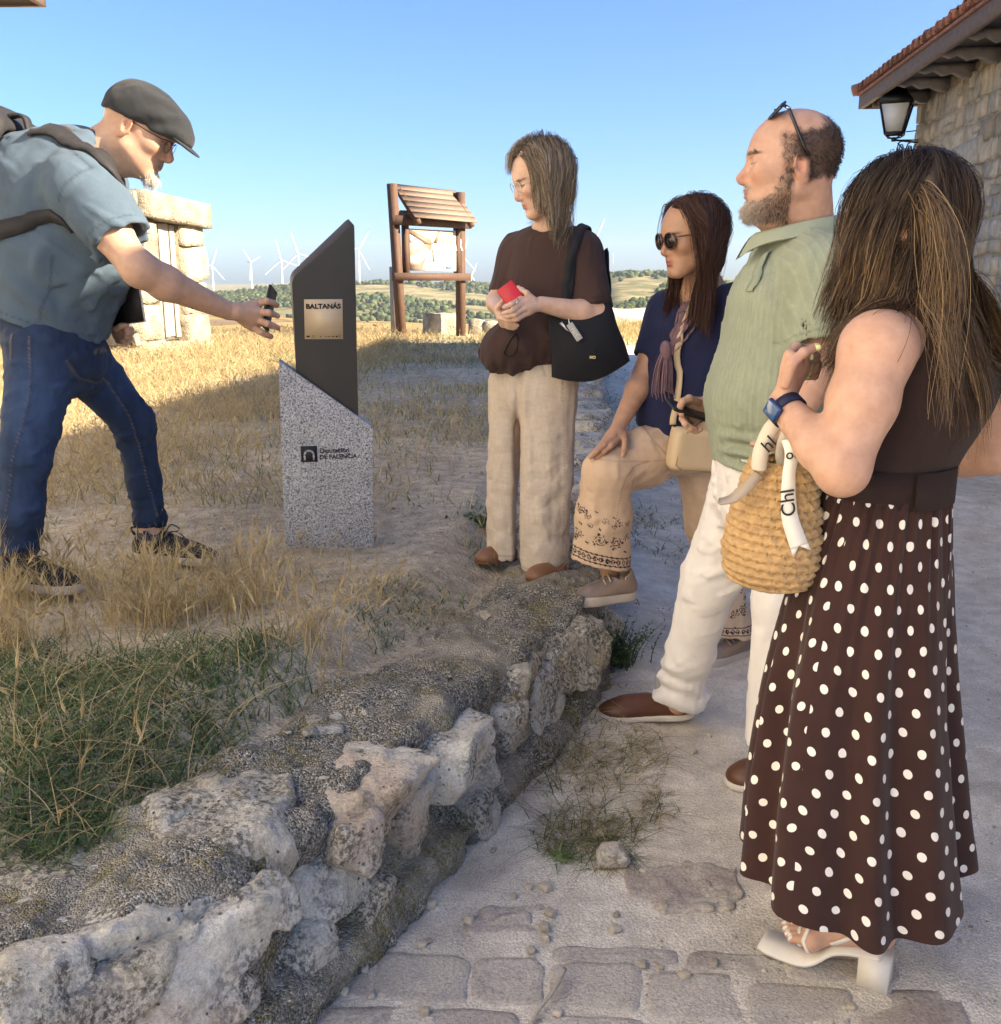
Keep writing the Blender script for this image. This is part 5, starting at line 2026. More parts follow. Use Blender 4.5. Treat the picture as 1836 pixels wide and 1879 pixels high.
mp_ = P(1125, 463, 1700)
g0 = float(zland(mp_[0], mp_[1]))
ms = empty("radio_mast", A([mp_[0], mp_[1], g0]), "thin lattice radio mast on the right-hand hilltop", "mast")
m_ = MB()
for dx, dy in ((-.5, -.3), (.5, -.3), (0, .6)):
	m_.tube([A([mp_[0] + dx, mp_[1] + dy, z]) for z in np.linspace(g0 - 1, mp_[2], 3)], .16, 5)
for i in range(24):
	z = lerp(g0, mp_[2], i / 24)
	m_.tube([(mp_[0] - .5, mp_[1] - .3, z), (mp_[0] + .5, mp_[1] - .3, z + (mp_[2] - g0) / 24)], .1, 4)
m_.mk("lattice", simple("galvanised", (.4, .4, .42), .5, .05, 1, 1, 0, metal=.4), ms)

# ------------------------------------------------------------------ woods, hedges and single trees of the valley
M_WOOD = simple("woodland_leaves", None, 1.0, .35, .35, 1, 0, spec=0)
M_TRUNK = simple("bark", (.14, .10, .07), .95, .3, 10, 40, .5)

def blobs(name, C, S, seed, ico=ICO1):
	g = np.random.default_rng(seed)
	V0, F0 = ico
	n = len(C)
	k = len(V0)
	jit = 1 + g.uniform(-.5, .5, (n, k, 1))
	V = V0[None] * jit * S[:, None, :] + C[:, None, :]
	F = (F0[None] + (np.arange(n) * k)[:, None, None]).reshape(-1, 3)
	t = g.uniform(.6, 1.35, (n, 1))
	c = np.where(g.random((n, 1)) < .3, A([[.085, .10, .045]]), A([[.05, .07, .032]])) * t
	return tag(mk(name, V.reshape(-1, 3), F, M_WOOD, col=np.repeat(c, k, 0), smooth=False), kind="stuff")

def wood_points():
	g = np.random.default_rng(11)
	out = []
	n = 14000
	px = g.uniform(330, 1000, n)
	Y = 1080 + 740 * g.random(n)
	X = (px - CX) / 1895 * Y
	dens = fbm(p3(X, Y), 1 / 170., 3) * 1.0 + .55 * sstep(Y, 1560, 1740) + .35 * sstep(-px, -640, -520) - .12
	k = dens > g.random(n) * .9 - .05
	out.append(np.stack([X[k], Y[k]], -1))
	# right hill: crest wood and two hedgerow bands
	for (pa, ya, pb, yb, m, wdt) in ((1095, 1440, 1250, 1480, 240, 28), (1215, 1150, 1330, 1300, 260, 40), (1105, 860, 1205, 1010, 260, 22), (1205, 1010, 1330, 1150, 160, 22), (1150, 640, 1230, 660, 46, 10), (1110, 585, 1130, 590, 20, 7), (660, 1010, 900, 1060, 60, 15), (1100, 1400, 1330, 1440, 60, 90)):
		t = g.random(m)
		Y = lerp(ya, yb, t) + g.normal(size=m) * wdt * .6
		X = (lerp(pa, pb, t) - CX + g.normal(size=m) * 4) / 1895 * Y
		out.append(np.stack([X, Y], -1))
	return np.concatenate(out)

wp = wood_points()
g_ = np.random.default_rng(12)
sz = g_.uniform(1.6, 5.0, len(wp)) * (.75 + .25 * sstep(wp[:, 1], 700, 1400))
zz = zland(wp[:, 0], wp[:, 1])
blobs("woodland", np.stack([wp[:, 0], wp[:, 1], zz + sz * .65], -1), np.stack([sz * 1.05, sz * 1.05, sz * .95], -1), 13)

M_LEAF = simple("field_tree_leaves", (.075, .085, .035), 1.0, .3, .6, 1, 0, spec=0)

def field_tree(px, py, Y, h, label, slim=False, name="field_tree"):
	c = P(px, py, Y)
	z0 = float(zland(c[0], c[1]))
	root = empty(name, A([c[0], c[1], z0]), label, "tree")
	g = np.random.default_rng(int(px * 7 + py))
	MB().tube([A([c[0], c[1], z0 - .5]), A([c[0] + .2, c[1], z0 + h * .5])], [h * .05, h * .025], 6).mk("trunk", M_TRUNK, root)
	n = 420
	if slim:
		t = g.random(n)
		r = (.12 * h * np.sin(np.clip(t * 1.05, 0, 1) * math.pi) ** .6 + .02)
		a = g.uniform(0, 6.3, n)
		C = np.stack([np.cos(a) * r * g.random(n) ** .4, np.sin(a) * r * g.random(n) ** .4, .08 * h + t * h * .92], -1)
		s = np.full(n, h * .035)
	else:
		lobes = g.normal(size=(7, 3)) * A([.22, .22, .13]) * h + A([0, 0, .64 * h])
		C = lobes[g.integers(0, 7, n)] + g.normal(size=(n, 3)) * h * .085
		s = g.uniform(.03, .06, n) * h
	# leaf clumps: crossed quads
	V = []
	for i in range(n):
		u, v = nrm(g.normal(size=3)), nrm(g.normal(size=3))
		V += [C[i] - u * s[i], C[i] + v * s[i], C[i] + u * s[i], C[i] - v * s[i]]
	V = A(V) + A([c[0], c[1], z0])
	mk("crown", V, np.arange(n * 4).reshape(-1, 4), M_LEAF, root, smooth=False)

for a in [(885, 590, 830, 7, "pair of small trees standing alone in the golden field right of the notice board"),
		  (1176, 596, 700, 7, "small lone tree in the field between the black tote and the woman in sunglasses"),
		  (1121, 586, 640, 8, "round tree beside the hedge right of the black tote"),
		  (1141, 583, 660, 9, "taller bushy tree at the hedge end, next to the round one"),
		  (1168, 578, 690, 8, "spreading field tree halfway up the gold slope"),
		  (461, 612, 620, 4.5, "small round bush in the field below the reaching hand"),
		  (688, 592, 900, 4, "tiny bush at the field edge right of the steel slab"),
		  (700, 566, 1020, 5, "dark bush at the foot of the wooded hill")]:
	field_tree(*a)
field_tree(669, 613, 330, 8.5, "slim dark cypress standing just right of the marker slab", slim=True, name="cypress_tree")

# ------------------------------------------------------------------ air between the hill and the ridge
def build_haze():
	bm = MB().box((0, 2300, 62), (3600, 2420, 108))
	m = bpy.data.materials.new("haze_air")
	m.use_nodes = True
	nt = m.node_tree
	for n in list(nt.nodes):
		nt.nodes.remove(n)
	v = _n(nt, "ShaderNodeVolumePrincipled")
	v.inputs["Color"].default_value = (.80, .88, 1.0, 1)
	v.inputs["Density"].default_value = .00008
	v.inputs["Anisotropy"].default_value = .1
	out = _n(nt, "ShaderNodeOutputMaterial")
	nt.links.new(v.outputs[0], out.inputs["Volume"])
	tag(bm.mk("haze", m, None), kind="stuff")

HAZE = True
if HAZE:
	build_haze()
# ------------------------------------------------------------------ grasses and weeds
def proj(p):
	q = np.asarray(p) - A([0, 0, CAMH])
	zc = q[..., 1] * _c - q[..., 2] * _s
	yc = q[..., 1] * _s + q[..., 2] * _c
	return CX + FPX * q[..., 0] / zc, CY - FPX * yc / zc

def mat_blade(name, rough=.75):
	m, nt, b = newmat(name)
	nt.links.new(attr(nt), b.inputs["Base Color"])
	b.inputs["Roughness"].default_value = rough
	b.inputs["Specular IOR Level"].default_value = .2
	tr = _n(nt, "ShaderNodeBsdfTranslucent")
	nt.links.new(attr(nt), tr.inputs["Color"])
	mx = _n(nt, "ShaderNodeMixShader")
	mx.inputs[0].default_value = .3
	nt.links.new(b.outputs[0], mx.inputs[1])
	nt.links.new(tr.outputs[0], mx.inputs[2])
	nt.links.new(mx.outputs[0], nt.nodes["Material Output"].inputs["Surface"])
	return m

M_BLADE = mat_blade("grass_blade")

def blades(base, h, lean, w, col, seed, K=4, curl=.6, az=None):
	"""tapered bent strips; returns V,Q,C"""
	g = np.random.default_rng(seed)
	n = len(base)
	az = g.uniform(0, 2 * math.pi, n) if az is None else az
	d = np.stack([np.cos(az), np.sin(az), np.zeros(n)], -1)
	fa = g.uniform(0, 2 * math.pi, n)
	s = np.stack([np.cos(fa), np.sin(fa), np.zeros(n)], -1)
	t = np.linspace(0, 1, K)
	up = (t[None] - .25 * np.abs(lean)[:, None] * t[None] ** 2)
	out = lean[:, None] * (t[None] ** (1 + curl))
	X = base[:, None] + h[:, None, None] * (up[..., None] * A([0, 0, 1.]) + out[..., None] * d[:, None])
	ww = w[:, None] * (1 - t[None] ** 1.6 * .92)
	V = np.stack([X - s[:, None] * ww[..., None], X + s[:, None] * ww[..., None]], 2).reshape(-1, 3)
	idx = np.arange(n * K * 2).reshape(n, K, 2)
	Q = np.stack([idx[:, :-1, 0], idx[:, :-1, 1], idx[:, 1:, 1], idx[:, 1:, 0]], -1).reshape(-1, 4)
	C = np.repeat(col, K * 2, 0)
	return V, Q, C, X[:, -1], nrmrows(X[:, -1] - X[:, -2])

def nrmrows(v):
	return v / (np.linalg.norm(v, axis=-1, keepdims=True) + 1e-9)

def ears(tipp, d, ln, w, col, seed, awn=5):
	"""barley-like heads: a plump spike and a fan of awns"""
	g = np.random.default_rng(seed)
	n = len(tipp)
	side = nrmrows(np.cross(d, g.normal(size=(n, 3))))
	Vs, Qs, Cs, o = [], [], [], 0
	for k in range(2):
		sd = side if k == 0 else nrmrows(np.cross(d, side))
		p = [tipp - d * ln[:, None] * .1, tipp + d * ln[:, None] * .35 + sd * w[:, None], tipp + d * ln[:, None], tipp + d * ln[:, None] * .35 - sd * w[:, None]]
		Vs.append(np.stack(p, 1).reshape(-1, 3))
		Qs.append(np.arange(n * 4).reshape(-1, 4) + o)
		Cs.append(np.repeat(col, 4, 0))
		o += n * 4
	for k in range(awn):
		dv = nrmrows(d + g.normal(size=(n, 3)) * .28)
		b0 = tipp + d * (ln * g.uniform(.2, .8, n))[:, None]
		e = b0 + dv * (ln * g.uniform(.9, 1.5, n))[:, None]
		sd = nrmrows(np.cross(dv, g.normal(size=(n, 3)))) * .0006
		Vs.append(np.stack([b0 - sd, b0 + sd, e + sd * .3, e - sd * .3], 1).reshape(-1, 3))
		Qs.append(np.arange(n * 4).reshape(-1, 4) + o)
		Cs.append(np.repeat(col * 1.12, 4, 0))
		o += n * 4
	return np.concatenate(Vs), np.concatenate(Qs), np.concatenate(Cs)

def join(name, parts):
	V, Q, C, n = [], [], [], 0
	for v, q, c in parts:
		V.append(v)
		Q.append(q + n)
		C.append(c)
		n += len(v)
	return tag(mk(name, np.concatenate(V), np.concatenate(Q), M_BLADE, col=np.concatenate(C), smooth=False), kind="stuff")

def scatter(poly, n, seed, zf, dens=None, zg=.43):
	"""random ground points inside a photo-space polygon list of ellipses/boxes"""
	g = np.random.default_rng(seed)
	px = g.uniform(poly[0], poly[2], n)
	py = poly[1] + (poly[3] - poly[1]) * g.random(n)
	pts = A([G(x, y, zg)[:2] for x, y in zip(px, py)])
	if dens is not None:
		k = dens(px, py, pts) > g.random(n)
		pts, px, py = pts[k], px[k], py[k]
	return np.concatenate([pts, zf(pts[:, 0], pts[:, 1])[:, None]], 1), px, py

def eld(px, py, L):
	d = 0
	for cx, cy, rx, ry, a in L:
		d = np.maximum(d, a * np.clip(1.35 - np.hypot((px - cx) / rx, (py - cy) / ry), 0, 1))
	return d

STRAW, STRAW2, REDD = A([.42, .315, .16]), A([.51, .41, .24]), A([.36, .21, .105])
GRN, GRN2, OLIVE = A([.075, .128, .060]), A([.16, .21, .09]), A([.17, .165, .075])

def tone(n, a, b, seed, v=.18):
	g = np.random.default_rng(seed)
	t = g.random((n, 1))
	return lerp(a, b, t) * (1 + g.normal(size=(n, 1)) * v).clip(.4, 1.6)

def build_grass():
	offw = lambda px, py, p: ((xmid(p[:, 1]) - p[:, 0]) > .17).astype(float)
	g = np.random.default_rng(1)
	parts = []
	# foreground stand of dead barley grass
	L1 = [(60, 1110, 120, 55, 1.), (190, 1120, 130, 55, 1.), (300, 1110, 90, 60, 1.), (430, 1130, 130, 50, .9), (330, 1150, 130, 40, .9), (540, 1160, 80, 30, .5), (600, 1200, 40, 30, .7), (440, 1070, 60, 20, .5), (300, 1070, 80, 22, .6), (690, 1100, 60, 20, .25), (20, 1160, 60, 60, .6)]
	b, px, py = scatter((-60, 1030, 700, 1215), 10500, 2, zterr, lambda x, y, p: eld(x, y, L1) * offw(x, y, p) * np.clip(.55 + 1.3 * fbm(p3(p[:, 0], p[:, 1]), 5, 2), .05, 1))
	n = len(b)
	h = g.uniform(.05, .19, n)
	v, q, c, tp, d = blades(b, h, g.uniform(.1, .9, n), np.full(n, .0016), tone(n, STRAW, STRAW2, 3), 4)
	parts.append((v, q, c))
	k = g.random(n) < .40
	parts.append(ears(tp[k], d[k], g.uniform(.028, .05, k.sum()), np.full(k.sum(), .0036), tone(k.sum(), STRAW, STRAW2, 5), 6))
	# long stalks over the green sward at lower left
	L2 = [(120, 1420, 110, 80, 1.), (60, 1380, 70, 60, .8), (215, 1400, 70, 60, .7), (290, 1340, 40, 30, .5), (260, 1300, 30, 30, .5), (330, 1300, 90, 40, .15), (480, 1230, 90, 40, .25), (600, 1215, 40, 30, 1.), (400, 1350, 60, 30, .12)]
	b, px, py = scatter((-60, 1180, 660, 1500), 330, 12, zterr, lambda x, y, p: eld(x, y, L2) * offw(x, y, p))
	n = len(b)
	h = g.uniform(.10, .23, n)
	v, q, c, tp, d = blades(b, h, g.uniform(.1, .8, n), np.full(n, .0014), tone(n, STRAW, STRAW2, 13), 14, K=6)
	parts.append((v, q, c))
	k = g.random(n) < .7
	parts.append(ears(tp[k], d[k], g.uniform(.03, .055, k.sum()), np.full(k.sum(), .0038), tone(k.sum(), STRAW, STRAW2, 15), 7))
	# sparse tufts and flattened straw over the bare soil
	def dmid(x, y, p):
		f = .28 + 1.4 * fbm(p3(p[:, 0], p[:, 1]), 2.6, 3)
		pocket = np.exp(-(((p[:, 0] + .75) / .75) ** 2 + ((p[:, 1] - 3.9) / .75) ** 2))
		return np.clip(f, 0, 1) * (1 - .85 * pocket) * offw(x, y, p)
	b, px, py = scatter((-40, 745, 1000, 1100), 11000, 22, zterr, dmid)
	n = len(b)
	flat = g.random(n) < .55
	h = np.where(flat, g.uniform(.03, .11, n), g.uniform(.03, .09, n))
	v, q, c, tp, d = blades(b + A([0, 0, .002]), h, np.where(flat, g.uniform(2.5, 5, n), g.uniform(.2, 1.2, n)), np.full(n, .0015), tone(n, STRAW * .9, STRAW2, 23, .25), 24, curl=.3)
	parts.append((v, q, c))
	k = (g.random(n) < .18) & ~flat
	parts.append(ears(tp[k], d[k], g.uniform(.025, .04, k.sum()), np.full(k.sum(), .003), tone(k.sum(), STRAW, STRAW2, 25), 4))
	# the sunlit strip and the crest: a dense dry meadow
	n = 64000
	y = 4.2 + 15.2 * g.random(n) ** .9
	x = xmid(y) - .35 - g.random(n) * (1.2 + .50 * y)
	pts = np.stack([x, y], -1)
	lit = sstep(-x, 1.0, 2.1)
	keep = (.62 + .4 * lit + .7 * fbm(p3(x, y), 1.1, 3)) > g.random(n)
	x, y, lit = x[keep], y[keep], lit[keep]
	n = len(x)
	b = p3(x, y, zterr(x, y))
	ol = (g.random(n) < .55 * (1 - lit))[:, None]
	col = np.where(ol, tone(n, OLIVE, GRN2 * 1.3, 33, .25), tone(n, STRAW, STRAW2, 34, .2))
	h = g.uniform(.05, .14, n) * (1 + .7 * lit) * np.where(ol[:, 0], .6, 1)
	v, q, c, tp, d = blades(b, h, g.uniform(.2, 1.6, n), .0016 + .00022 * y, col, 35, K=3)
	parts.append((v, q, c))
	k = (g.random(n) < .16) & ~ol[:, 0]
	parts.append(ears(tp[k], d[k], g.uniform(.03, .06, k.sum()), .003 + .0002 * y[k], tone(k.sum(), STRAW, STRAW2, 36), 2))
	join("dry_grass", parts)

	# green sward along the wall
	parts = []
	L3 = [(60, 1260, 130, 70, 1.), (200, 1260, 160, 60, 1.), (350, 1240, 130, 60, 1.), (470, 1215, 90, 45, 1.), (110, 1400, 130, 80, 1.), (240, 1350, 130, 70, 1.), (350, 1300, 90, 45, 1.), (60, 1480, 90, 50, 1.), (400, 1275, 60, 25, .8), (170, 1450, 60, 40, .9)]
	Lb = [(760, 1085, 70, 26, 1.), (690, 1130, 50, 22, .9), (820, 1070, 40, 18, .7), (885, 930, 40, 18, 1.), (880, 990, 30, 16, .9), (360, 852, 34, 12, .8), (85, 960, 26, 16, .8), (735, 745, 60, 18, .4), (840, 690, 80, 20, .4), (560, 1060, 40, 12, .3), (530, 1025, 40, 10, .25)]
	b, px, py = scatter((-60, 660, 930, 1540), 40000, 42, zterr, lambda x, y, p: np.maximum(eld(x, y, L3), .8 * eld(x, y, Lb)) * (((xmid(p[:, 1]) - p[:, 0]) > .10)))
	n = len(b)
	h = g.uniform(.025, .085, n) * np.where(py < 1150, .6, 1)
	v, q, c, tp, d = blades(b, h, g.uniform(.3, 2.0, n), np.full(n, .0021), tone(n, GRN, GRN2, 43, .3), 44)
	parts.append((v, q, c))
	n2 = 500
	# straw caught in the sward
	ii = g.integers(0, n, n2)
	v, q, c, tp, d = blades(b[ii] + A([0, 0, .02]), g.uniform(.05, .14, n2), g.uniform(1, 4, n2), np.full(n2, .0013), tone(n2, STRAW, STRAW2, 45), 46)
	parts.append((v, q, c))
	join("green_grass", parts)

	# low herbs over the bank and weeds of the path
	parts = []
	Lp = [(1080, 1395, 110, 50, 1.), (1160, 1380, 60, 50, .9), (1020, 1420, 60, 30, .8), (1080, 1510, 90, 45, 1.), (1110, 1545, 60, 30, 1.), (1200, 1470, 36, 32, 1.), (1010, 1535, 36, 18, .6), (1100, 1330, 90, 25, .5), (1050, 1290, 50, 25, .6)]
	b, px, py = scatter((940, 1260, 1280, 1600), 7500, 52, zpath, lambda x, y, p: eld(x, y, Lp) * .75, 0.02)
	n = len(b)
	dry = (g.random(n) < np.where(py < 1440, .68, .35))[:, None]
	col = np.where(dry, tone(n, STRAW * .75, STRAW2 * .95, 53, .25), tone(n, GRN * 1.1, OLIVE, 54, .25))
	h = g.uniform(.015, .065, n)
	v, q, c, tp, d = blades(b, h, g.uniform(.8, 4.5, n), np.full(n, .0014), col, 55)
	parts.append((v, q, c))
	# bank between the kerb stones and the road
	n = 16000
	y = 3.9 + 12.5 * g.random(n)
	x = xmid(y) + .25 + g.normal(size=n) * (.10 + .03 * y) + .09 * y * g.random(n) * sstep(y, 4, 8)
	keep = (fbm(p3(x, y), 2.2, 3) + .25 > g.random(n) * .9) & (x > xmid(y) + .12)
	x, y = x[keep], y[keep]
	n = len(x)
	b = p3(x, y, zpath(x, y))
	dry = (g.random(n) < .45)[:, None]
	col = np.where(dry, tone(n, STRAW * .7, STRAW2 * .9, 56, .25), tone(n, GRN * 1.2, OLIVE, 57, .25))
	v, q, c, tp, d = blades(b, g.uniform(.02, .075, n), g.uniform(.6, 3.5, n), .0014 + .0002 * y, col, 58)
	parts.append((v, q, c))
	# dry rim beyond the road
	n = 9000
	x = g.uniform(.9, 6, n)
	y = 16.6 + 4.2 * g.random(n)
	b = p3(x, y, zpath(x, y))
	v, q, c, tp, d = blades(b, g.uniform(.10, .30, n), g.uniform(.2, 1.2, n), np.full(n, .006), tone(n, STRAW, STRAW2 * A([1, 1, .8]), 59), 60, K=3)
	parts.append((v, q, c))
	join("weeds", parts)

build_grass()

def bush(name, label, cat, base, n, h, spread, cols, seed, w=.0028, lean=(.3, 1.2), K=5, leaf=0, lw=.004, group=None):
	g = np.random.default_rng(seed)
	root = empty(name, base, label, cat, group)
	b = A(base) + g.normal(size=(n, 3)) * A([spread, spread, 0])
	hh = h * g.uniform(.5, 1.1, n)
	v, q, c, tp, d = blades(b, hh, g.uniform(*lean, n), np.full(n, w), tone(n, cols[0], cols[1], seed + 1, .2), seed + 2, K=K)
	mk("stems", v, q, M_BLADE, root, col=c, smooth=False)
	if leaf:
		X = v.reshape(n, K, 2, 3).mean(2)
		i, j = g.integers(0, n, leaf), g.integers(1, K, leaf)
		t = g.random((leaf, 1))
		p = X[i, j - 1] * (1 - t) + X[i, j] * t
		u = nrmrows(g.normal(size=(leaf, 3)) + A([0, 0, .5]))
		s = nrmrows(np.cross(u, g.normal(size=(leaf, 3))))
		L = lw * g.uniform(1.5, 3.2, (leaf, 1))
		V = np.stack([p, p + u * L * .5 + s * lw * .6, p + u * L, p + u * L * .5 - s * lw * .6], 1).reshape(-1, 3)
		mk("leaves", V, np.arange(leaf * 4).reshape(-1, 4), M_BLADE, root, col=np.repeat(tone(leaf, cols[0], cols[1], seed + 5, .25), 4, 0), smooth=False)
	return root

def gz(px, py, zf=None):
	c = G(px, py, 0.03 if zf is zpath else .43)
	return A([c[0], c[1], float((zf or zpath)(c[0], c[1]))])

bush("green_shrub", "dark green feathery shrub at the foot of the wall corner", "shrub", gz(1135, 1225, zpath), 120, .17, .035, (GRN * .8, GRN2), 71, leaf=1500, lw=.0045)
bush("withered_weed", "red-brown withered weed at the foot of the wall under the shrub", "weed", gz(1062, 1262, zpath), 90, .13, .035, (REDD * .8, STRAW * .8), 73, lean=(.6, 2.5), leaf=200)
bush("withered_weed", "russet dock plant with two green leaves growing from the wall base below the white stone", "weed", gz(898, 1440, zpath), 70, .10, .02, (REDD * .8, REDD * 1.2), 75, lean=(.8, 3), w=.004)
bush("leafy_tuft", "bright green leafy tuft on the crest just left of the steel slab", "plant", A([*P(516, 632, 12)[:2], .36]), 90, .28, .07, (GRN * 1.1, GRN2 * 1.3), 77, w=.010, lean=(.4, 1.6))
bush("leafy_tuft", "small bright green plant on the path next to the dead stick", "plant", gz(1028, 1548, zpath), 40, .035, .012, (GRN2, GRN2 * 1.5), 79, w=.004, lean=(1, 3))
bush("dry_weed", "brittle dry weed on the crest left of the notice board", "weed", A([*P(695, 625, 15)[:2], .36]), 130, .42, .10, (STRAW * .9, STRAW2), 81, w=.007, lean=(.3, 1.6))
bush("dry_weed", "brittle dry weed round the foot of the notice board", "weed", A([*P(760, 622, 16.8)[:2], .36]), 110, .30, .18, (STRAW * .9, STRAW2), 83, w=.007, lean=(.3, 1.6))
bush("dock_leaves", "dark green rosette growing on the terrace beside the pale slab stone", "plant", gz(890, 945, zterr), 60, .07, .03, (GRN * .8, GRN * 1.3), 85, w=.010, lean=(.8, 2.5), leaf=200, lw=.010)
fl = bush("yellow_flower", "single yellow flower on a thin stem by the wall foot", "flower", gz(985, 1400, zpath), 8, .12, .01, (GRN2, OLIVE), 87, lean=(.2, .9))
V, Q = ICO1
mk("bloom", V * A([.010, .010, .006]) + P(986, 1347, 2.72), Q, simple("petal_yellow", (.75, .55, .03), .6, .1, 3, 3, 0), fl)
c0, c1 = gz(1040, 1447), gz(972, 1520)
stk = MB().tube(spline([c0 + A([0, 0, .03]), lerp(c0, c1, .35) + A([.004, 0, .022]), lerp(c0, c1, .7) + A([-.003, 0, .014]), c1 + A([0, 0, .006])], 14), np.linspace(.0065, .003, 14), 7)
tag(stk.mk("dead_stick", mat_wood("bleached_twig", (.30, .26, .21), (.48, .43, .36), grain=(40, 40, 8)), None, smooth=True), "bleached dead stick lying among the weeds on the path", "stick")
# ------------------------------------------------------------------ man in the flat cap reaching out with his phone
SKIN1 = A([.46, .285, .205])
ALL_BODY = {}

def build_man_cap():
	root = person((-1.05, 3.2, .45), "man in a grey flat cap and blue polo stretching his phone out to the plaque")
	Y0 = 3.24
	pitch = math.radians(29)
	fw = nrm(A([math.cos(pitch), .06, -math.sin(pitch)]))
	Rh = frame(fw)
	ear = P(229, 231, 3.155)
	hc = ear - Rh @ (A([-.016, -.079, -.008]) * 1.07)
	hd = Head(hc, Rh, 1.07, jaw=1.05, nose=1.05, male=True)
	rs, re, rw = P(152, 352, 3.05), P(254, 498, 2.96), P(420, 571, 3.16)
	ls, le, lw = P(178, 335, 3.43), P(185, 510, 3.55), P(206, 590, 3.40)
	nb = P(150, 292, Y0)
	chest, belly, pel = P(128, 372, Y0), P(110, 480, Y0 + .01), P(92, 600, Y0)
	S = SDF()
	hd.put(S)
	S.add(rc(hd.T(-.035, 0, -.045), lerp(hd.T(-.03, 0, -.10), nb, .75), .066, .074), .03)
	S.add(rc(hd.T(.03, 0, -.085), lerp(nb, chest, .15), .036, .06), .03)
	# right arm and hand
	Arm = SDF()
	Arm.add(rc(rs, lerp(rs, re, .5), .066, .058), 0).add(rc(lerp(rs, re, .5), re, .058, .044), .02)
	Arm.add(rc(re + A([.006, 0, .01]), lerp(re, rw, .28), .048, .050), .03).add(rc(lerp(re, rw, .28), rw, .049, .028), .02)
	kn = [P(474, 557, 3.24), P(479, 573, 3.215), P(475, 588, 3.215), P(464, 601, 3.225)]
	palm(Arm, rw + A([.015, 0, 0]), kn, thick=.0175)
	fg = [[kn[0], P(489, 552.5, 3.225), P(500, 556, 3.25), P(508, 560, 3.275)],
		  [kn[1], P(493, 574, 3.19), P(502, 577, 3.22), P(509, 580, 3.25)],
		  [kn[2], P(490, 594, 3.19), P(501, 598, 3.21), P(510, 602, 3.24)],
		  [kn[3], P(478, 609, 3.20), P(488, 614, 3.215), P(497, 618, 3.235)]]
	fingers(Arm, fg, .0108)
	fingers(Arm, [[P(436, 583, 3.22), P(452, 596, 3.28), P(470, 598, 3.31), P(486, 590, 3.31)]], .0115)
	LA = SDF()
	LA.add(rc(ls, le, .055, .045), 0).add(rc(le, lw, .044, .03), .02)
	k2 = [P(218, 606, 3.36), P(224, 613, 3.36), P(222, 620, 3.37), P(218, 625, 3.38)]
	palm(LA, lw, k2)
	fingers(LA, [[k2[0], P(232, 603, 3.33), P(242, 604, 3.35)], [k2[1], P(234, 611, 3.33), P(242, 612, 3.36)], [k2[2], P(232, 619, 3.34), P(239, 619, 3.37)], [k2[3], P(226, 626, 3.35), P(233, 625, 3.38)], [P(212, 604, 3.33), P(222, 598, 3.31), P(232, 597, 3.31)]], .010)
	Tr = SDF()
	Tr.add(ec(chest, belly, (.17, .165), (.17, .18), (0, 1, 0)), 0).add(ec(belly, pel, (.17, .18), (.165, .15), (0, 1, 0)), .05)
	Tr.add(rc(nb, chest, .08, .12), .05).add(rc(rs, re, .06, .04), .04).add(rc(ls, le, .055, .04), .04)
	rh, rk, ra = P(82, 645, 3.13), P(46, 835, 3.06), P(33, 1035, 3.06)
	lh, lk, la = P(138, 650, 3.36), P(246, 775, 3.44), P(281, 985, 3.43)
	for a, b in ((rh, rk), (rk, ra), (lh, lk), (lk, la)):
		Tr.add(rc(a, b, .06, .045), .03)

	def paint(V):
		col = np.tile(SKIN1, (len(V), 1))
		col *= (1 + .06 * fbm(V, 30, 2))[:, None]
		hd.paint(V, col, SKIN1, brow=(.10, .075, .055), lip=(.40, .17, .14))
		q = hd.L(V)
		inh = (np.linalg.norm(q, axis=1) < .17)
		w = np.clip(inh * np.exp(-(((q[:, 0] - .082) / .022) ** 4 + (q[:, 1] / .026) ** 4 + ((q[:, 2] + .101) / .020) ** 4)), 0, 1)[:, None]
		col = col * (1 - .75 * w) + A([.60, .56, .52]) * .75 * w
		w = np.clip(inh * (q[:, 0] > .082) * np.exp(-((q[:, 1] / .026) ** 4 + ((q[:, 2] + .0505) / .0065) ** 4)), 0, 1)[:, None]
		col = col * (1 - .8 * w) + A([.20, .15, .12]) * .8 * w
		# forearm hair
		fr = np.exp(-((np.linalg.norm(V - lerp(re, rw, .6), axis=1)) / .15) ** 2)[:, None]
		col = col * (1 - .10 * fr)
		return col
	body_mesh([(S, .0037), (Arm, .0038), (LA, .005), (Tr, .014)], root, paint)
	# goatee and moustache
	g = np.random.default_rng(3)
	n = 1500
	q = A([.080, 0, -.104]) + g.normal(size=(n, 3)) * A([.009, .013, .009])
	fuzz(hd.T(q), np.tile(hd.R[:, 0], (n, 1)), np.tile(-hd.R[:, 2] + .3 * hd.R[:, 0], (n, 1)), g.uniform(.008, .015, n), .0006, A([.55, .51, .46]) * g.uniform(.7, 1.1, (n, 1)), root, "goatee")
	n = 240
	q = np.stack([.094 - .3 * np.abs(y_ := g.uniform(-.026, .026, n)), y_, -.050 + g.normal(size=n) * .003 - .18 * np.abs(y_)], -1)
	fuzz(hd.T(q), np.tile(hd.R[:, 0], (n, 1)), np.tile(-hd.R[:, 2], (n, 1)), g.uniform(.006, .011, n), .0006, A([.30, .24, .20]) * g.uniform(.5, 1.9, (n, 1)), root, "moustache")
	# --- polo shirt
	Sh = SDF()
	Sh.add(ec(chest + A([-.02, 0, .03]), belly, (.205, .178), (.212, .202), (0, 1, 0)), 0)
	Sh.add(ec(belly, pel, (.212, .202), (.195, .172), (0, 1, 0)), .06)
	Sh.add(rc(lerp(nb, hd.T(-.03, 0, -.1), .1), chest, .095, .16), .06)
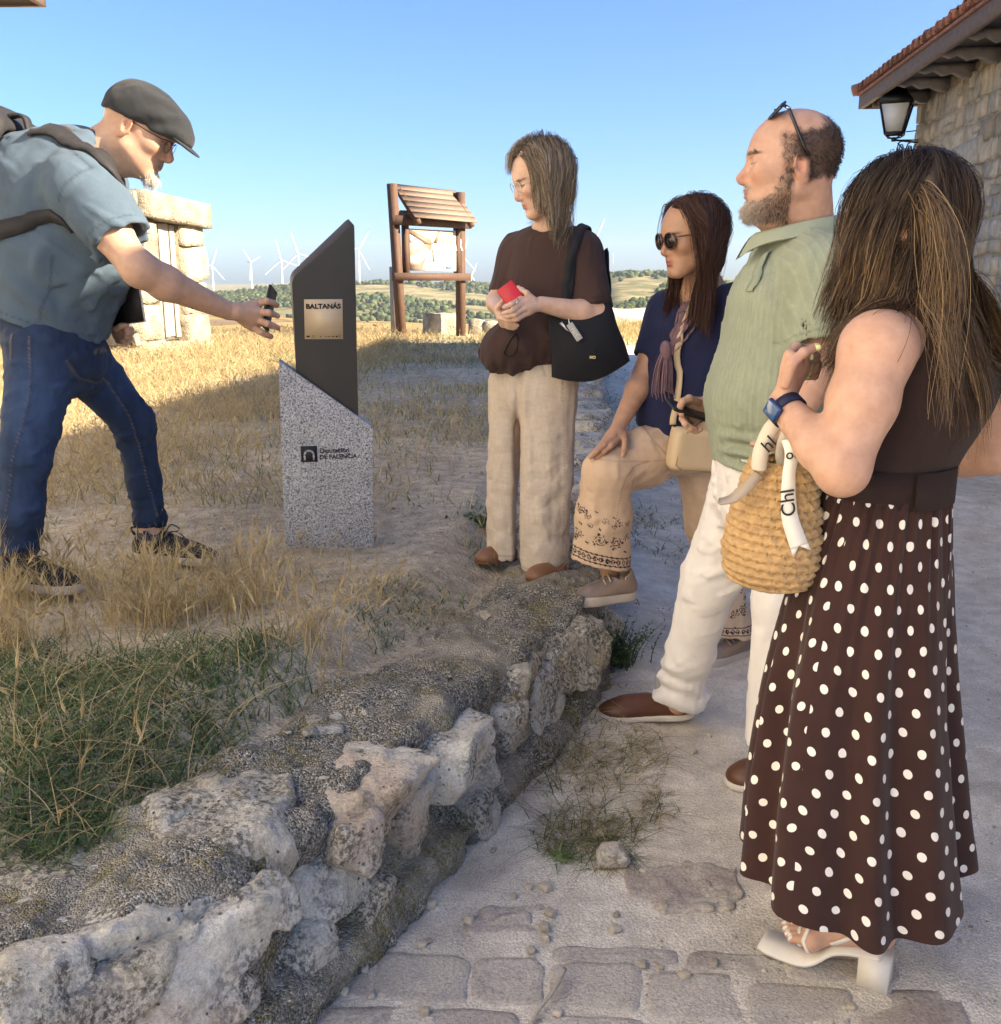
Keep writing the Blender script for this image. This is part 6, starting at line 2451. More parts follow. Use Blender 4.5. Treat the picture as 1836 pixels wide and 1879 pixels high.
	Sh.add(rc(rs + A([-.02, .05, .02]), P(70, 330, 3.2), .10, .13), .06)
	Sh.add(ell(P(165, 440, Y0), (.15, .17, .14)), .06)
	ax = nrm(re - rs)
	se = P(226, 436, 3.0)
	Sl = SDF().add(ec(rs - ax * .02, lerp(rs, se, .55), (.098, .10), (.092, .092), (0, 1, 0)), 0).add(ec(lerp(rs, se, .5), se + ax * .05, (.092, .092), (.074, .078), (0, 1, 0)), .03)
	Sl.cut(plane(se, ax * .9 + A([.0, 0, -.25])), .003)
	Sl.sub(rc(se - ax * .03, se + ax * .1, .064, .064), .004)
	Sh.add(sub_sdf(Sl), .03)
	axl = nrm(le - ls)
	Sl2 = SDF().add(rc(ls, ls + axl * .24, .09, .08), 0).cut(plane(ls + axl * .2, axl), .003)
	Sh.add(sub_sdf(Sl2), .03)
	h0, h1 = P(0, 566, Y0), P(200, 632, Y0)
	hn = nrm(np.cross(A([0, 1, 0]), h1 - h0))
	hn = hn if hn[2] < 0 else -hn
	Sh.cut(plane(h0, hn), .004)
	Sh.sub(ec(lerp(belly, pel, 1.0), pel + (pel - belly) * .6, (.176, .150), (.176, .150), (0, 1, 0)), .004)
	Sh.sub(rc(lerp(nb, hd.T(-.03, 0, -.1), .2), hd.T(0, 0, -.08), .07, .075), .01)

	def dsp(p, d):
		w = wr(p, (0.5, 0, .85), 5, 13, 1) * .010
		arm = near(p, P(190, 470, 3.1), .16)
		w = w + wr(p, (.8, 0, -.5), 4, 26, 4) * .007 * (1 + arm)
		w = w + .012 * np.sin((p @ nrm(A([.7, 0, .7]))) * 55 + 2 * vnoise(p, 7)) * near(p, P(75, 545, 3.05), .12)
		return w - .02 * near(p, P(190, 500, 3.07), .075)
	Sh.disp = dsp
	blue = A([.072, .108, .148])

	def cshirt(V):
		col = np.tile(blue, (len(V), 1))
		# seams: armhole, side, shoulder yoke, placket stitches
		for pl in ([P(118, 372, 3.0), P(123, 345, 2.98), P(150, 318, 2.98), P(182, 312, 3.05)], [P(88, 470, 3.0), P(80, 520, 3.0), P(62, 590, 3.02)], [P(182, 312, 3.05), P(155, 285, 3.1), P(125, 270, 3.2)]):
			seam(col, V, pl, .0032, .55, Y0)
		ds = np.abs((V - se) @ nrm(ax * .9 + A([0, 0, -.25])) + .024)
		m = (ds < .0022) & (np.linalg.norm(V - se, axis=1) < .14)
		col[m] *= .7
		m = np.abs((V - h0) @ hn + .022) < .002
		col[m] *= .72
		return col
	shirt = garment("polo_shirt", Sh, .0068, cloth("polo_cotton", None, 1100, .45, .9, .12, 14, .2, .12), root, cshirt)
	nc = lerp(nb, hd.T(-.03, 0, -.1), .30)
	collar(shirt, nc, nrm(hd.T(-.03, 0, -.02) - nb), fw, .082, .105, .045, cloth("collar_cotton", tuple(blue * .8), 1100, .3), gap=.45, drop=.014, tip_len=.03)
	# --- jeans
	J = SDF()
	J.add(ec(pel + A([0, 0, .05]), P(105, 650, Y0), (.17, .155), (.17, .15), (0, 1, 0)), 0)
	J.add(rc(rh, rk, .108, .077), .05).add(rc(rk, lerp(rk, ra, .5), .075, .063), .03).add(rc(lerp(rk, ra, .5), ra + A([0, 0, -.01]), .063, .058), .03)
	J.add(rc(lh, lk, .100, .069), .04).add(rc(lk, lerp(lk, la, .5), .067, .056), .025).add(rc(lerp(lk, la, .5), la, .056, .053), .03)
	J.cut(plane(ra + A([0, 0, -.012]), (0, 0, -1)), .003)
	J.cut(Pr(lambda p: np.minimum(((p - la) @ nrm(A([.05, 0, -1]))) - .004, p[..., 0] - (la[0] - .13))), .003)
	J.sub(rc(la + A([0, 0, .02]), la + A([0, 0, -.1]), .043, .043), .003).sub(rc(ra + A([0, 0, .02]), ra + A([0, 0, -.1]), .048, .048), .003)

	def jd(p, d):
		k = near(p, rk + A([-.02, 0, -.01]), .14) + near(p, lk + A([-.03, 0, -.02]), .13)
		an = near(p, ra + A([0, 0, .05]), .10) + near(p, la + A([0, 0, .05]), .10)
		hp = near(p, P(120, 690, 3.2), .18)
		w = wr(p, (1, 0, .15), 6, 34, 2) * (.010 * k + .013 * an + .009 * hp + .003)
		return w + .006 * np.sin(p[..., 2] * 105 + 3 * vnoise(p, 9)) * an
	J.disp = jd
	den = A([.015, .028, .062])

	def cj(V):
		f = .30 * near(V, lerp(rh, rk, .45) + A([.04, -.1, 0]), .16) + .16 * near(V, lerp(lh, lk, .45) + A([.05, -.05, .03]), .14) + .14 * near(V, lerp(rk, ra, .35) + A([.02, -.05, 0]), .13)
		col = den * (1 + f * 4)[:, None] + A([.0, .004, .01]) * f[:, None]
		col = col * (1 + .18 * fbm(V * A([1, 1, .35]), 40, 2))[:, None]
		for pl in ([P(45, 620, 3.0), P(44, 720, 2.98), P(30, 830, 3.0), P(9, 960, 3.0), P(6, 1030, 3.0)], [P(165, 655, 3.25), P(200, 705, 3.33), P(240, 770, 3.37), P(262, 860, 3.37), P(285, 950, 3.37)], [P(12, 615, 3.02), P(14, 660, 3.02)], [P(172, 625, 3.15), P(168, 650, 3.15)]):
			seam(col, V, [q_ + A([.006, 0, 0]) for q_ in pl], .006, .7, 3.47)
			seam(col, V, pl, .0028, (.13, .11, .10), 3.47)
		return col
	garment("jeans", J, .0060, cloth("denim", None, 900, .5, .85, .15, 20, .1, .18), root, cj)
	# --- shoes
	mu, ms = cloth("black_mesh", (.018, .019, .022), 500, .6, .8), simple("pale_sole", (.50, .45, .44), .7, .1, 20, 60, .2)
	for hx, tx, yy, zg in ((P(246, 1015, 3.45), P(400, 1012, 3.36), 0, .437), (P(8, 1075, 3.06), P(150, 1080, 2.99), 0, .452)):
		o, T, L = shoe(root, hx[:2], tx[:2], zg, mu, ms, w=.047, top=.11, sole=.030, ank=1)
		lc = MB()
		for i in range(4):
			f = .40 + .075 * i
			hz = .092 - .011 * i
			lc.tube([T(f * L, -.032, hz - .018), T(f * L + .01, 0, hz + .006), T(f * L + .012, .032, hz - .018)], .0026, 5)
		for sgn in (-1, 1):
			lc.tube(spline([T(.40 * L, 0, .098), T(.42 * L, sgn * .025, .125), T(.47 * L, sgn * .05, .10), T(.41 * L, 0, .1)], 14), .0022, 5)
			lc.tube(spline([T(.41 * L, 0, .10), T(.48 * L, sgn * .03, .098), T(.55 * L, sgn * .055, .06)], 8), .0022, 5)
		lc.mk("lace", M_IRON, o, smooth=True)
		tb = MB().tube(spline([T(.03 * L, 0, .085), T(-.02 * L, 0, .105), T(.05 * L, 0, .115)], 8), .005, 6)
		tb.mk("pull_tab", mu, o, smooth=True)
	# --- flat cap
	C = SDF()
	C.add(hd.e((-.024, 0, .036), (.096, .090, .090)), 0)
	C.add(hd.e((.042, 0, .052), (.092, .086, .060)), .05)
	C.add(hd.e((.100, 0, .036), (.045, .068, .024)), .03)
	C.cut(plane(hd.T(.0, 0, .014), hd.R @ A([.06, 0, -1])), .006)
	C.sub(hd.e((-.014, 0, .020), (.094, .078, .075)), .004)

	def cd(p, d):
		q = hd.L(p)
		f = np.sin(q[..., 2] * 120 - q[..., 0] * 60 + 1.5 * vnoise(q, 30)) * np.clip(np.abs(q[..., 1]) * 14, 0, 1) * sstep(q[..., 0], -.04, .05)
		return .0035 * f + .003 * fbm(q, 28, 2)
	C.disp = cd
	mc = cloth("cap_wool", (.018, .020, .024), 800, .6, .95, .14, 20, .4, .15)
	cap = garment("flat_cap", C, .0044, mc, root)
	Bm = SDF().add(hd.e((.120, 0, .026), (.058, .074, .0055), A([[.97, 0, .20], [0, 1, 0], [-.20, 0, .97]])), 0)
	V, Q = surf(Bm, .004)
	mk("brim", V, Q, mc, cap)
	# --- rimless glasses
	gm = simple("dark_wire", (.02, .02, .022), .3, 0, 3, 3, 0, metal=.6)
	gl = MB()
	for sgn in (-1, 1):
		gl.tube([hd.T(.100, sgn * .008, .008), hd.T(.099, sgn * .018, .014), hd.T(.093, sgn * .052, .014), hd.T(.085, sgn * .064, .010)], .0016, 5)
		gl.tube([hd.T(.085, sgn * .064, .010), hd.T(.04, sgn * .074, .010), hd.T(-.01, sgn * .079, .012)], .0014, 5)
		gl.tube([hd.T(.099 - .1 * abs(.032 + .02 * math.cos(t) - .01), sgn * (.033 + .022 * math.cos(t)), -.003 + .017 * math.sin(t)) for t in np.linspace(0, 6.28, 22)], .0009, 4)
	gl.mk("glasses", gm, root, smooth=True)
	# --- phone in the outstretched hand
	c = P(493, 566, 3.262)
	up = P(503, 527, 3.285) - P(486, 604, 3.235)
	phone("black phone held up to the plaque by the man in the flat cap", c, up, P(510, 570, 3.36) - P(480, 562, 3.2), (.037, .068, .0048), simple("black_phone", (.012, .012, .014), .35, 0, 5, 50, 0))
	# --- black folder clasped against the hip
	fr = empty("folder", P(228, 540, 3.34), "black folder tucked under the far arm of the man in the flat cap", "folder")
	q = [P(205, 597, 3.36), P(262, 590, 3.26), P(248, 505, 3.28), P(238, 470, 3.30), P(205, 500, 3.36)]
	e = nrm(np.cross(q[1] - q[0], q[4] - q[0])) * .004
	e = e if e[1] > 0 else -e
	MB().prism(q, e).mk("cover", simple("folder_black", (.012, .010, .012), .5, .05, 8, 90, .1), fr)
	q2 = [a + e * 1.2 + A([.004, 0, -.002]) for a in q]
	MB().prism(q2, e * .6).mk("paper", simple("paper_white", (.72, .71, .70), .8, .02, 8, 90, 0), fr)
	MB().prism([a + e * 2.1 for a in q], e).mk("cover", simple("folder_black", (.012, .010, .012), .5, .05, 8, 90, .1), fr)
	# --- backpack
	bp = empty("backpack", P(-20, 350, 3.28), "dark grey backpack worn by the man in the flat cap", "backpack")
	axb = nrm(P(95, 262, Y0) - P(5, 420, Y0))
	dn = nrm(A([axb[2], 0, -axb[0]]))
	B = SDF()
	cb = P(2, 352, 3.25) - dn * .10
	Rb = np.stack([A([0, 1., 0]), axb, np.cross(A([0, 1., 0]), axb)], 1)
	B.add(box(cb, (.15, .21, .095), Rb, .05), 0).add(box(cb - dn * .07 - axb * .06, (.12, .12, .06), Rb, .04), .03)
	B.sub(sub_sdf(Sh), .004)
	B.disp = lambda p, d: .008 * fbm(p, 12, 2) + .004 * np.sin(p @ axb * 70 + 3 * vnoise(p, 8))
	mb = cloth("pack_nylon", (.024, .023, .025), 500, .4, .6, .15, 10, .1)
	V, Q = surf(B, .0075)
	mk("bag", V, Q, mb, bp)
	tp = P(38, 245, 3.2)
	h_ = spline([P(20, 262, 3.2), P(16, 222, 3.2), P(30, 212, 3.2), P(48, 218, 3.2), P(56, 252, 3.2)], 18)
	V, F = ribbon(h_, np.tile(dn * .3 + axb, (18, 1)), .019, .005)
	mk("handle", V, F, mb, bp)
	p_, n_ = drape(Sh, [P(60, 268, 3.12), P(105, 250, 3.1), P(150, 262, 3.07), P(190, 290, 3.06), P(208, 335, 3.08), P(214, 390, 3.2)], .006, 30)
	V, F = ribbon(p_, n_, .030, .005)
	mk("strap", V, F, mb, bp)
	p_, n_ = drape(Sh, [P(-10, 440, 3.1), P(30, 412, 3.02), P(70, 402, 3.0), P(115, 408, 3.0), P(150, 420, 3.02)], .005, 26)
	V, F = ribbon(p_, n_, np.linspace(.030, .010, 26), .004)
	mk("strap", V, F, mb, bp)
	V, F = ribbon(spline([P(70, 262, 3.12), P(95, 240, 3.12), P(118, 236, 3.14), P(128, 246, 3.15)], 12), np.tile(A([0, -.5, 1.]), (12, 1)), .016, .004)
	mk("load_strap", V, F, M_SOFF, bp)

build_man_cap()
# ------------------------------------------------------------------ woman in the brown blouse with the red phone
SKIN2 = A([.60, .395, .30])

def build_woman_blouse():
	root = person((.13, 3.6, .35), "greying woman in a brown balloon blouse and linen trousers holding a red phone")
	Y0 = 3.60
	fw = nrm(A([-.88, -.24, -.36]))
	Rh = frame(fw, (.10, 0, 1))
	sc = .98
	nose = P(946, 366, 3.54)
	hc = nose - Rh @ (A([.112, 0, -.032]) * sc)
	hd = Head(hc, Rh, sc, jaw=.95, nose=.95, male=False)
	nb = P(1013, 432, 3.62)
	rs, re, rw = P(950, 464, 3.71), P(914, 555, 3.66), P(919, 566, 3.44)
	ls, le, lw = P(1071, 464, 3.53), P(1098, 580, 3.44), P(993, 558, 3.37)
	chest, waist, pel = P(1010, 470, 3.61), P(1000, 590, 3.60), P(985, 680, 3.60)
	side = nrm(A([.8, -.55, 0]))
	S = SDF()
	hd.put(S)
	S.add(rc(hd.T(-.030, 0, -.055), nb, .050, .055), .03)
	S.add(ec(nb + A([0, 0, -.02]), chest, (.10, .07), (.14, .09), side), .05)
	S.add(rc(nb + A([0, .01, -.03]), rs, .045, .05), .04).add(rc(nb + A([0, 0, -.03]), ls, .045, .05), .04)
	LA = SDF()
	LA.add(rc(ls, le, .05, .042), 0).add(rc(le, lerp(le, lw, .3), .042, .040), .02).add(rc(lerp(le, lw, .3), lw, .040, .025), .02)
	kn = [P(955, 549, 3.335), P(956.5, 558, 3.325), P(961, 567, 3.325), P(966, 575, 3.335)]
	palm(LA, lw, kn, thick=.0135, k=.010)
	fingers(LA, [[kn[0], P(938, 558, 3.30), P(929, 562, 3.305), P(924, 564, 3.32)], [kn[1], P(940, 570, 3.295), P(930, 573, 3.30), P(923, 575, 3.32)],
				 [kn[2], P(944, 578, 3.30), P(933, 580, 3.305), P(925, 581, 3.325)], [kn[3], P(950, 585, 3.31), P(941, 587, 3.315), P(934, 588, 3.33)]], .0086, .0035)
	fingers(LA, [[P(980, 550, 3.35), P(966, 538, 3.34), P(957, 532, 3.345), P(950, 528, 3.35)]], .0095)
	RA = SDF()
	RA.add(rc(rs, re, .048, .040), 0).add(rc(re, rw, .040, .026), .02)
	k2 = [P(919, 582, 3.40), P(924, 588, 3.40), P(925, 592, 3.41), P(923, 596, 3.43)]
	palm(RA, rw + A([0, 0, -.01]), k2, thick=.014)
	fingers(RA, [[k2[0], P(932, 588, 3.355), P(944, 592, 3.345)], [k2[1], P(935, 594, 3.36), P(949, 597, 3.35)], [k2[2], P(936, 598, 3.37), P(946, 601, 3.36)], [k2[3], P(932, 600, 3.39), P(942, 603, 3.38)], [P(914, 570, 3.42), P(917, 560, 3.39), P(922, 552, 3.38)]], .0088)
	rh, ra = P(938, 700, 3.66), P(926, 1005, 3.665)
	lh, la = P(1010, 700, 3.56), P(1003, 1035, 3.525)
	Tr = SDF()
	Tr.add(ec(chest, waist, (.14, .09), (.125, .085), side), 0).add(ec(waist, pel, (.125, .085), (.15, .10), side), .04)
	Tr.add(rc(rh, ra, .06, .03), .03).add(rc(lh, la, .07, .032), .03)
	Tr.add(rc(ra, ra + A([-.08, -.02, -.035]), .03, .026), .02).add(rc(la, la + A([-.02, -.02, -.045]), .032, .03), .02)

	def paint(V):
		col = np.tile(SKIN2, (len(V), 1)) * (1 + .05 * fbm(V, 30, 2))[:, None]
		hd.paint(V, col, SKIN2, lip=(.50, .16, .14), brow=(.14, .10, .07))
		nails(col, V, [P(924, 564, 3.31), P(923, 575, 3.31), P(949, 597, 3.34)], (.66, .40, .32))
		return col
	body_mesh([(S, .0040), (LA, .0032), (RA, .0036), (Tr, .010)], root, paint)
	# ring
	MB().tube([P(948, 553, 3.307) + A([math.cos(t) * .003, math.sin(t) * .010, math.sin(t + 1.2) * .010]) for t in np.linspace(0, 6.28, 14)], .0016, 5).mk("ring", simple("silver", (.7, .7, .7), .25, 0, 3, 3, 0, metal=1), root, smooth=True)
	# --- blouse: boxy yoke, wide elbow sleeves, balloon hem gathered up to the right
	B = SDF()
	B.add(ec(chest + A([0, 0, .0]), P(1003, 560, 3.6), (.165, .115), (.165, .135), side), 0)
	B.add(rc(nb + A([0, .0, -.045]), lerp(rs, chest, .1) + A([0, 0, -.01]), .052, .052), .06)
	B.add(rc(nb + A([0, .0, -.045]), lerp(ls, chest, .1) + A([0, 0, -.01]), .052, .052), .06)
	B.add(ell(P(962, 632, 3.55), (.145, .13, .085)), .07)
	B.add(ell(P(928, 655, 3.56), (.085, .10, .058)), .05)
	B.add(ell(P(1020, 610, 3.58), (.13, .13, .095)), .07)
	axr, axl = nrm(re - rs), nrm(le - ls)
	ser, sel = P(928, 536, 3.69), P(1088, 572, 3.465)
	Sr = SDF().add(ec(rs, ser + axr * .04, (.062, .068), (.060, .072), (1, 0, 0)), 0).cut(plane(ser, axr * .9 + A([.35, 0, 0])), .003).sub(rc(ser - axr * .03, ser + axr * .1, .052, .055), .003)
	Sl = SDF().add(ec(ls + A([-.01, 0, 0]), sel + axl * .05, (.068, .074), (.070, .078), (1, 0, 0)), 0).cut(plane(sel, axl), .003).sub(rc(sel - axl * .03, sel + axl * .1, .058, .06), .003)
	B.add(sub_sdf(Sr), .05).add(sub_sdf(Sl), .05)
	B.cut(Pr(lambda p: -9 + 0 * p[..., 0]), 0)
	# round neckline open at the front
	B.sub(rc(nb + A([.002, -.03, .015]), nb + A([-.005, -.05, .12]), .062, .085), .010)
	B.sub(rc(hd.T(0, 0, -.02), nb + A([0, -.005, .0]), .07, .062), .01)

	def bd(p, d):
		low = sstep(-p[..., 2], -1.22, -1.10)
		pts = wr(p, (.15, 0, 1), 4, 30, 3) * (.004 + .011 * low)
		gath = .010 * np.sin((p - P(1030, 600, 3.5)) @ nrm(A([.55, -.2, .8])) * 60 + 2.5 * vnoise(p, 9)) * near(p, P(1005, 615, 3.45), .11)
		slv = wr(p, (.25, 0, 1), 4, 26, 7) * .007 * (near(p, lerp(ls, sel, .6), .13) + near(p, lerp(rs, ser, .6), .12))
		hang = wr(p, (.1, 0, 1), 3.5, 17, 12) * .006 * sstep(-p[..., 2], -1.45, -1.25)
		return pts + gath + slv + hang
	B.disp = bd
	brown = A([.048, .026, .023])

	def cb(V):
		col = np.tile(brown, (len(V), 1))
		for c_, a_ in ((sel, axl), (ser, axr)):
			m = (np.abs((V - c_) @ a_ + .016) < .0018) & (np.linalg.norm(V - c_, axis=1) < .12)
			col[m] *= .6
		return col
	blouse = garment("blouse", B, .0055, cloth("poplin_brown", None, 1000, .35, .8, .12, 12, .25), root, cb)
	cord = MB().tube(drape(B, [P(948, 606, 3.42), P(936, 620, 3.42), P(926, 640, 3.42), P(925, 655, 3.42), P(932, 659, 3.42), P(943, 648, 3.42), P(948, 638, 3.42), P(949, 610, 3.42)], .003, 40)[0], .0028, 6)
	cord.mk("drawcord", M_INK, blouse, smooth=True)
	# --- wide linen trousers
	T = SDF()
	T.add(ec(P(985, 640, 3.61), P(982, 720, 3.61), (.135, .12), (.15, .125), side), 0)
	T.add(ec(P(926, 700, 3.67), P(925, 1036, 3.67), (.062, .10), (.058, .092), (1, 0, 0)), .03)
	T.add(ec(P(1004, 700, 3.57), P(993, 1040, 3.54), (.105, .10), (.088, .090), (1, 0, 0)), .035)
	cutz = P(930, 1030, 3.6)[2]
	T.cut(Pr(lambda p: np.where(p[..., 0] < P(955, 1000, 3.6)[0], cutz + .004, cutz - .012) - p[..., 2]), .003)
	T.sub(rc(P(925, 1020, 3.67), P(925, 1060, 3.67), .036, .04), .004).sub(ec(P(993, 1025, 3.54), P(993, 1070, 3.54), (.060, .065), (.060, .065), (1, 0, 0)), .004)

	def td(p, d):
		dn = sstep(-p[..., 2], -1.15, -.6)
		v = wr(p, (.02, 0, 1), 2.2, 19, 5) * .011
		c = fbm(p, 22, 3) * .0045 * (.4 + dn)
		dg = np.abs(wr(p, nrm(A([.7, 0, .6])), 8, 40, 9)) * .004 * near(p, P(1010, 880, 3.45), .2)
		sl = .016 * np.exp(-((p[..., 0] - lerp(P(949, 700, 3.5)[0], P(950, 1000, 3.5)[0], .5)) / .012) ** 2) * sstep(-p[..., 2], -1.1, -1.0)
		return v + c + dg + sl
	T.disp = td

	def ct(V):
		c = A([.56, .475, .395])
		th = fbm(V * A([1, 1, .12]), 260, 2)[:, None] * .06 + fbm(V * A([.15, .15, 1]), 300, 2)[:, None] * .06
		col = np.tile(c, (len(V), 1)) * (1 + th)
		hz = np.where(V[:, 0] < P(955, 1000, 3.6)[0], cutz + .004, cutz - .012)
		m = np.abs(V[:, 2] - hz - .022) < .0022
		col[m] *= .72
		for pl in ([P(1032, 690, 3.45), P(1036, 850, 3.45), P(1034, 1030, 3.45)], [P(988, 650, 3.45), P(1000, 690, 3.45)]):
			seam(col, V, pl, .003, .6, 3.56)
		return col
	garment("trousers", T, .0058, cloth("linen", None, 900, .55, .9, .08, 8, .15, .10), root, ct)
	# --- tan slip-on shoes
	mt, msn = simple("tan_leather", (.20, .095, .05), .45, .12, 30, 250, .15, .001), simple("shoe_sole_dark", (.12, .06, .035), .7, .1, 9, 60, .1)
	shoe(root, P(948, 1024, 3.66)[:2], P(872, 1022, 3.60)[:2], P(905, 1031, 3.62)[2], mt, msn, w=.040, top=.07, sole=.010, ank=1, low=True, hz=.72)
	shoe(root, P(1036, 1040, 3.50)[:2], P(966, 1052, 3.42)[:2], P(1000, 1062, 3.46)[2], mt, msn, w=.040, top=.07, sole=.010, ank=1, low=True, hz=.72)
	# --- hair
	hs = SDF()
	hd.put(hs)
	hs.add(rc(hd.T(-.030, 0, -.055), nb, .050, .055), .03).add(sub_sdf(B), .02)
	part = .022

	def keep(q):
		x, y, z = q.T
		return (z > .02 - .55 * (x + .02) * (x < 0)) & ~((x > .052 + .0 * z) & (z < .088)) & ~((x > .022) & (z < .05)) | ((x < -.03) & (z > -.03))
	n = 7500
	rt, q, nv = scalp(hd, n, keep, 21)
	g = np.random.default_rng(22)
	n = len(rt)
	out = np.where(q[:, 1] > part, 1.0, -1.0)
	d0 = hd.R[:, 1] * (out * .9)[:, None] + nv * .12 + hd.R[:, 0] * -.3 + hd.R[:, 2] * .1
	ln = g.uniform(.20, .31, n) * (1 - .25 * np.clip(q[:, 0] / .09, 0, 1))
	ln = np.where((out < 0) & (q[:, 0] > -.02), ln * .35, ln)
	lay = .003 + .024 * g.random(n) ** 1.3
	X, cl = grow_hair(hs, rt, d0, ln, 14, 1.0, .80, lay, .005, 30, nclump=600, seed=23, relax=.5)
	tone = g.random(cl.max() + 1)[cl] * .7 + .3 * g.random(n)
	dark, mid, grey = A([.075, .054, .040]), A([.19, .140, .095]), A([.46, .38, .29])
	c = np.where((tone < .45)[:, None], lerp(dark, mid, (tone / .45)[:, None]), lerp(mid, grey, ((tone - .45) / .55)[:, None]))
	t = np.linspace(0, 1, 14)[None, :, None]
	cols = lerp(dark * 1.1, c[:, None, :], np.clip(t * 3.2, 0, 1))
	hair_obj("hair", X, root, cols, .0007, .00035, centre=hd.c)
	# hair mass beneath the strands
	hm = SDF().add(hd.e((-.018, 0, .042), (.104, .086, .090)), 0).add(hd.e((-.045, 0, -.035), (.062, .078, .09)), .04)
	hm.sub(hd.e((.115, 0, -.01), (.100, .10, .15)), .02)
	hm.disp = lambda p, d: .004 * fbm(p * A([1, 1, .3]), 60, 2)
	V, Q = surf(hm, .006)
	mk("hair_mass", V, Q, simple("hair_under", (.055, .040, .028), .6, .2, 40, 200, .3), root)
	# clear-rimmed glasses
	gm = simple("pale_rim", (.60, .52, .45), .3, 0, 3, 3, 0)
	gl = MB()
	for sg in (-1, 1):
		gl.tube([hd.T(.103 - .10 * abs(.032 + .023 * math.cos(t) * 1 - .01), sg * (.033 + .024 * math.cos(t)), .002 + .020 * math.sin(t)) for t in np.linspace(0, 6.28, 22)], .0014, 5)
		gl.tube([hd.T(.092, sg * .057, .010), hd.T(.03, sg * .074, .010), hd.T(-.01, sg * .078, .008)], .0013, 5)
	gl.tube([hd.T(.102, -.010, .008), hd.T(.104, 0, .012), hd.T(.102, .010, .008)], .0014, 5)
	gl.mk("glasses", gm, root, smooth=True)
	# --- red phone
	c = P(936, 540, 3.345)
	a_l, a_s = P(937, 516, 3.352) - P(919, 540, 3.348), P(955, 542, 3.338) - P(937, 516, 3.352)
	phone("red cased phone in the hands of the woman in the brown blouse", c + nrm(a_s) * .004 - nrm(a_l) * .0, a_s, a_l, (.031, .040, .0055), simple("red_case", (.52, .012, .03), .4, .05, 4, 60, .05), (-.006, -.024, .005, .011))
	# --- black shoulder tote
	tote = empty("tote_bag", P(1075, 620, 3.42), "large black tote hanging from the shoulder of the woman in the brown blouse", "bag")
	mb = cloth("tote_neoprene", (.010, .011, .015), 700, .25, .75, .10, 9, .25)
	f0 = [(986, 590), (1003, 568), (1108, 556), (1120, 548), (1157, 660), (1082, 699), (1012, 694), (1010, 640)]
	yb = 3.42

	def wt(s, t):
		"""s across 0..1, t from bottom 0 to mouth 1"""
		bl, br, tl, tr = A([1012, 692]), A([1157, 662]), A([1004, 566]), A([1116, 548])
		b = lerp(bl, br, s) + A([0, 26 * math.sin(math.pi * s) * (1 - .15)])
		m = lerp(tl, tr, s) + A([0, 6 * math.sin(math.pi * s)])
		c = lerp(b, m, t)
		return c
	V, ns, nt_ = [], 26, 22
	for sidef in (0, 1):
		for j in range(nt_):
			t = j / (nt_ - 1)
			for i in range(ns):
				s = i / (ns - 1)
				x, y = wt(s, t)
				bulge = (math.sin(math.pi * s) ** .5) * (math.sin(math.pi * min(.98, .10 + t * .95)) ** .6)
				yy = yb + (-.075 if sidef == 0 else .055) * bulge + .0
				V.append(P(x, y, yy))
	V = A(V)
	V = V + .0035 * np.stack([vnoise(V, 16), vnoise(V + 5, 16), vnoise(V + 9, 16)], -1)
	idx = np.arange(2 * nt_ * ns).reshape(2, nt_, ns)
	q0 = np.stack([idx[0, :-1, :-1], idx[0, :-1, 1:], idx[0, 1:, 1:], idx[0, 1:, :-1]], -1).reshape(-1, 4)
	q1 = np.stack([idx[1, :-1, :-1], idx[1, 1:, :-1], idx[1, 1:, 1:], idx[1, :-1, 1:]], -1).reshape(-1, 4)
	e = []
	for a, b in ((idx[0, :, 0], idx[1, :, 0]), (idx[1, :, -1], idx[0, :, -1])):
		e.append(np.stack([a[:-1], a[1:], b[1:], b[:-1]], -1))
	e.append(np.stack([idx[0, 0, 1:], idx[0, 0, :-1], idx[1, 0, :-1], idx[1, 0, 1:]], -1))
	o = mk("bag_body", V, np.concatenate([q0, q1] + e), mb, tote)
	so = o.modifiers.new("thick", 'SOLIDIFY')
	so.thickness = .004
	for dx, dy, w in ((0, .0, .016), (10, .05, .014)):
		pts, nn = drape(B, [P(1032 + dx, 566, yb - .02 + dy), P(1040 + dx, 510, 3.42 + dy), P(1052 + dx, 455, 3.46 + dy), P(1066 + dx * .5, 420, 3.50 + dy), P(1076 + dx * .4, 412, 3.56), P(1080, 430, 3.62)], .006 + .003 * (dx > 0), 30)
		Vr, F = ribbon(pts, nn, w, .0025)
		mk("strap", Vr, F, mb, tote)
	pts, nn = drape(B, [P(1108, 560, 3.52), P(1106, 520, 3.52), P(1098, 460, 3.56)], .012, 14)
	Vr, F = ribbon(pts, nn, .014, .0025)
	mk("strap", Vr, F, mb, tote)
	# grey rubber tag, charm and the small gilt letters
	tg = empty("key_tag", P(1050, 606, 3.335), "grey rubber tag clipped to the black tote with a small metal charm", "tag")
	a0, a1 = P(1044, 594, 3.352), P(1064, 624, 3.338)
	ax = nrm(a1 - a0)
	wv = nrm(np.cross(ax, A([0, 1., 0])))
	Rt = np.stack([ax, wv, np.cross(ax, wv)], 1)
	MB().box((a0 + a1) / 2, (np.linalg.norm(a1 - a0) / 2, .0115, .0025), Rt, .002).mk("tag", simple("rubber_grey", (.36, .35, .34), .6, .05, 5, 60, 0), tg)
	mm = MB()
	fcam = A([0, -.004, 0])
	for i, (u, hgt, tl) in enumerate(((-.012, .0060, .0), (-.006, .0065, .35), (-.001, .0065, 0), (.004, .0065, -.35))):
		p_ = (a0 + a1) / 2 + ax * u + fcam
		mm.tube([p_ - wv * hgt + ax * tl * .006, p_ + wv * hgt - ax * tl * .006], .0011, 4)
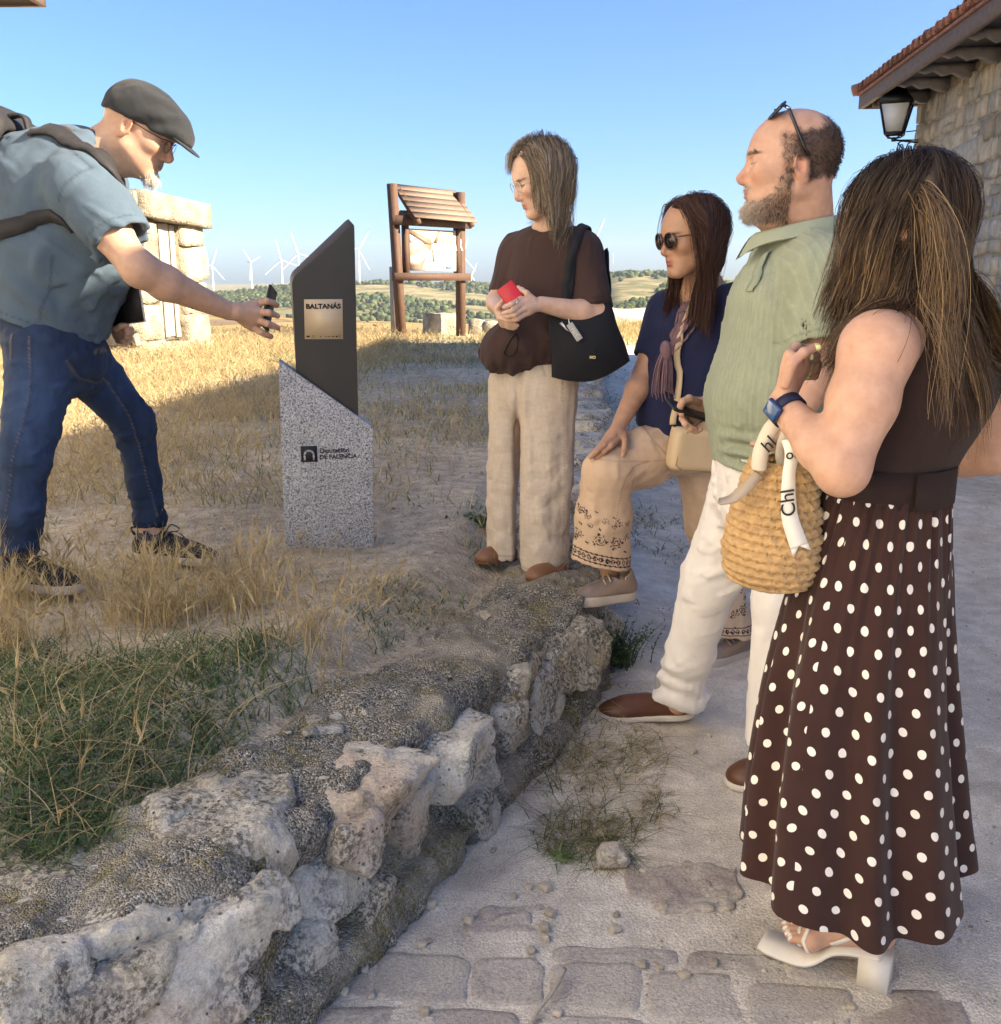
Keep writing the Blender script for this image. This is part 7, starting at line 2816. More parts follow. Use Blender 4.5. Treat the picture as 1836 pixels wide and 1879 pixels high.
	p_ = (a0 + a1) / 2 + ax * .013 + fcam
	mm.tube([p_ - wv * .006 + ax * .004, p_ + wv * .002 - ax * .003, p_ + wv * .008 + ax * .006], .0013, 4)
	mm.tube([a0 - ax * .004 + A([0, 0, .012]), a0 + fcam], .002, 5)
	mm.mk("tag_mark", simple("tag_print", (.75, .74, .72), .5, 0, 3, 3, 0), tg)
	MB().prism([P(1026, 594, 3.35), P(1031, 590, 3.35), P(1040, 604, 3.345), P(1047, 610, 3.34), P(1038, 606, 3.345)], A([0, -.003, 0])).mk("charm", simple("charm_metal", (.5, .5, .5), .3, 0, 3, 3, 0, metal=.8), tg)
	text_on("MO", .0125, P(1087, 656, yb - .078), (1, 0, -.02), (0, 0, 1), simple("gilt", (.75, .60, .33), .35, 0, 3, 3, 0, metal=.5), "lettering", tote, bold=.0006)

build_woman_blouse()
# ------------------------------------------------------------------ woman in navy with one foot up on the wall
SKIN3 = A([.47, .275, .185])

def build_woman_navy():
	root = person((.62, 3.5, .03), "dark-haired woman in sunglasses and navy top, one foot up on the wall")
	Y0 = 3.48
	fw = nrm(A([-.92, -.34, -.17]))
	Rh = frame(fw, (.03, 0, 1))
	sc = 1.03
	nose = P(1213, 466, 3.37)
	hc = nose - Rh @ (A([.114, 0, -.034]) * sc)
	hd = Head(hc, Rh, sc, jaw=1.02, nose=.95, male=False)
	nb = P(1290, 540, 3.50)
	rs, re, rw = P(1222, 570, 3.56), P(1182, 690, 3.50), P(1140, 772, 3.36)
	ls, le, lw = P(1352, 560, 3.40), P(1372, 690, 3.44), P(1330, 780, 3.40)
	chest, waist, pel = P(1275, 610, 3.49), P(1262, 735, 3.50), P(1268, 800, 3.53)
	side = nrm(A([.85, -.5, 0]))
	S = SDF()
	hd.put(S)
	S.add(rc(hd.T(-.03, 0, -.055), nb, .053, .06), .03)
	S.add(ec(nb + A([0, 0, -.03]), chest, (.11, .08), (.15, .105), side), .05)
	S.add(rc(nb + A([0, 0, -.03]), rs, .05, .055), .04).add(rc(nb + A([0, 0, -.03]), ls, .05, .055), .04)
	RA = SDF()
	RA.add(rc(rs, lerp(rs, re, .5), .056, .050), 0).add(rc(lerp(rs, re, .5), re, .050, .042), .02).add(rc(re, lerp(re, rw, .3), .042, .041), .02).add(rc(lerp(re, rw, .3), rw, .041, .027), .02)
	kn = [P(1137, 803, 3.29), P(1124, 803, 3.275), P(1113, 807, 3.275), P(1106, 814, 3.285)]
	palm(RA, rw, kn, thick=.0145)
	fingers(RA, [[kn[0], P(1121, 818, 3.245), P(1107, 830, 3.235), P(1094, 841, 3.24)], [kn[1], P(1108, 816, 3.24), P(1095, 828, 3.225), P(1083, 839, 3.23)],
				 [kn[2], P(1102, 820, 3.25), P(1092, 830, 3.24), P(1083, 838, 3.245)], [kn[3], P(1098, 822, 3.27), P(1091, 830, 3.265), P(1084, 836, 3.27)]], .0092)
	fingers(RA, [[P(1144, 790, 3.33), P(1146, 808, 3.27), P(1145, 822, 3.255), P(1142, 835, 3.25)]], .0100)
	rh, rk, ra = P(1240, 815, 3.50), P(1108, 868, 3.30), P(1108, 1015, 3.35)
	lh, lk, la = P(1290, 820, 3.56), P(1310, 980, 3.60), P(1338, 1140, 3.63)
	Tr = SDF()
	Tr.add(ec(chest, waist, (.15, .10), (.145, .11), side), 0).add(ec(waist, pel, (.145, .11), (.15, .12), side), .04)
	Tr.add(rc(ls, le, .055, .044), .04).add(rc(le, lw, .042, .028), .02)
	simple_hand(Tr, lw, A([-.8, -.1, -.5]), A([-.3, .8, 0]))
	for a, b, r1, r2 in ((rh, rk, .08, .06), (rk, ra, .055, .035), (lh, lk, .08, .055), (lk, la, .055, .035)):
		Tr.add(rc(a, b, r1, r2), .03)
	Tr.add(rc(ra, P(1120, 1052, 3.35), .036, .033), .02)

	def paint(V):
		col = np.tile(SKIN3, (len(V), 1)) * (1 + .05 * fbm(V, 30, 2))[:, None]
		hd.paint(V, col, SKIN3, lip=(.40, .12, .11), brow=(.06, .04, .03))
		nails(col, V, [P(1142, 835, 3.243)], (.55, .33, .27))
		return col
	body_mesh([(S, .0040), (RA, .0036), (Tr, .009)], root, paint)
	# --- navy top
	B = SDF()
	B.add(ec(chest, P(1262, 720, 3.50), (.165, .125), (.165, .138), side), 0)
	B.add(ec(P(1262, 700, 3.50), P(1235, 770, 3.48), (.165, .138), (.135, .12), side), .05)
	B.add(rc(nb + A([0, 0, -.05]), rs + A([.01, 0, .0]), .062, .066), .05).add(rc(nb + A([0, 0, -.05]), ls, .062, .068), .05)
	axr = nrm(re - rs)
	se = P(1199, 655, 3.53)
	Sr = SDF().add(ec(rs, se + axr * .04, (.066, .072), (.072, .078), (1, 0, 0)), 0).cut(plane(se, axr * .85 + A([.1, 0, -.2])), .003).sub(rc(se - axr * .03, se + axr * .1, .057, .06), .003)
	B.add(sub_sdf(Sr), .035)
	axl = nrm(le - ls)
	B.add(rc(ls, ls + axl * .2, .07, .07), .04)
	B.cut(Pr(lambda p: (P(1222, 806, 3.36)[2] + .55 * np.abs(p[..., 0] - P(1218, 800, 3.36)[0]) ** 1.3 * 1.5 - .02 * 0) - p[..., 2]), .003)
	f2 = nrm(A([-.62, -.78, 0]))
	B.sub(rc(nb + f2 * .065 + A([0, 0, .02]), nb + f2 * .09 + A([0, 0, -.075]), .062, .026), .01)
	B.sub(rc(nb + A([0, 0, .0]), nb + A([0, 0, .1]), .078, .09), .012)
	B.sub(ec(P(1262, 760, 3.5), P(1262, 850, 3.5), (.145, .115), (.13, .11), side), .003)
	B.disp = lambda p, d: wr(p, (.2, 0, 1), 5, 24, 3) * .006 + wr(p, (.7, -.3, -.5), 4, 30, 8) * .005 * near(p, P(1225, 620, 3.4), .13)
	navy = cloth("navy_crepe", (.012, .016, .055), 900, .3, .8, .12, 12, .25)
	top = garment("navy_top", B, .0056, navy, root)
	# --- cream trousers with printed hems
	T = SDF()
	T.add(ec(P(1262, 770, 3.51), pel, (.155, .128), (.165, .14), side), 0)
	T.add(rc(rh, lerp(rh, rk, .5), .105, .100), .04).add(rc(lerp(rh, rk, .5), rk + A([.012, 0, .004]), .100, .080), .03)
	T.add(rc(rk + A([.012, 0, 0]), P(1108, 945, 3.33), .082, .088), .03).add(ec(P(1110, 940, 3.33), P(1102, 1035, 3.345), (.088, .085), (.104, .090), (1, 0, 0)), .03)
	T.add(rc(lh, P(1298, 960, 3.58), .108, .080), .04).add(ec(P(1298, 960, 3.58), P(1340, 1160, 3.62), (.08, .08), (.088, .085), (1, 0, 0)), .03)
	hr0, hr1 = P(1044, 1026, 3.3), P(1160, 1050, 3.3)
	nr = nrm(A([-(hr1 - hr0)[2], 0, (hr1 - hr0)[0]])) * -1
	hl = P(1345, 1163, 3.6)
	xs = .5 * (P(1160, 1000, 3.35)[0] + P(1290, 1000, 3.6)[0])
	T.cut(Pr(lambda p: np.where(p[..., 0] < xs, (p - hr0) @ nr, hl[2] - p[..., 2])), .003)
	T.sub(rc(P(1104, 1022, 3.345), P(1104, 1090, 3.345), .074, .08), .003).sub(rc(P(1342, 1145, 3.62), P(1345, 1210, 3.62), .062, .066), .003)

	def td(p, d):
		w = wr(p, nrm(lerp(rh, rk, .5) - rh + A([0, 0, -.05])), 5, 34, 2) * .009 * near(p, P(1185, 815, 3.40), .15)
		w = w + wr(p, (.05, 0, 1), 3, 20, 5) * .006 + .003 * fbm(p, 26, 2)
		return w + .02 * np.exp(-((p[..., 0] - P(1134, 950, 3.3)[0]) / .02) ** 2) * np.exp(-((p[..., 2] - P(1134, 1000, 3.3)[2]) / .1) ** 2) * 0
	T.disp = td
	g = np.random.default_rng(6)
	ink = A([.018, .012, .018])

	def rose(col, V, c, r, seed):
		"""printed rose: rings of petal strokes round a centre"""
		q = V - c
		rr = np.sqrt(q[:, 0] ** 2 + q[:, 2] ** 2)
		th = np.arctan2(q[:, 2], q[:, 0])
		m0 = (rr < r * 1.15) & (np.abs(q[:, 1]) < .07)
		edge = r * (.86 + .14 * np.cos(7 * th + seed))
		ring = np.abs(np.sin(rr / r * 8.2 + .9 * np.sin(3 * th + seed) + .5 * np.sin(5 * th))) < .62
		leaf = (rr > r * .8) & (rr < r * 1.12) & (np.cos(3 * th + seed * 2) > .86)
		m = m0 & (((rr < edge) & ring) | leaf)
		col[m] = ink

	def ct(V):
		col = np.tile(A([.60, .435, .315]), (len(V), 1)) * (1 + .04 * fbm(V, 60, 2))[:, None]
		R_ = V[:, 0] < xs
		up = np.where(R_, -((V - hr0) @ nr), V[:, 2] - hl[2])
		band = np.abs(up - .029)
		a = np.where(R_, np.arctan2(V[:, 1] - 3.345, V[:, 0] - P(1104, 1000, 3.345)[0]), np.arctan2(V[:, 1] - 3.62, V[:, 0] - P(1342, 1100, 3.62)[0]))
		s = a * .100
		ln = (np.abs(up - .016) < .0024) | (np.abs(up - .046) < .0024)
		u_ = (s / .0225) % 1.0 - .5
		ringo = np.abs(np.hypot(u_ * .0225, up - .031) - .0065) < .0021
		dot = np.hypot((np.abs(u_) - .5) * .0225, up - .031) < .0018
		st = np.hypot(u_ * .0225, (up - .031) * .6) < .0018
		m = ln | ((band < .015) & (ringo | dot | st))
		col[m] = ink
		for (x, y, r) in ((1068, 938, 8), (1078, 947, 6), (1083, 964, 5), (1110, 955, 5.5), (1135, 960, 7.5), (1127, 966, 5), (1152, 962, 5), (1062, 985, 9), (1055, 992, 7), (1100, 991, 12.5), (1131, 998, 12), (1151, 990, 6)):
			rose(col, V, P(x, y, 3.255), r * .00192, x)
		for (x, y) in ((1093, 938), (1126, 949), (1066, 964), (1100, 970), (1077, 997), (1148, 1016)):
			c = P(x, y, 3.255)
			q = V - c
			m = (np.abs(q[:, 0] * .6 + q[:, 2] * .8) < .0024) & (np.hypot(q[:, 0], q[:, 2]) < .006) & (np.abs(q[:, 1]) < .06)
			col[m] = ink
		for (x, y, r) in ((1357, 1085, 8), (1362, 1120, 11), (1345, 1126, 8), (1370, 1098, 6), (1335, 1100, 7)):
			rose(col, V, P(x, y, 3.54), r * .0020, x)
		seam(col, V, [P(1245, 846, 3.3), P(1175, 848, 3.3), P(1143, 872, 3.3), P(1128, 940, 3.3), P(1116, 1035, 3.3)], .0028, .55, 3.36)
		seam(col, V, [P(1182, 778, 3.3), P(1197, 805, 3.3), P(1228, 840, 3.3)], .003, .6, 3.5)
		seam(col, V, [P(1095, 836, 3.3), P(1150, 842, 3.3), P(1190, 846, 3.3)], .0026, .75, 3.4)
		return col
	tr = garment("printed_trousers", T, .0037, cloth("cotton_peach", None, 900, .4, .88, .06, 9, .15), root, ct)
	MB().tube(spline([P(1206, 812, 3.36), P(1207, 826, 3.345), P(1206, 842, 3.34)], 8), .0035, 6).mk("drawstring", cloth("cord_peach", (.60, .43, .31)), tr, smooth=True)
	# --- metallic sneakers
	mu = simple("bronze_leather", (.30, .225, .185), .32, .12, 16, 200, .15, .001, metal=.45)
	ms = simple("sneaker_sole", (.50, .43, .37), .7, .08, 20, 70, .2)
	zr = P(1120, 1094, 3.35)[2]
	for hx, tx, z0, pit in ((P(1164, 1085, 3.33), P(1050, 1085, 3.24), zr, 0.0), (P(1372, 1195, 3.64), P(1290, 1207, 3.50), P(1320, 1214, 3.56)[2], 0)):
		o, T_, L = shoe(root, hx[:2], tx[:2], z0, mu, ms, w=.041, top=.092, sole=.036, ank=1, pitch=pit, hz=.85)
		lc = MB()
		for i in range(4):
			f = .42 + .075 * i
			hz = .094 - .010 * i
			lc.tube([T_(f * L, -.03, hz - .014), T_(f * L + .006, 0, hz + .004), T_(f * L + .01, .03, hz - .014)], .0035, 5)
		lc.mk("lace", simple("lace_bronze", (.36, .27, .22), .6, .1, 20, 60, 0), o, smooth=True)
	# --- hair: smooth dark bob falling past the shoulders
	hs = SDF()
	hd.put(hs)
	hs.add(rc(hd.T(-.03, 0, -.055), nb, .053, .06), .03).add(sub_sdf(B), .02)

	def keep(q):
		x, y, z = q.T
		return ((z > .015 - .3 * (x + .02) * (x < 0)) & ~((x > .050) & (z < .092)) & ~((x > .028) & (z < .05))) | ((x < -.03) & (z > -.03))
	rt, q, nv = scalp(hd, 7500, keep, 41)
	n = len(rt)
	g = np.random.default_rng(42)
	out = np.where(q[:, 1] > -.012, 1.0, -1.0)
	d0 = hd.R[:, 1] * (out * .8)[:, None] + nv * .10 + hd.R[:, 0] * np.where(q[:, :1] > .02, -.25, -.05) + hd.R[:, 2] * .12
	ln = g.uniform(.30, .40, n) * (1 - .12 * np.clip(q[:, 0] / .09, 0, 1))
	ln = np.where((out < 0) & (q[:, 0] > .0), ln * .35, ln)
	lay = .002 + .016 * g.random(n) ** 1.3
	X, cl = grow_hair(hs, rt, d0, ln, 15, 1.0, .82, lay, .003, 22, nclump=500, seed=43, relax=.6)
	tone = .5 * g.random(cl.max() + 1)[cl] + .5 * g.random(n)
	c = lerp(A([.022, .011, .009]), A([.085, .036, .024]), tone[:, None])
	hair_obj("hair", X, root, c, .0007, .00035, centre=hd.c)
	hm = SDF().add(hd.e((-.018, 0, .040), (.102, .083, .088)), 0).add(hd.e((-.05, 0, -.04), (.060, .074, .10)), .04)
	hm.sub(hd.e((.115, 0, -.01), (.102, .10, .15)), .02)
	hm.disp = lambda p, d: .004 * fbm(p * A([1, 1, .3]), 60, 2)
	V, Q = surf(hm, .006)
	mk("hair_mass", V, Q, simple("hair_under_dark", (.024, .013, .011), .5, .2, 40, 200, .3), root)
	# --- round sunglasses
	gm = simple("tortoise_rim", (.10, .05, .03), .25, .4, 60, 60, 0, spec=.6)
	ml = simple("dark_lens", (.018, .010, .010), .06, 0, 3, 3, 0, spec=.8)
	gl = MB()
	for sg in (-1, 1):
		a = np.linspace(0, 2 * math.pi, 25)
		rim = [hd.T(.103 - .16 * max(abs(sg * .034 + .027 * math.cos(t)) - .012, 0), sg * .034 + .027 * math.cos(t), .002 + .025 * math.sin(t)) for t in a]
		gl.tube(rim, .0026, 6, cap=False)
		gl.tube([hd.T(.092, sg * .060, .012), hd.T(.085, sg * .068, .013), hd.T(.03, sg * .077, .012), hd.T(-.01, sg * .079, .010)], .0026, 6)
		m = MB()
		m.prism(rim[:-1], -hd.R[:, 0] * .002)
		m.mk("lens", ml, root)
	gl.tube([hd.T(.102, -.009, .006), hd.T(.105, 0, .010), hd.T(.102, .009, .006)], .0024, 6)
	gl.mk("sunglasses", gm, root, smooth=True)
	# --- knotted lilac scarf
	sf = []
	g = np.random.default_rng(8)
	kx = P(1221, 640, 3.33)
	for k in range(16):
		o = g.normal(size=3) * .006
		a = [P(1262, 535, 3.40) + o, P(1246, 580, 3.36) + o * 1.5, kx + o] if k < 10 else [P(1290, 548, 3.37) + o, P(1262, 590, 3.34) + o * 2, kx + o]
		pts, nn = drape(B, a, .008 + .004 * g.random(), 20)
		sf.append(pts)
	X = np.stack(sf)
	V, Q = strands(X, np.full(X.shape[:2], .0042), 6)
	ms_ = cloth("scarf_lilac", (.19, .115, .14), 700, .6, .95, .25, 40, .3)
	sc_ = mk("scarf", V, Q, ms_, root)
	V, Q = surf(SDF().add(ell(kx, (.019, .018, .027)), 0).add(ell(kx + A([.006, 0, -.02]), (.013, .014, .02)), .01), .004)
	mk("knot", V, Q, ms_, sc_)
	ts = []
	for k in range(26):
		o = g.normal(size=3) * A([.011, .006, 0])
		ts.append(spline([kx + o * .4, kx + o * 1.2 + A([-.008, 0, -.06]), kx + o * 1.5 + A([-.012, 0, -.13]), P(1214, 712 + 26 * g.random(), 3.32) + o * 1.6], 10))
	X = np.stack(ts)
	V, Q = strands(X, np.linspace(.0034, .0016, 10)[None] * np.ones((26, 1)), 4)
	mk("tassel", V, Q, ms_, sc_)
	# --- cream crossbody bag
	bg = empty("crossbody_bag", P(1270, 830, 3.34), "cream crossbody bag with a round snap hanging at the hip of the woman in navy", "bag")
	ml_ = simple("cream_leather", (.60, .46, .30), .5, .06, 8, 180, .2, .001)
	c = P(1276, 826, 3.33)
	Rb = frame(nrm(A([.93, .30, -.10])), (.06, 0, 1))
	Sb = SDF().add(box(c, (.098, .035, .075), Rb, .028), 0)
	Sb.disp = lambda p, d: .003 * fbm(p, 14, 2)
	V, Q = surf(Sb, .005)
	mk("bag_body", V, Q, ml_, bg)
	fr = Rb @ A([0, -1, 0]) if (Rb @ A([0, -1, 0]))[1] < 0 else Rb @ A([0, 1, 0])
	pp = MB()
	pp.tube([c + Rb @ A([x, 0, z]) + fr * .031 for x, z in ((-.055, .07), (-.08, -.01), (-.083, -.05), (-.06, -.066), (.09, -.068))], .0028, 5)
	pp.mk("piping", simple("cream_piping", (.42, .29, .17), .5, .05, 9, 90, 0), bg, smooth=True)
	q0 = c + Rb @ A([.066, 0, .012]) + fr * .033
	MB().tube([q0, q0 + fr * .008], [.0135, .0125], 16).mk("snap", simple("snap_bronze", (.20, .11, .07), .35, .1, 9, 90, 0, metal=.5), bg, smooth=True)
	MB().tube([q0 + fr * .008, q0 + fr * .011], [.008, .0075], 14).mk("snap_centre", simple("snap_pale", (.45, .30, .20), .35, .1, 9, 90, 0), bg)
	pts, nn = drape(B, [P(1268, 528, 3.42), P(1250, 585, 3.36), P(1240, 660, 3.33), P(1236, 740, 3.33), P(1234, 782, 3.33)], .010, 26)
	V, F = ribbon(pts, nn, .0105, .0022)
	mk("strap", V, F, ml_, bg)
	MB().tube([P(1234, 782, 3.32), P(1238, 790, 3.315), P(1236, 800, 3.32), P(1231, 792, 3.325), P(1234, 782, 3.32)], .003, 5).mk("buckle", simple("brass_ring", (.5, .4, .25), .3, 0, 3, 3, 0, metal=.8), bg, smooth=True)

build_woman_navy()
# ------------------------------------------------------------------ bearded man in the green ribbed polo
SKIN4 = A([.55, .33, .24])

def build_man_green():
	root = person((.75, 2.85, .02), "bearded balding man in a pale green polo and white trousers")
	Y0 = 2.74
	fw = nrm(A([-.985, .13, .03]))
	Rh = frame(fw, (.02, 0, 1))
	sc = 1.12
	nose = P(1349, 331, 2.72)
	hc = nose - Rh @ (A([.119, 0, -.033]) * sc)
	hd = Head(hc, Rh, sc, jaw=1.15, nose=1.08, male=True, chin=.004)
	nb = P(1470, 440, Y0 + .02)
	ls, le, lw = P(1512, 500, 2.56), P(1522, 650, 2.50), P(1478, 745, 2.42)
	rs, re, rw = P(1432, 495, 2.96), P(1402, 680, 3.06), P(1302, 742, 2.95)
	chest, belly, pel = P(1448, 570, Y0), P(1420, 735, Y0), P(1416, 860, Y0)
	S = SDF()
	hd.put(S)
	S.add(rc(hd.T(-.030, 0, -.040), nb, .074, .085), .03)
	S.add(rc(hd.T(.020, 0, -.085), lerp(nb, chest, .12) + A([-.03, 0, 0]), .042, .06), .04)
	S.add(hd.e((.020, 0, -.108), (.055, .050, .030)), .03)
	LA = SDF()
	LA.add(rc(ls, le, .058, .050), 0).add(rc(le, lerp(le, lw, .3), .050, .048), .02).add(rc(lerp(le, lw, .3), lw, .048, .030), .02)
	simple_hand(LA, lw, A([-.5, .1, -.85]), A([-.5, .6, .3]), .0100)
	RA = SDF()
	RA.add(rc(rs, re, .058, .048), 0).add(rc(re, lerp(re, rw, .4), .048, .044), .02).add(rc(lerp(re, rw, .4), rw, .044, .031), .02)
	kn = [P(1264, 737, 2.905), P(1258, 752, 2.90), P(1259, 766, 2.905), P(1264, 778, 2.92)]
	palm(RA, rw, kn, thick=.018)
	fingers(RA, [[kn[0], P(1250, 741, 2.87), P(1246, 752, 2.845), P(1250, 760, 2.84)], [kn[1], P(1252, 768, 2.865), P(1257, 778, 2.84), P(1264, 782, 2.845)],
				 [kn[2], P(1258, 780, 2.865), P(1266, 787, 2.845), P(1274, 787, 2.85)], [kn[3], P(1268, 787, 2.88), P(1276, 791, 2.86), P(1284, 788, 2.86)]], .0105)
	fingers(RA, [[P(1280, 738, 2.90), P(1264, 731, 2.86), P(1252, 737, 2.84), P(1247, 746, 2.835)]], .0112)
	Tr = SDF()
	Tr.add(ec(chest, belly, (.17, .14), (.18, .155), (0, 1, 0)), 0).add(ec(belly, pel, (.18, .155), (.16, .13), (0, 1, 0)), .05)
	Tr.add(rc(nb, ls, .06, .055), .04).add(rc(nb, rs, .06, .055), .04)
	rh, rk, ra = P(1372, 900, 2.86), P(1305, 1060, 2.92), P(1240, 1288, 3.03)
	lh, lk, la = P(1450, 910, 2.64), P(1440, 1100, 2.60), P(1412, 1372, 2.62)
	for a, b in ((rh, rk), (rk, ra), (lh, lk), (lk, la)):
		Tr.add(rc(a, b, .07, .045), .03)

	def keepb(q):
		x, y, z = q[..., 0], np.abs(q[..., 1]), q[..., 2]
		nz = .006 * vnoise(q, 90)
		jawl = (z < -.052 - .55 * np.clip(x - .015, 0, .1) + .9 * np.clip(.02 - x, 0, .1) + nz) & (x > .0)
		side_b = (x > .004 + nz) & (x < .022 + nz + .35 * np.clip(-.02 - z, 0, .1)) & (z < .012) & (y > .045)
		mou = (x > .06) & (z < -.046) & (z > -.057) & (y < .034)
		chin = (z < -.076) & (x > .02)
		lipz = (x > .07) & (z > -.077) & (z < -.055) & (y < .024)
		return ((side_b | mou | chin | (jawl & (y > .024))) & ~lipz & (z > -.125))

	def keeph(q):
		x, y, z = q[..., 0], np.abs(q[..., 1]), q[..., 2]
		nz = .010 * vnoise(q, 70) + .008 * vnoise(q, 25)
		a = (x < .004 + nz) & (z + nz > -.035 - .25 * (x + .05)) & (z + nz < .074 + .3 * np.clip(-.04 - x, 0, .1))
		a = a & ~((x > -.03) & (z < .008) & (x < .0))
		b = (x > .0) & (x < .026 + nz) & (z > .012) & (z < .060 + nz) & (vnoise(q, 400) > -.2)
		crown = (x < -.062 + nz) & (z > .06)
		return (a | b | crown) & (y > -.1)

	def paint(V):
		col = np.tile(SKIN4, (len(V), 1)) * (1 + .06 * fbm(V, 30, 2))[:, None]
		hd.paint(V, col, SKIN4, lip=(.40, .17, .15), brow=(.07, .05, .04), eyes=True, open_=.55)
		q = hd.L(V)
		inh = np.linalg.norm(q, axis=1) < .175
		blur = lambda f: np.mean([f(q + np.array(o) * .004).astype(float) for o in ((0, 0, 0), (1, 0, 1), (-1, 0, 1), (1, 0, -1), (-1, 0, -1), (0, 0, 1.6), (1.6, 0, 0), (-1.6, 0, 0))], 0)
		w = (inh * blur(keepb) * .62)[:, None]
		gr = np.clip((q[:, 0] - .045) / .05, 0, 1)[:, None]
		bc = lerp(A([.13, .085, .065]), A([.40, .34, .29]), gr) * (1 + .35 * fbm(V, 160, 2))[:, None]
		col = col * (1 - w) + bc * w
		w = (inh * blur(keeph) * .88)[:, None] * (1 - .5 * sstep(q[:, 2:3], .075, .11))
		col = col * (1 - w) + A([.035, .024, .020]) * (1 + .4 * fbm(V, 200, 2))[:, None] * w
		# eyelid crease / squint
		return col
	body_mesh([(S, .0036), (LA, .0045), (RA, .0037), (Tr, .012)], root, paint)
	# beard and cropped hair as short strands rooted on the skin surface
	V, Q = surf(S, .0042)
	q = hd.L(V)
	nn = S.grad(V)
	g = np.random.default_rng(5)
	ib = np.nonzero(keepb(q) & (np.linalg.norm(q, axis=1) < .175))[0]
	ib = g.choice(ib, 3200)
	pos = V[ib] + g.normal(size=(len(ib), 3)) * .0018
	qb = hd.L(pos)
	gr = np.clip((qb[:, 0] - .035) / .055 + .35 * g.normal(size=len(ib)), 0, 1)[:, None]
	dirs = -hd.R[:, 2] * 1.0 + hd.R[:, 0] * .25 + g.normal(size=(len(ib), 3)) * .35
	fuzz(pos, nn[ib], dirs, g.uniform(.0028, .0065, len(ib)) * (1 + .8 * (qb[:, 2] < -.085)), .00055, lerp(A([.14, .095, .07]), A([.62, .55, .48]), gr), root, "beard")
	ih = np.nonzero(keeph(q) & (q[:, 2] > -.06) & (np.linalg.norm(q, axis=1) < .175))[0]
	ih = g.choice(ih, 4200)
	pos = V[ih] + g.normal(size=(len(ih), 3)) * .002
	qh = hd.L(pos)
	thin = g.random(len(ih)) < 1 - .8 * sstep(qh[:, 2], .07, .11)
	pos, ih, qh = pos[thin], ih[thin], qh[thin]
	dirs = -hd.R[:, 2] * .9 - hd.R[:, 0] * .5 + g.normal(size=(len(ih), 3)) * .3
	fuzz(pos, nn[ih], dirs, g.uniform(.003, .0062, len(ih)), .0006, A([.035, .024, .020]) * g.uniform(.5, 1.8, (len(ih), 1)), root, "hair")
	eb = []
	for sg in (-1, 1):
		for k in range(70):
			y = sg * g.uniform(.014, .054)
			eb.append(hd.T(.092 - .42 * max(abs(y) - .028, 0), y, .0235 + g.normal() * .0022))
	eb = A(eb)
	fuzz(eb, np.tile(hd.R[:, 0], (len(eb), 1)), np.tile(hd.R[:, 2] * .3, (len(eb), 1)) + g.normal(size=(len(eb), 3)) * .4, g.uniform(.004, .007, len(eb)), .0005, np.tile(A([.06, .04, .03]), (len(eb), 1)), root, "eyebrow")
	# --- ribbed polo
	B = SDF()
	B.add(ec(chest, belly, (.205, .158), (.215, .172), (0, 1, 0)), 0).add(ec(belly, P(1408, 850, Y0), (.215, .172), (.195, .150), (0, 1, 0)), .05)
	B.add(rc(nb + A([.0, 0, -.02]), chest, .105, .13), .06)
	B.add(rc(nb + A([0, -.04, -.04]), ls, .085, .088), .05).add(rc(nb + A([0, .04, -.04]), rs, .085, .088), .05)
	axl, axr = nrm(le - ls), nrm(re - rs)
	sel, ser = P(1512, 632, 2.50), lerp(rs, re, .8)
	Sl = SDF().add(ec(ls, sel + axl * .05, (.088, .095), (.080, .088), (1, 0, 0)), 0).cut(plane(sel, axl), .003).sub(rc(sel - axl * .03, sel + axl * .1, .068, .068), .003)
	Sr = SDF().add(rc(rs, ser + axr * .05, .085, .075), 0).cut(plane(ser, axr), .003).sub(rc(ser - axr * .03, ser + axr * .1, .06, .06), .003)
	B.add(sub_sdf(Sl), .035).add(sub_sdf(Sr), .035)
	h0, h1 = P(1312, 836, Y0 - .1), P(1400, 872, Y0 - .17)
	hz = P(1385, 868, Y0 - .15)[2]
	B.cut(Pr(lambda p: (hz + .10 * np.clip(P(1385, 868, Y0 - .15)[0] - p[..., 0], 0, .3) + .25 * np.clip(p[..., 0] - .8, 0, 1)) - p[..., 2]), .004)
	B.sub(ec(P(1405, 850, Y0), P(1408, 940, Y0), (.170, .128), (.17, .13), (0, 1, 0)), .004)
	B.sub(rc(hd.T(-.03, 0, -.06), nb + A([0, 0, .0]), .080, .088), .01)

	def rib(p):
		"""cable ribs run down the body and over the sleeve"""
		a = np.arctan2(p[..., 1] - Y0, -(p[..., 0] - lerp(chest, belly, .6)[0])) * .185
		body = np.abs(((a + .004 * vnoise(p, 20)) / .0155) % 1.0 - .5)
		sl = ((p - ls) @ A([.9, .0, .25]) + .003 * vnoise(p, 20)) / .020
		sleeve = np.abs(sl % 1.0 - .5)
		m = sstep(p[..., 0] - ls[0] + .10 + .25 * (p[..., 2] - ls[2] + .2) * 0, -.02, .02)
		return np.where(m > .5, sleeve, body)

	def bd(p, d):
		w = wr(p, (.1, 0, 1), 4, 16, 3) * .006
		w = w + wr(p, (.9, 0, -.2), 5, 30, 6) * .008 * near(p, P(1345, 815, 2.6), .14)
		w = w + .012 * near(p, P(1372, 838, 2.6), .07) * np.sin(p[..., 2] * 150 + 3 * vnoise(p, 8))
		arm = .005 * np.exp(-((p - P(1458, 585, 2.55)) @ nrm(A([1, 0, .1])) / .012) ** 2) * near(p, P(1458, 590, 2.55), .13)
		return w + arm + .0028 * np.exp(-((.5 - rib(p)) / .10) ** 2) * -1.0
	B.disp = bd
	sage = A([.315, .355, .265])

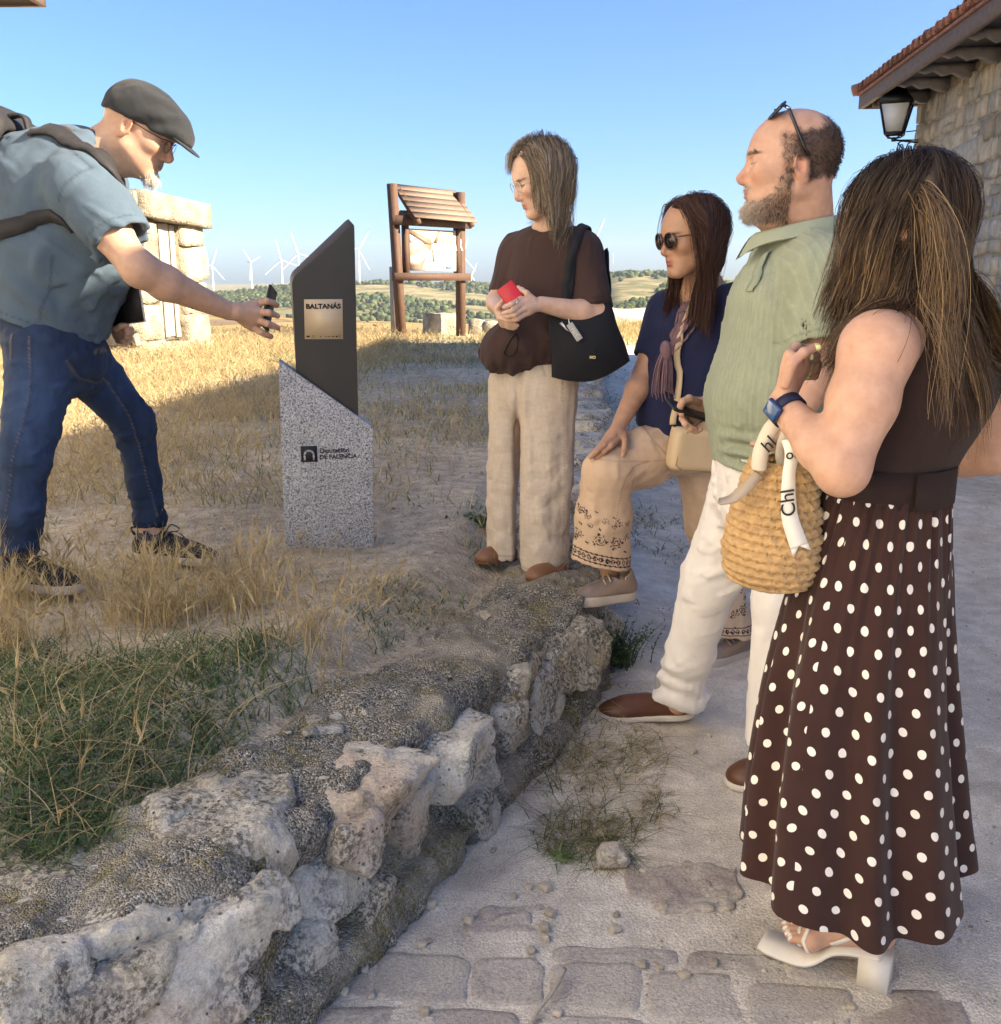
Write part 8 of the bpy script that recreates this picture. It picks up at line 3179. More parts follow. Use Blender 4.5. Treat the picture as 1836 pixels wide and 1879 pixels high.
	def cb(V):
		r = rib(V)
		col = np.tile(sage, (len(V), 1)) * (1 + .12 * np.exp(-((.5 - r) / .10) ** 2) - .05)[:, None]
		col = col * (1 + .05 * fbm(V, 50, 2))[:, None]
		m = (np.abs((V - sel) @ axl + .02) < .002) & (np.linalg.norm(V - sel, axis=1) < .13)
		col[m] *= .75
		return col
	polo = garment("ribbed_polo", B, .0054, cloth("rib_knit", None, 800, .55, .92, .08, 10, .25, .10), root, cb)
	nc = P(1458, 408, Y0 + .0)
	collar(polo, nc + A([0, 0, -.012]), nrm(A([.30, 0, 1])), fw, .098, .128, .040, cloth("collar_knit", tuple(sage * 1.04), 800, .4), gap=.30, drop=.030, tip_len=.035)
	V, F = ribbon(*drape(B, [P(1386, 448, 2.66), P(1372, 480, 2.64), P(1352, 525, 2.62)], .006, 14, 6), .014, .0016)
	mk("placket", V, F, cloth("placket_knit", tuple(sage), 800, .4), polo)
	# --- white trousers
	T = SDF()
	T.add(ec(P(1405, 820, Y0), P(1412, 910, Y0), (.172, .142), (.175, .15), (0, 1, 0)), 0)
	T.add(rc(rh + A([.0, 0, .0]), rk, .108, .086), .04).add(rc(rk, lerp(rk, ra, .6), .086, .072), .03).add(rc(lerp(rk, ra, .6), ra + A([.0, 0, .0]), .072, .070), .03)
	T.add(ell(ra + A([.02, 0, .015]), (.085, .075, .055)), .03)
	T.add(rc(lh, lk, .108, .084), .04).add(rc(lk, la + A([0, 0, .03]), .084, .072), .03)
	T.cut(Pr(lambda p: np.where(p[..., 1] > .5 * (ra + la)[1], (p - P(1230, 1290, ra[1])) @ nrm(A([-.35, .0, -1])), la[2] + .02 - p[..., 2])), .003)
	T.sub(rc(ra + A([0, 0, .03]), ra + A([-.02, 0, -.1]), .052, .055), .003).sub(rc(la + A([0, 0, .05]), la + A([0, 0, -.1]), .055, .055), .003)

	def td(p, d):
		k = near(p, rk + A([.03, -.05, .02]), .14)
		an = near(p, ra + A([0, 0, .07]), .12)
		hp = near(p, P(1345, 900, 2.7), .15)
		w = wr(p, nrm(A([1, 0, .35])), 5, 30, 2) * (.009 * k + .013 * an + .010 * hp + .003)
		return w + .008 * np.sin((p @ nrm(A([.3, 0, 1]))) * 95 + 3 * vnoise(p, 9)) * an + .004 * wr(p, (.2, 0, 1), 3, 22, 4)
	T.disp = td

	def ct(V):
		col = np.tile(A([.80, .765, .745]), (len(V), 1)) * (1 + .03 * fbm(V * A([1, 1, .3]), 60, 2))[:, None]
		for dx in (-2.2, 2.2):
			seam(col, V, [P(1378 + dx, 985, 2.7), P(1352 + dx, 1060, 2.75), P(1318 + dx, 1150, 2.8), P(1285 + dx, 1235, 2.8), P(1262 + dx, 1300, 2.9)], .002, .80, 2.97)
		seam(col, V, [P(1300, 880, 2.7), P(1350, 884, 2.65), P(1400, 895, 2.6)], .0022, .8, 2.8)
		return col
	tr = garment("white_trousers", T, .0064, cloth("white_denim", None, 900, .4, .85, .05, 9, .1), root, ct)
	# --- moccasins
	mb = simple("brown_leather", (.105, .042, .022), .42, .22, 22, 160, .2, .0012)
	ms = simple("loafer_sole", (.62, .57, .52), .6, .08, 20, 60, .1)
	z1 = float(G(1185, 1324, .02)[2])
	for hx, tx, z0 in ((P(1272, 1300, 3.04), P(1096, 1290, 3.03), .015), (P(1470, 1400, 2.62), P(1332, 1408, 2.60), .004)):
		o, T_, L = shoe(root, hx[:2], tx[:2], z0, mb, ms, w=.049, top=.085, sole=.020, ank=1, low=True)
		seam_ = MB().tube(spline([T_(.42 * L, -.040, .045), T_(.62 * L, -.036, .053), T_(.80 * L, -.028, .049), T_(.90 * L, 0, .044), T_(.80 * L, .028, .049), T_(.62 * L, .036, .053), T_(.42 * L, .040, .045)], 30), .0022, 5)
		seam_.mk("moc_stitch", simple("brown_stitch", (.16, .075, .04), .6, .1, 20, 60, 0), o, smooth=True)
		MB().tube([T_(.30 * L, 0, .05), T_(.30 * L, 0, .14)], [.038, .034], 14).mk("sock", cloth("sock_grey", (.30, .29, .31), 600, .3), o, smooth=True)
	# --- sunglasses pushed up on the crown
	sg_ = empty("sunglasses", hd.T(.05, 0, .12), "black sunglasses pushed up on the balding man's head", "sunglasses")
	gm = simple("black_acetate", (.010, .010, .011), .22, 0, 3, 3, 0, spec=.6)
	gl = MB()
	c0 = A([.046, 0, .113])
	fz = nrm(A([-.65, 0, .76]))                        # lenses' vertical once tipped back
	fx = nrm(A([.80, 0, -.60]) * -1)
	rims = []
	for s_ in (-1, 1):
		rim = [c0 + A([0, s_ * (.036 + .029 * math.cos(t)), 0]) + fz * (.022 * math.sin(t) * (1 if abs(math.cos(t)) < .9 else 1)) - A([.0, 0, 0]) for t in np.linspace(0, 2 * math.pi, 25)]
		rim = [q_ + A([.25, 0, -.20]) * 0 - nrm(A([-.8, 0, .6])) * (-.0) - A([1, 0, -.3]) * .16 * max(abs(q_[1]) - .02, 0) for q_ in rim]
		rw_ = [hd.T(q_) for q_ in rim]
		gl.tube(rw_, .0032, 6, cap=False)
		m = MB().prism(rw_[:-1], hd.R @ A([-.0012, 0, -.0012]))
		m.mk("lens", simple("black_lens", (.012, .012, .014), .08, 0, 3, 3, 0, spec=.7), sg_)
		gl.tube([hd.T(.036, s_ * .064, .122), hd.T(.024, s_ * .079, .112), hd.T(.006, s_ * .084, .075), hd.T(-.014, s_ * .087, .034), hd.T(-.026, s_ * .085, .012)], [.0040, .0046, .0044, .0040, .003], 6)
	gl.tube([hd.T(c0 + A([0, -.008, .0]) + fz * .006), hd.T(c0 + A([.004, 0, 0]) + fz * .010), hd.T(c0 + A([0, .008, 0]) + fz * .006)], .003, 6)
	gl.mk("frame", gm, sg_, smooth=True)
	MB().box(hd.T(.026, .0845, .112), (.004, .0012, .0025), hd.R).mk("hinge_badge", simple("silver_badge", (.75, .75, .75), .3, 0, 3, 3, 0, metal=.9), sg_)
	# --- phone and beaded bracelet
	a = P(1300, 775, 2.875) - P(1236, 752, 2.835)
	phone("black phone held low in the far hand of the man in the green polo", P(1270, 764, 2.85) + A([0, .03, .01]), a, A([.0, 1, .25]), (.036, .073, .0052), simple("black_phone", (.012, .012, .014), .35, 0, 5, 50, 0))
	br = MB()
	axb = nrm(rw - re)
	u = nrm(np.cross(axb, A([0, 0, 1.])))
	v = np.cross(axb, u)
	wc = lerp(re, rw, .86)
	for t in np.linspace(0, 2 * math.pi, 23)[:-1]:
		pp = wc + (u * math.cos(t) + v * math.sin(t)) * .037
		V, F = ICO1
		br.put(V * .0052 + pp, [list(f) for f in F])
	br.mk("bead_bracelet", simple("bead_grey", (.16, .15, .15), .3, .3, 80, 60, 0), root, smooth=True)

build_man_green()
# ------------------------------------------------------------------ woman in the polka-dot skirt, seen from behind
SKIN5 = A([.54, .325, .235])

def mat_dots():
	m, nt, b = newmat("polka_dot_crepe")
	uv = _n(nt, "ShaderNodeTexCoord").outputs["UV"]
	sp = _n(nt, "ShaderNodeSeparateXYZ")
	nt.links.new(uv, sp.inputs[0])
	u, v = sp.outputs[0], sp.outputs[1]
	W, H, R = .0660, .0770, .0090

	def lat(ou, ov):
		fu = mth(nt, 'SUBTRACT', mth(nt, 'FRACT', mth(nt, 'ADD', mth(nt, 'DIVIDE', u, W), ou)), .5)
		fv = mth(nt, 'SUBTRACT', mth(nt, 'FRACT', mth(nt, 'ADD', mth(nt, 'DIVIDE', v, H), ov)), .5)
		a = mth(nt, 'POWER', mth(nt, 'MULTIPLY', fu, W), 2.0)
		c = mth(nt, 'POWER', mth(nt, 'MULTIPLY', fv, H), 2.0)
		return mth(nt, 'SQRT', mth(nt, 'ADD', a, c))
	d = mth(nt, 'MINIMUM', lat(0.0, 0.0), lat(.5, .5))
	f = ramp(nt, mth(nt, 'DIVIDE', d, R), [(.96, 1), (1.0, 0)])
	co = obj_co(nt)
	base = mix(nt, ramp(nt, noise(nt, co, 9, 3), [(.3, 0), (.7, 1)]), (.038, .016, .014), (.048, .021, .018))
	c = mix(nt, f, base, (.80, .76, .70))
	nt.links.new(c, b.inputs["Base Color"])
	b.inputs["Roughness"].default_value = .82
	b.inputs["Specular IOR Level"].default_value = .2
	b.inputs["Sheen Weight"].default_value = .12
	bump(nt, b, mth(nt, 'ADD', noise(nt, co, 900, 2), mth(nt, 'MULTIPLY', noise(nt, co, 30, 4), 1.2)), .22, .002)
	return m

def build_woman_dots():
	root = person((1.02, 1.86, 0), "long-haired woman seen from behind in brown tank top and polka-dot skirt")
	Y0 = 1.87
	bf = nrm(A([-.74, .67, 0]))                       # way the body faces
	bl = A([-bf[1], bf[0], 0])                        # her left
	fw = nrm(A([-.74, .64, -.16]))
	Rh = frame(fw)
	sc = .95
	hc = P(1662, 408, 1.84)
	hd = Head(hc, Rh, sc, jaw=.95, male=False)
	nb = P(1705, 552, 1.90)
	ls, le, lw = P(1610, 640, 1.735), P(1545, 862, 1.655), P(1434, 742, 1.80)
	rs, re, rw = P(1812, 625, 2.02), P(1822, 832, 2.06), P(1700, 850, 2.20)
	chest, waist, pel = P(1690, 700, 1.88), P(1628, 880, 1.87), P(1620, 960, 1.87)
	S = SDF()
	hd.put(S)
	S.add(rc(hd.T(-.03, 0, -.05), nb, .046, .052), .03)
	S.add(ec(nb + A([0, 0, -.02]), lerp(nb, chest, .6), (.10, .06), (.145, .085), bl), .05)
	S.add(rc(nb + A([0, 0, -.035]), ls + A([0, 0, .0]), .040, .058), .045).add(rc(nb + A([0, 0, -.035]), rs, .040, .055), .045)
	S.add(ec(lerp(nb, chest, .5), chest, (.14, .08), (.135, .09), bl), .04)
	for sg in (-1, 1):
		S.add(ell(lerp(nb, chest, .62) + bl * sg * .07 - bf * .055, (.045, .040, .065)), .04)
	Arm = SDF()
	Arm.add(rc(ls, lerp(ls, le, .45), .060, .0565), 0).add(rc(lerp(ls, le, .45), le, .0565, .041), .02)
	Arm.add(rc(le, lerp(le, lw, .35), .041, .040), .025).add(rc(lerp(le, lw, .35), lw, .040, .0245), .02)
	S.add(sub_sdf(Arm), .03)
	HA = SDF()
	HA.add(rc(lerp(le, lw, .7), lw, .033, .0245), 0)
	kn = [P(1455, 656, 1.80), P(1448, 668, 1.785), P(1450, 680, 1.80), P(1456, 694, 1.82)]
	kn = [P(1448, 652, 1.775), P(1462, 646, 1.80), P(1476, 648, 1.825), P(1486, 656, 1.85)]
	palm(HA, lw, kn, thick=.0135)
	fingers(HA, [[kn[0], P(1462, 636, 1.80), P(1480, 640, 1.83), P(1486, 654, 1.84)], [kn[1], P(1484, 640, 1.84), P(1492, 660, 1.85), P(1484, 674, 1.845)],
				 [kn[2], P(1496, 652, 1.86), P(1496, 676, 1.86), P(1482, 684, 1.85)], [kn[3], P(1500, 668, 1.875), P(1494, 690, 1.87), P(1478, 692, 1.855)]], .0082)
	fingers(HA, [[P(1440, 704, 1.77), P(1452, 668, 1.755), P(1474, 646, 1.765), P(1497, 637, 1.785)]], .0092)
	RA = SDF()
	RA.add(rc(rs, lerp(rs, re, .5), .054, .052), 0).add(rc(lerp(rs, re, .5), re, .052, .042), .02).add(rc(re, lerp(re, rw, .4), .042, .040), .02).add(rc(lerp(re, rw, .4), rw, .040, .025), .02)
	simple_hand(RA, rw, rw - re, A([0, .3, -1]), .0082)
	Tr = SDF()
	Tr.add(ec(chest, waist, (.135, .09), (.115, .085), bl), 0).add(ec(waist, pel, (.115, .085), (.115, .088), bl), .04)
	# left foot in its sandal, the right one behind it
	heel, toe = G(1610, 1735, .085), G(1445, 1725, .03)
	ank = P(1570, 1655, 1.845)
	ank2 = ank - bl * .16 + bf * .03
	Tr.add(rc(pel + bl * .05, lerp(pel, ank, .5) + A([0, 0, .05]), .065, .055), .03).add(rc(lerp(pel, ank, .5) + A([0, 0, .05]), ank, .055, .035), .03)
	Tr.add(rc(pel - bl * .05, lerp(pel, ank2, .5) + A([0, 0, .05]), .065, .055), .03).add(rc(lerp(pel, ank2, .5), ank2, .055, .035), .03)
	Ft = SDF()
	fd = nrm((toe - heel) * A([1, 1, 0]))
	fl = np.cross(A([0, 0, 1.]), fd)
	toesL = []

	def foot(SF, hl, to, an, sgn, Lt):
		SF.add(rc(an + A([0, 0, .05]), an + A([0, 0, -.02]), .035, .034), 0)
		SF.add(rc(hl + A([.0, 0, .030]), an + A([0, 0, -.015]), .029, .034), .02)
		SF.add(rc(an + A([0, 0, -.02]), lerp(hl, to, .66) + A([0, 0, .026]), .030, .022), .02)
		SF.add(rc(hl + A([0, 0, .026]), lerp(hl, to, .72) + A([0, 0, .020]), .026, .020), .025)
		b0 = lerp(hl, to, .70) + A([0, 0, .018])
		SF.add(rc(b0 - fl * .028, b0 + fl * .028, .018, .020), .02)
		for i, (o, l_, r) in enumerate(((.032, .062, .0115), (.013, .064, .0092), (-.003, .058, .0088), (-.018, .050, .0084), (-.031, .040, .0080))):
			st = b0 + fl * o * -sgn * -1 + A([0, 0, -.002])
			en = st + fd * l_ + A([0, 0, -.006])
			SF.add(rc(st, lerp(st, en, .55) + A([0, 0, .004]), r * 1.1, r), .008).add(rc(lerp(st, en, .55) + A([0, 0, .004]), en, r, r * .95), .003)
			Lt.append(en + fd * r * .5 + A([0, 0, r * .75]))
	foot(Ft, heel, toe, ank, -1, toesL)
	F2 = SDF()
	h2, t2 = heel - bl * .17 + bf * .05, toe - bl * .17 + bf * .05
	foot(F2, h2, t2, ank2, 1, [])

	nl = [P(1497, 637, 1.782), P(1484, 674, 1.838), P(1482, 684, 1.842), P(1478, 692, 1.848), P(1486, 654, 1.832)]

	def paint(V):
		col = np.tile(SKIN5, (len(V), 1)) * (1 + .05 * fbm(V, 26, 2))[:, None]
		hd.paint(V, col, SKIN5, lip=(.42, .14, .13), brow=(.05, .035, .03))
		nails(col, V, nl, (.62, .66, .30), .0085)
		nails(col, V, toesL, (.80, .78, .76), .0075)
		return col
	body_mesh([(S, .0042), (HA, .0030), (RA, .0048), (Tr, .012), (Ft, .0034), (F2, .006)], root, paint)
	nm = simple("lime_polish", (.62, .68, .34), .25, 0, 3, 3, 0)
	n_ = MB()
	for t, d in zip(nl, (A([.9, -.2, .3]), A([-.3, -.6, -.6]), A([-.7, -.6, -.2]), A([-.8, -.5, 0]), A([.2, -.6, -.6]))):
		V, Q = surf(SDF().add(ell(t + A([0, -.006, 0]), (.0075, .004, .0055), frame(d)), 0), .0018)
		n_.put(V, [list(q) for q in Q])
	n_.mk("nail_polish", nm, root, smooth=True)
	# --- ribbed tank top
	B = SDF()
	B.add(ec(lerp(nb, chest, .62), chest, (.146, .108), (.153, .120), bl), 0).add(ec(chest, waist, (.153, .120), (.128, .100), bl), .05)
	B.add(ec(waist, waist + A([0, 0, -.06]), (.128, .100), (.128, .100), bl), .03)
	for sg, w in ((1, .085), (-1, .082)):
		a = lerp(nb, chest, .75) + bl * sg * .100 - bf * .035
		b_ = nb + bl * sg * .112 + A([0, 0, .012])
		c_ = lerp(nb, chest, .7) + bl * sg * .085 + bf * .06
		B.add(ec(a, b_ - bf * .012, (.050, .036), (.048, .048), bl), .03)
		B.add(ec(b_ + bf * .006, c_, (.032, .036), (.045, .036), bl), .03)
	# deep scoop at the back, open armholes
	for sg in (-1, 1):
		sh = ls if sg > 0 else rs
		B.sub(ec(sh + bl * sg * .092 + A([0, 0, .05]), lerp(sh, chest, .05) + bl * sg * .072 + A([0, 0, -.135]), (.060, .13), (.040, .11), bl), .012)
	B.sub(ec(nb - bf * .10 + A([0, 0, .10]), nb - bf * .10 + A([0, 0, -.085]), (.058, .075), (.046, .060), bl), .02)
	B.sub(ec(nb + bf * .12 + A([0, 0, .10]), nb + bf * .10 + A([0, 0, -.05]), (.062, .08), (.055, .07), bl), .02)
	B.sub(rc(nb + A([0, 0, .02]), nb + A([0, 0, .2]), .052, .075), .015)
	B.cut(plane(P(1640, 874, 1.75) + A([0, 0, -.002]), A([.03, .0, -1])), .004)
	B.disp = lambda p, d: .0012 * fbm(p, 20, 2) - .0008 * np.abs(np.sin(np.arctan2((p - chest) @ bf, (p - chest) @ bl) * 85)) - .003 * np.exp(-((p[..., 2] - P(1690, 845, 1.8)[2]) / .012) ** 2) * 0
	dk = (.030, .017, .015)
	tank = garment("tank_top", B, .0046, cloth("rib_jersey", dk, 900, .35, .9, .10, 10, .3), root)
	# --- belt
	bc = P(1622, 908, 1.87)
	Rb = np.stack([bl, -bf, A([0, 0, 1.])], 1)
	n = 96
	a = np.linspace(0, 2 * math.pi, n, endpoint=False)
	rows = []
	zt, zb = P(1640, 874, 1.75)[2] + .004, P(1640, 937, 1.75)[2]
	for z, k in ((zb, .97), (zb, 1.0), (lerp(zb, zt, .5), .985), (zt, .985), (zt, .95)):
		rows.append(np.stack([bc[0] + (np.cos(a) * bl[0] * .137 + np.sin(a) * bf[0] * .113) * k, bc[1] + (np.cos(a) * bl[1] * .137 + np.sin(a) * bf[1] * .113) * k, np.full(n, z) + .004 * np.sin(a + 1)], -1))
	V = np.concatenate(rows)
	F = [[l * n + i, l * n + (i + 1) % n, (l + 1) * n + (i + 1) % n, (l + 1) * n + i] for l in range(4) for i in range(n)]
	mbelt = cloth("elastic_belt", (.026, .014, .013), 700, .4, .8, .1, 20, .15)
	belt = mk("belt", V, F, mbelt, root)
	tab = []
	ar = np.linspace(-.10, 1.32, 24)
	zc = (zt + zb) / 2
	for i, t in enumerate(ar):
		hw = (zt - zb) * .52 * (1 if i > 4 else math.sqrt(max(0, 1 - ((5 - i) / 5.5) ** 2)))
		th = 1.5 * math.pi - .62 + t
		k = 1.035
		c = A([bc[0] + (math.cos(th) * bl[0] * .137 + math.sin(th) * bf[0] * .113) * k, bc[1] + (math.cos(th) * bl[1] * .137 + math.sin(th) * bf[1] * .113) * k, 0])
		tab += [c + A([0, 0, zc + hw]), c + A([0, 0, zc - hw])]
	o = mk("belt_tab", A(tab), [[2 * i, 2 * i + 1, 2 * i + 3, 2 * i + 2] for i in range(23)], mbelt, belt)
	so = o.modifiers.new("thick", 'SOLIDIFY')
	so.thickness = .004
	# --- gathered skirt
	n, m = 480, 72
	a = np.linspace(0, 2 * math.pi, n + 1)
	tt = np.linspace(0, 1, m)
	top, bot = bc + A([0, 0, 0]), P(1560, 1640, 1.87)
	ztop = zb + .012
	rot = math.atan2(bl[1], bl[0])
	g = np.random.default_rng(4)
	ph = g.uniform(0, 6.3, 8)
	V, UV = [], []
	for t in tt:
		fl = max(t, 0.) ** .85
		# hem dips at the back-right, lifts at the front-left
		hemz = .235 + .035 * np.cos(a - 2.25) + .012 * np.sin(3 * a + 1)
		z = lerp(ztop, hemz, t)
		rx, ry = lerp(.137, .262, fl), lerp(.113, .215, fl)
		f1 = np.cos(9 * a + ph[0] + .5 * np.sin(2 * a)) * .5 + np.cos(14 * a + ph[1]) * .28 + np.cos(5 * a + ph[2]) * .35
		f2 = np.cos(34 * a + ph[3] + np.sin(3 * a)) * .6 + np.cos(47 * a + ph[4]) * .4
		fold = .036 * f1 * sstep(t, .02, .6) * (.5 + .5 * t) + .0062 * f2 * np.exp(-t * 5) * (t > 0)
		cx = lerp(top[0], bot[0], t ** .9) - .02 * math.sin(math.pi * t)
		cy = lerp(top[1], bot[1], t)
		ca, sa = np.cos(a), np.sin(a)
		x = cx + (rx + fold) * ca * bl[0] + (ry + fold) * sa * bf[0]
		y = cy + (rx + fold) * ca * bl[1] + (ry + fold) * sa * bf[1]
		V.append(np.stack([x, y, z + 0 * a], -1))
	V = A(V)
	# cloth coordinate: arc length measured on the hem, gathers squeeze it at the waist
	arc = np.concatenate([[0], np.cumsum(np.linalg.norm(np.diff(V[-1], axis=0), axis=1))])
	arc8 = np.concatenate([[0], np.cumsum(np.linalg.norm(np.diff(V[int(m * .6)], axis=0), axis=1))])
	dz = np.concatenate([np.zeros((1, n + 1)), np.cumsum(np.linalg.norm(np.diff(V, axis=0), axis=2), axis=0)])
	for i, t in enumerate(tt):
		UV.append(np.stack([lerp(arc8 * .96, arc, t) - lerp(arc8 * .96, arc, t)[n // 2], dz[i]], -1))
	V = V + .0025 * fbm(V, 12, 2)[..., None]
	idx = np.arange(m * (n + 1)).reshape(m, n + 1)
	Q = np.stack([idx[:-1, :-1], idx[1:, :-1], idx[1:, 1:], idx[:-1, 1:]], -1).reshape(-1, 4)
	sk = mk("skirt", V.reshape(-1, 3), Q, mat_dots(), root, uv=A(UV).reshape(-1, 2))
	# --- white block-heel sandals
	mw = simple("white_leather", (.74, .70, .64), .45, .06, 12, 150, .15, .001)
	for hl, to, an in ((heel, toe, ank), (h2, t2, ank2)):
		sd = bpy.data.objects.new("sandal", None)
		base = A([hl[0], hl[1], 0])
		SS = SDF()
		L = np.linalg.norm((to - hl))
		p0, p1, p2, p3_ = hl + A([0, 0, -.012]) - fd * .01, lerp(hl, to, .42) + A([0, 0, -.006]), lerp(hl, to, .75) * A([1, 1, 0]) + A([0, 0, .012]), to * A([1, 1, 0]) + fd * .055 + A([0, 0, .012])
		pts = spline([p0, p1, p2, p3_], 22)
		ws = np.interp(np.linspace(0, 1, 22), [0, .25, .7, .9, 1], [.030, .031, .046, .045, .036])
		Vr, F = ribbon(pts, np.tile(A([0, 0, 1.]), (22, 1)), ws * .92, .004)
		so_ = mk("sandal", Vr, F, mw, root)
		MB().prism([hl * A([1, 1, 0]) + fd * x + fl_ * y for x, y, fl_ in ((-.030, -.029, np.cross(A([0, 0, 1.]), fd)), (.028, -.029, np.cross(A([0, 0, 1.]), fd)), (.030, .029, np.cross(A([0, 0, 1.]), fd)), (-.030, .029, np.cross(A([0, 0, 1.]), fd)))], A([0, 0, hl[2] - .016])).mk("block_heel", mw, so_)
		FS = Ft if an is ank else F2
		lf = np.cross(A([0, 0, 1.]), fd)
		for path in ([lerp(hl, to, .70) + lf * .040 + A([0, 0, .006]), lerp(hl, to, .74) + A([0, 0, .05]), lerp(hl, to, .78) - lf * .040 + A([0, 0, .006])],
					 [lerp(hl, to, .82) + lf * .036 + A([0, 0, .004]), lerp(hl, to, .86) + A([0, 0, .045]), lerp(hl, to, .86) - lf * .036 + A([0, 0, .004])],
					 [lerp(hl, to, .45) - lf * .036 + A([0, 0, .006]), lerp(hl, to, .22) - lf * .036 + A([0, 0, .04]), hl - fd * .030 + A([0, 0, .075]), lerp(hl, to, .22) + lf * .036 + A([0, 0, .04]), lerp(hl, to, .45) + lf * .036 + A([0, 0, .006])],
					 [hl + A([0, 0, .004]) + fd * .03 - lf * .030, an - lf * .038 + A([0, 0, .01]), an + fd * .042 + A([0, 0, .022]), an + lf * .038 + A([0, 0, .01]), hl + A([0, 0, .004]) + fd * .03 + lf * .030]):
			pp, nn = drape(FS, path, .002, 20)
			Vr, F = ribbon(pp, nn, .0042, .0018)
			mk("strap", Vr, F, mw, so_)
	# --- watch
	axw = nrm(lw - le)
	wc = lerp(le, lw, .90)
	u = nrm(np.cross(axw, A([0, 0, 1.])))
	v = np.cross(axw, u)
	t = np.linspace(0, 2 * math.pi, 40)
	ring = [wc + (u * math.cos(q) + v * math.sin(q)) * .0315 for q in t]
	V, F = ribbon(ring, A([u * math.cos(q) + v * math.sin(q) for q in t]), .0095, .0020)
	ws_ = mk("watch", V, F, simple("navy_strap", (.012, .018, .055), .6, .1, 30, 200, .2), root)
	dirw = nrm(A([-.75, -.1, .2]) - (A([-.75, -.1, .2]) @ axw) * axw)
	cw = wc + dirw * .0345
	Rw = np.stack([axw, np.cross(dirw, axw), dirw], 1)
	MB().box(cw, (.0185, .0160, .0048), Rw, .004).mk("watch_case", simple("watch_blue", (.02, .045, .15), .3, .1, 9, 9, 0, metal=.4), ws_, smooth=True)
	MB().box(cw + dirw * .0046, (.0155, .0130, .0012), Rw, .001).mk("watch_face", simple("watch_glass", (.03, .08, .20), .08, 0, 3, 3, 0, spec=.9), ws_)
	# --- long hair, upper half drawn back to a clip
	hs = SDF()
	for p_, k in hd.add:
		hs.add(p_, k * sc)
	hs.add(rc(hd.T(-.03, 0, -.05), nb, .05, .055), .03)
	hs.add(ec(nb + A([0, 0, -.02]), lerp(nb, chest, .6), (.10, .06), (.145, .085), bl), .05)
	hs.add(rc(nb + A([0, 0, -.035]), ls, .040, .062), .045).add(rc(nb + A([0, 0, -.035]), rs, .040, .058), .045).add(sub_sdf(B), .03)
	g = np.random.default_rng(52)

	def keep(q):
		x, y, z = q.T
		return ((z > .0 - .3 * (x + .02) * (x < 0)) & ~((x > .045) & (z < .085)) & ~((x > .02) & (z < .06)) & ~((x > -.02) & (y > .0) & (z < .075) & (x > .0))) | ((x < -.02) & (z > -.045))
	rt, q, nv = scalp(hd, 7500, keep, 51)
	n = len(rt)
	back = -hd.R[:, 0]
	out = np.where(q[:, 1] > .0, 1.0, -1.0)
	d0 = back * .22 + nv * .05 + hd.R[:, 1] * (out * .30)[:, None] - A([0, 0, .45])
	ln = g.uniform(.28, .42, n)
	ln = np.where(q[:, 1] > .03, g.uniform(.22, .34, n), ln)
	lay = .002 + .010 * g.random(n) ** 1.2
	K = 17
	lf = (q[:, 1] > .022) & (q[:, 0] > -.075)
	d0[lf] += bf * .45
	ln[lf] = g.uniform(.22, .31, lf.sum())
	X, cl = np.zeros((n, K, 3)), np.zeros(n, int)
	for m_, gd_, ns_ in ((lf, (-.26, .22, -1), 200), (~lf, (.16, .10, -1), 320)):
		X[m_], c_ = grow_hair(hs, rt[m_], d0[m_], ln[m_], K, 1.0, .72, lay[m_], .011, 13, nclump=ns_, seed=53, relax=.45, gdir=gd_)
		cl[m_] = c_ + 400 * (m_ is lf)
	tone = .78 * g.random(cl.max() + 1)[cl] + .22 * g.random(n)
	t = np.linspace(0, 1, K)[None, :, None]
	root_c, mid_c, bl_c = A([.022, .014, .011]), A([.070, .040, .024]), A([.36, .235, .12])
	tipc = np.where((tone < .62)[:, None], lerp(root_c * 1.3, mid_c, (tone / .62)[:, None]), lerp(mid_c, bl_c, (np.clip((tone - .62) / .38, 0, 1) ** 1.2)[:, None]))
	cols = lerp(root_c, tipc[:, None, :], sstep(t, .10, .50))
	hair_obj("hair", X, root, cols, .0006, .0003, centre=hd.c)
	# hair at the near side of the face, hanging to the collar bone
	def keep2(q):
		x, y, z = q.T
		return (y > .03) & (x > -.03) & (x < .045) & (z < .05) & (z > .0)
	rt, q, nv = scalp(hd, 1500, keep2, 54)
	n = len(rt)
	d0 = nv * .4 + hd.R[:, 2] * -.6 + hd.R[:, 0] * .12
	lay = .004 + .018 * g.random(n)
	X, cl = grow_hair(hs, rt, d0, g.uniform(.24, .34, n), K, 1.0, .80, lay, .009, 14, nclump=110, seed=55, relax=.3, gdir=(-.28, .24, -1))
	tone = .78 * g.random(cl.max() + 1)[cl] + .22 * g.random(n)
	tipc = np.where((tone < .62)[:, None], lerp(root_c * 1.3, mid_c, (tone / .62)[:, None]), lerp(mid_c, bl_c, (np.clip((tone - .62) / .38, 0, 1) ** 1.2)[:, None]))
	hair_obj("hair", X, root, lerp(root_c, tipc[:, None, :], sstep(t, .05, .40)), .0006, .0003, centre=hd.c)
	# swept section from temple to clip
	clip = hd.T(-.055, .068, .040)
	def keep3(q):
		x, y, z = q.T
		return (y > -.01) & (x > -.01) & (z > .035) & (x < .085)
	rt, q, nv = scalp(hd, 1800, keep3, 56)
	n = len(rt)
	tS = np.linspace(0, 1, K)
	ctl = rt[:, None, :] * (1 - tS)[None, :, None] + (clip + g.normal(size=(n, 3)) * .006)[:, None, :] * tS[None, :, None]
	ql = hd.L(ctl)
	cc = A([-.014, 0, .036])
	dirn = (ql - cc) / A([.098, .077, .087])
	dirn /= np.linalg.norm(dirn, axis=2, keepdims=True)
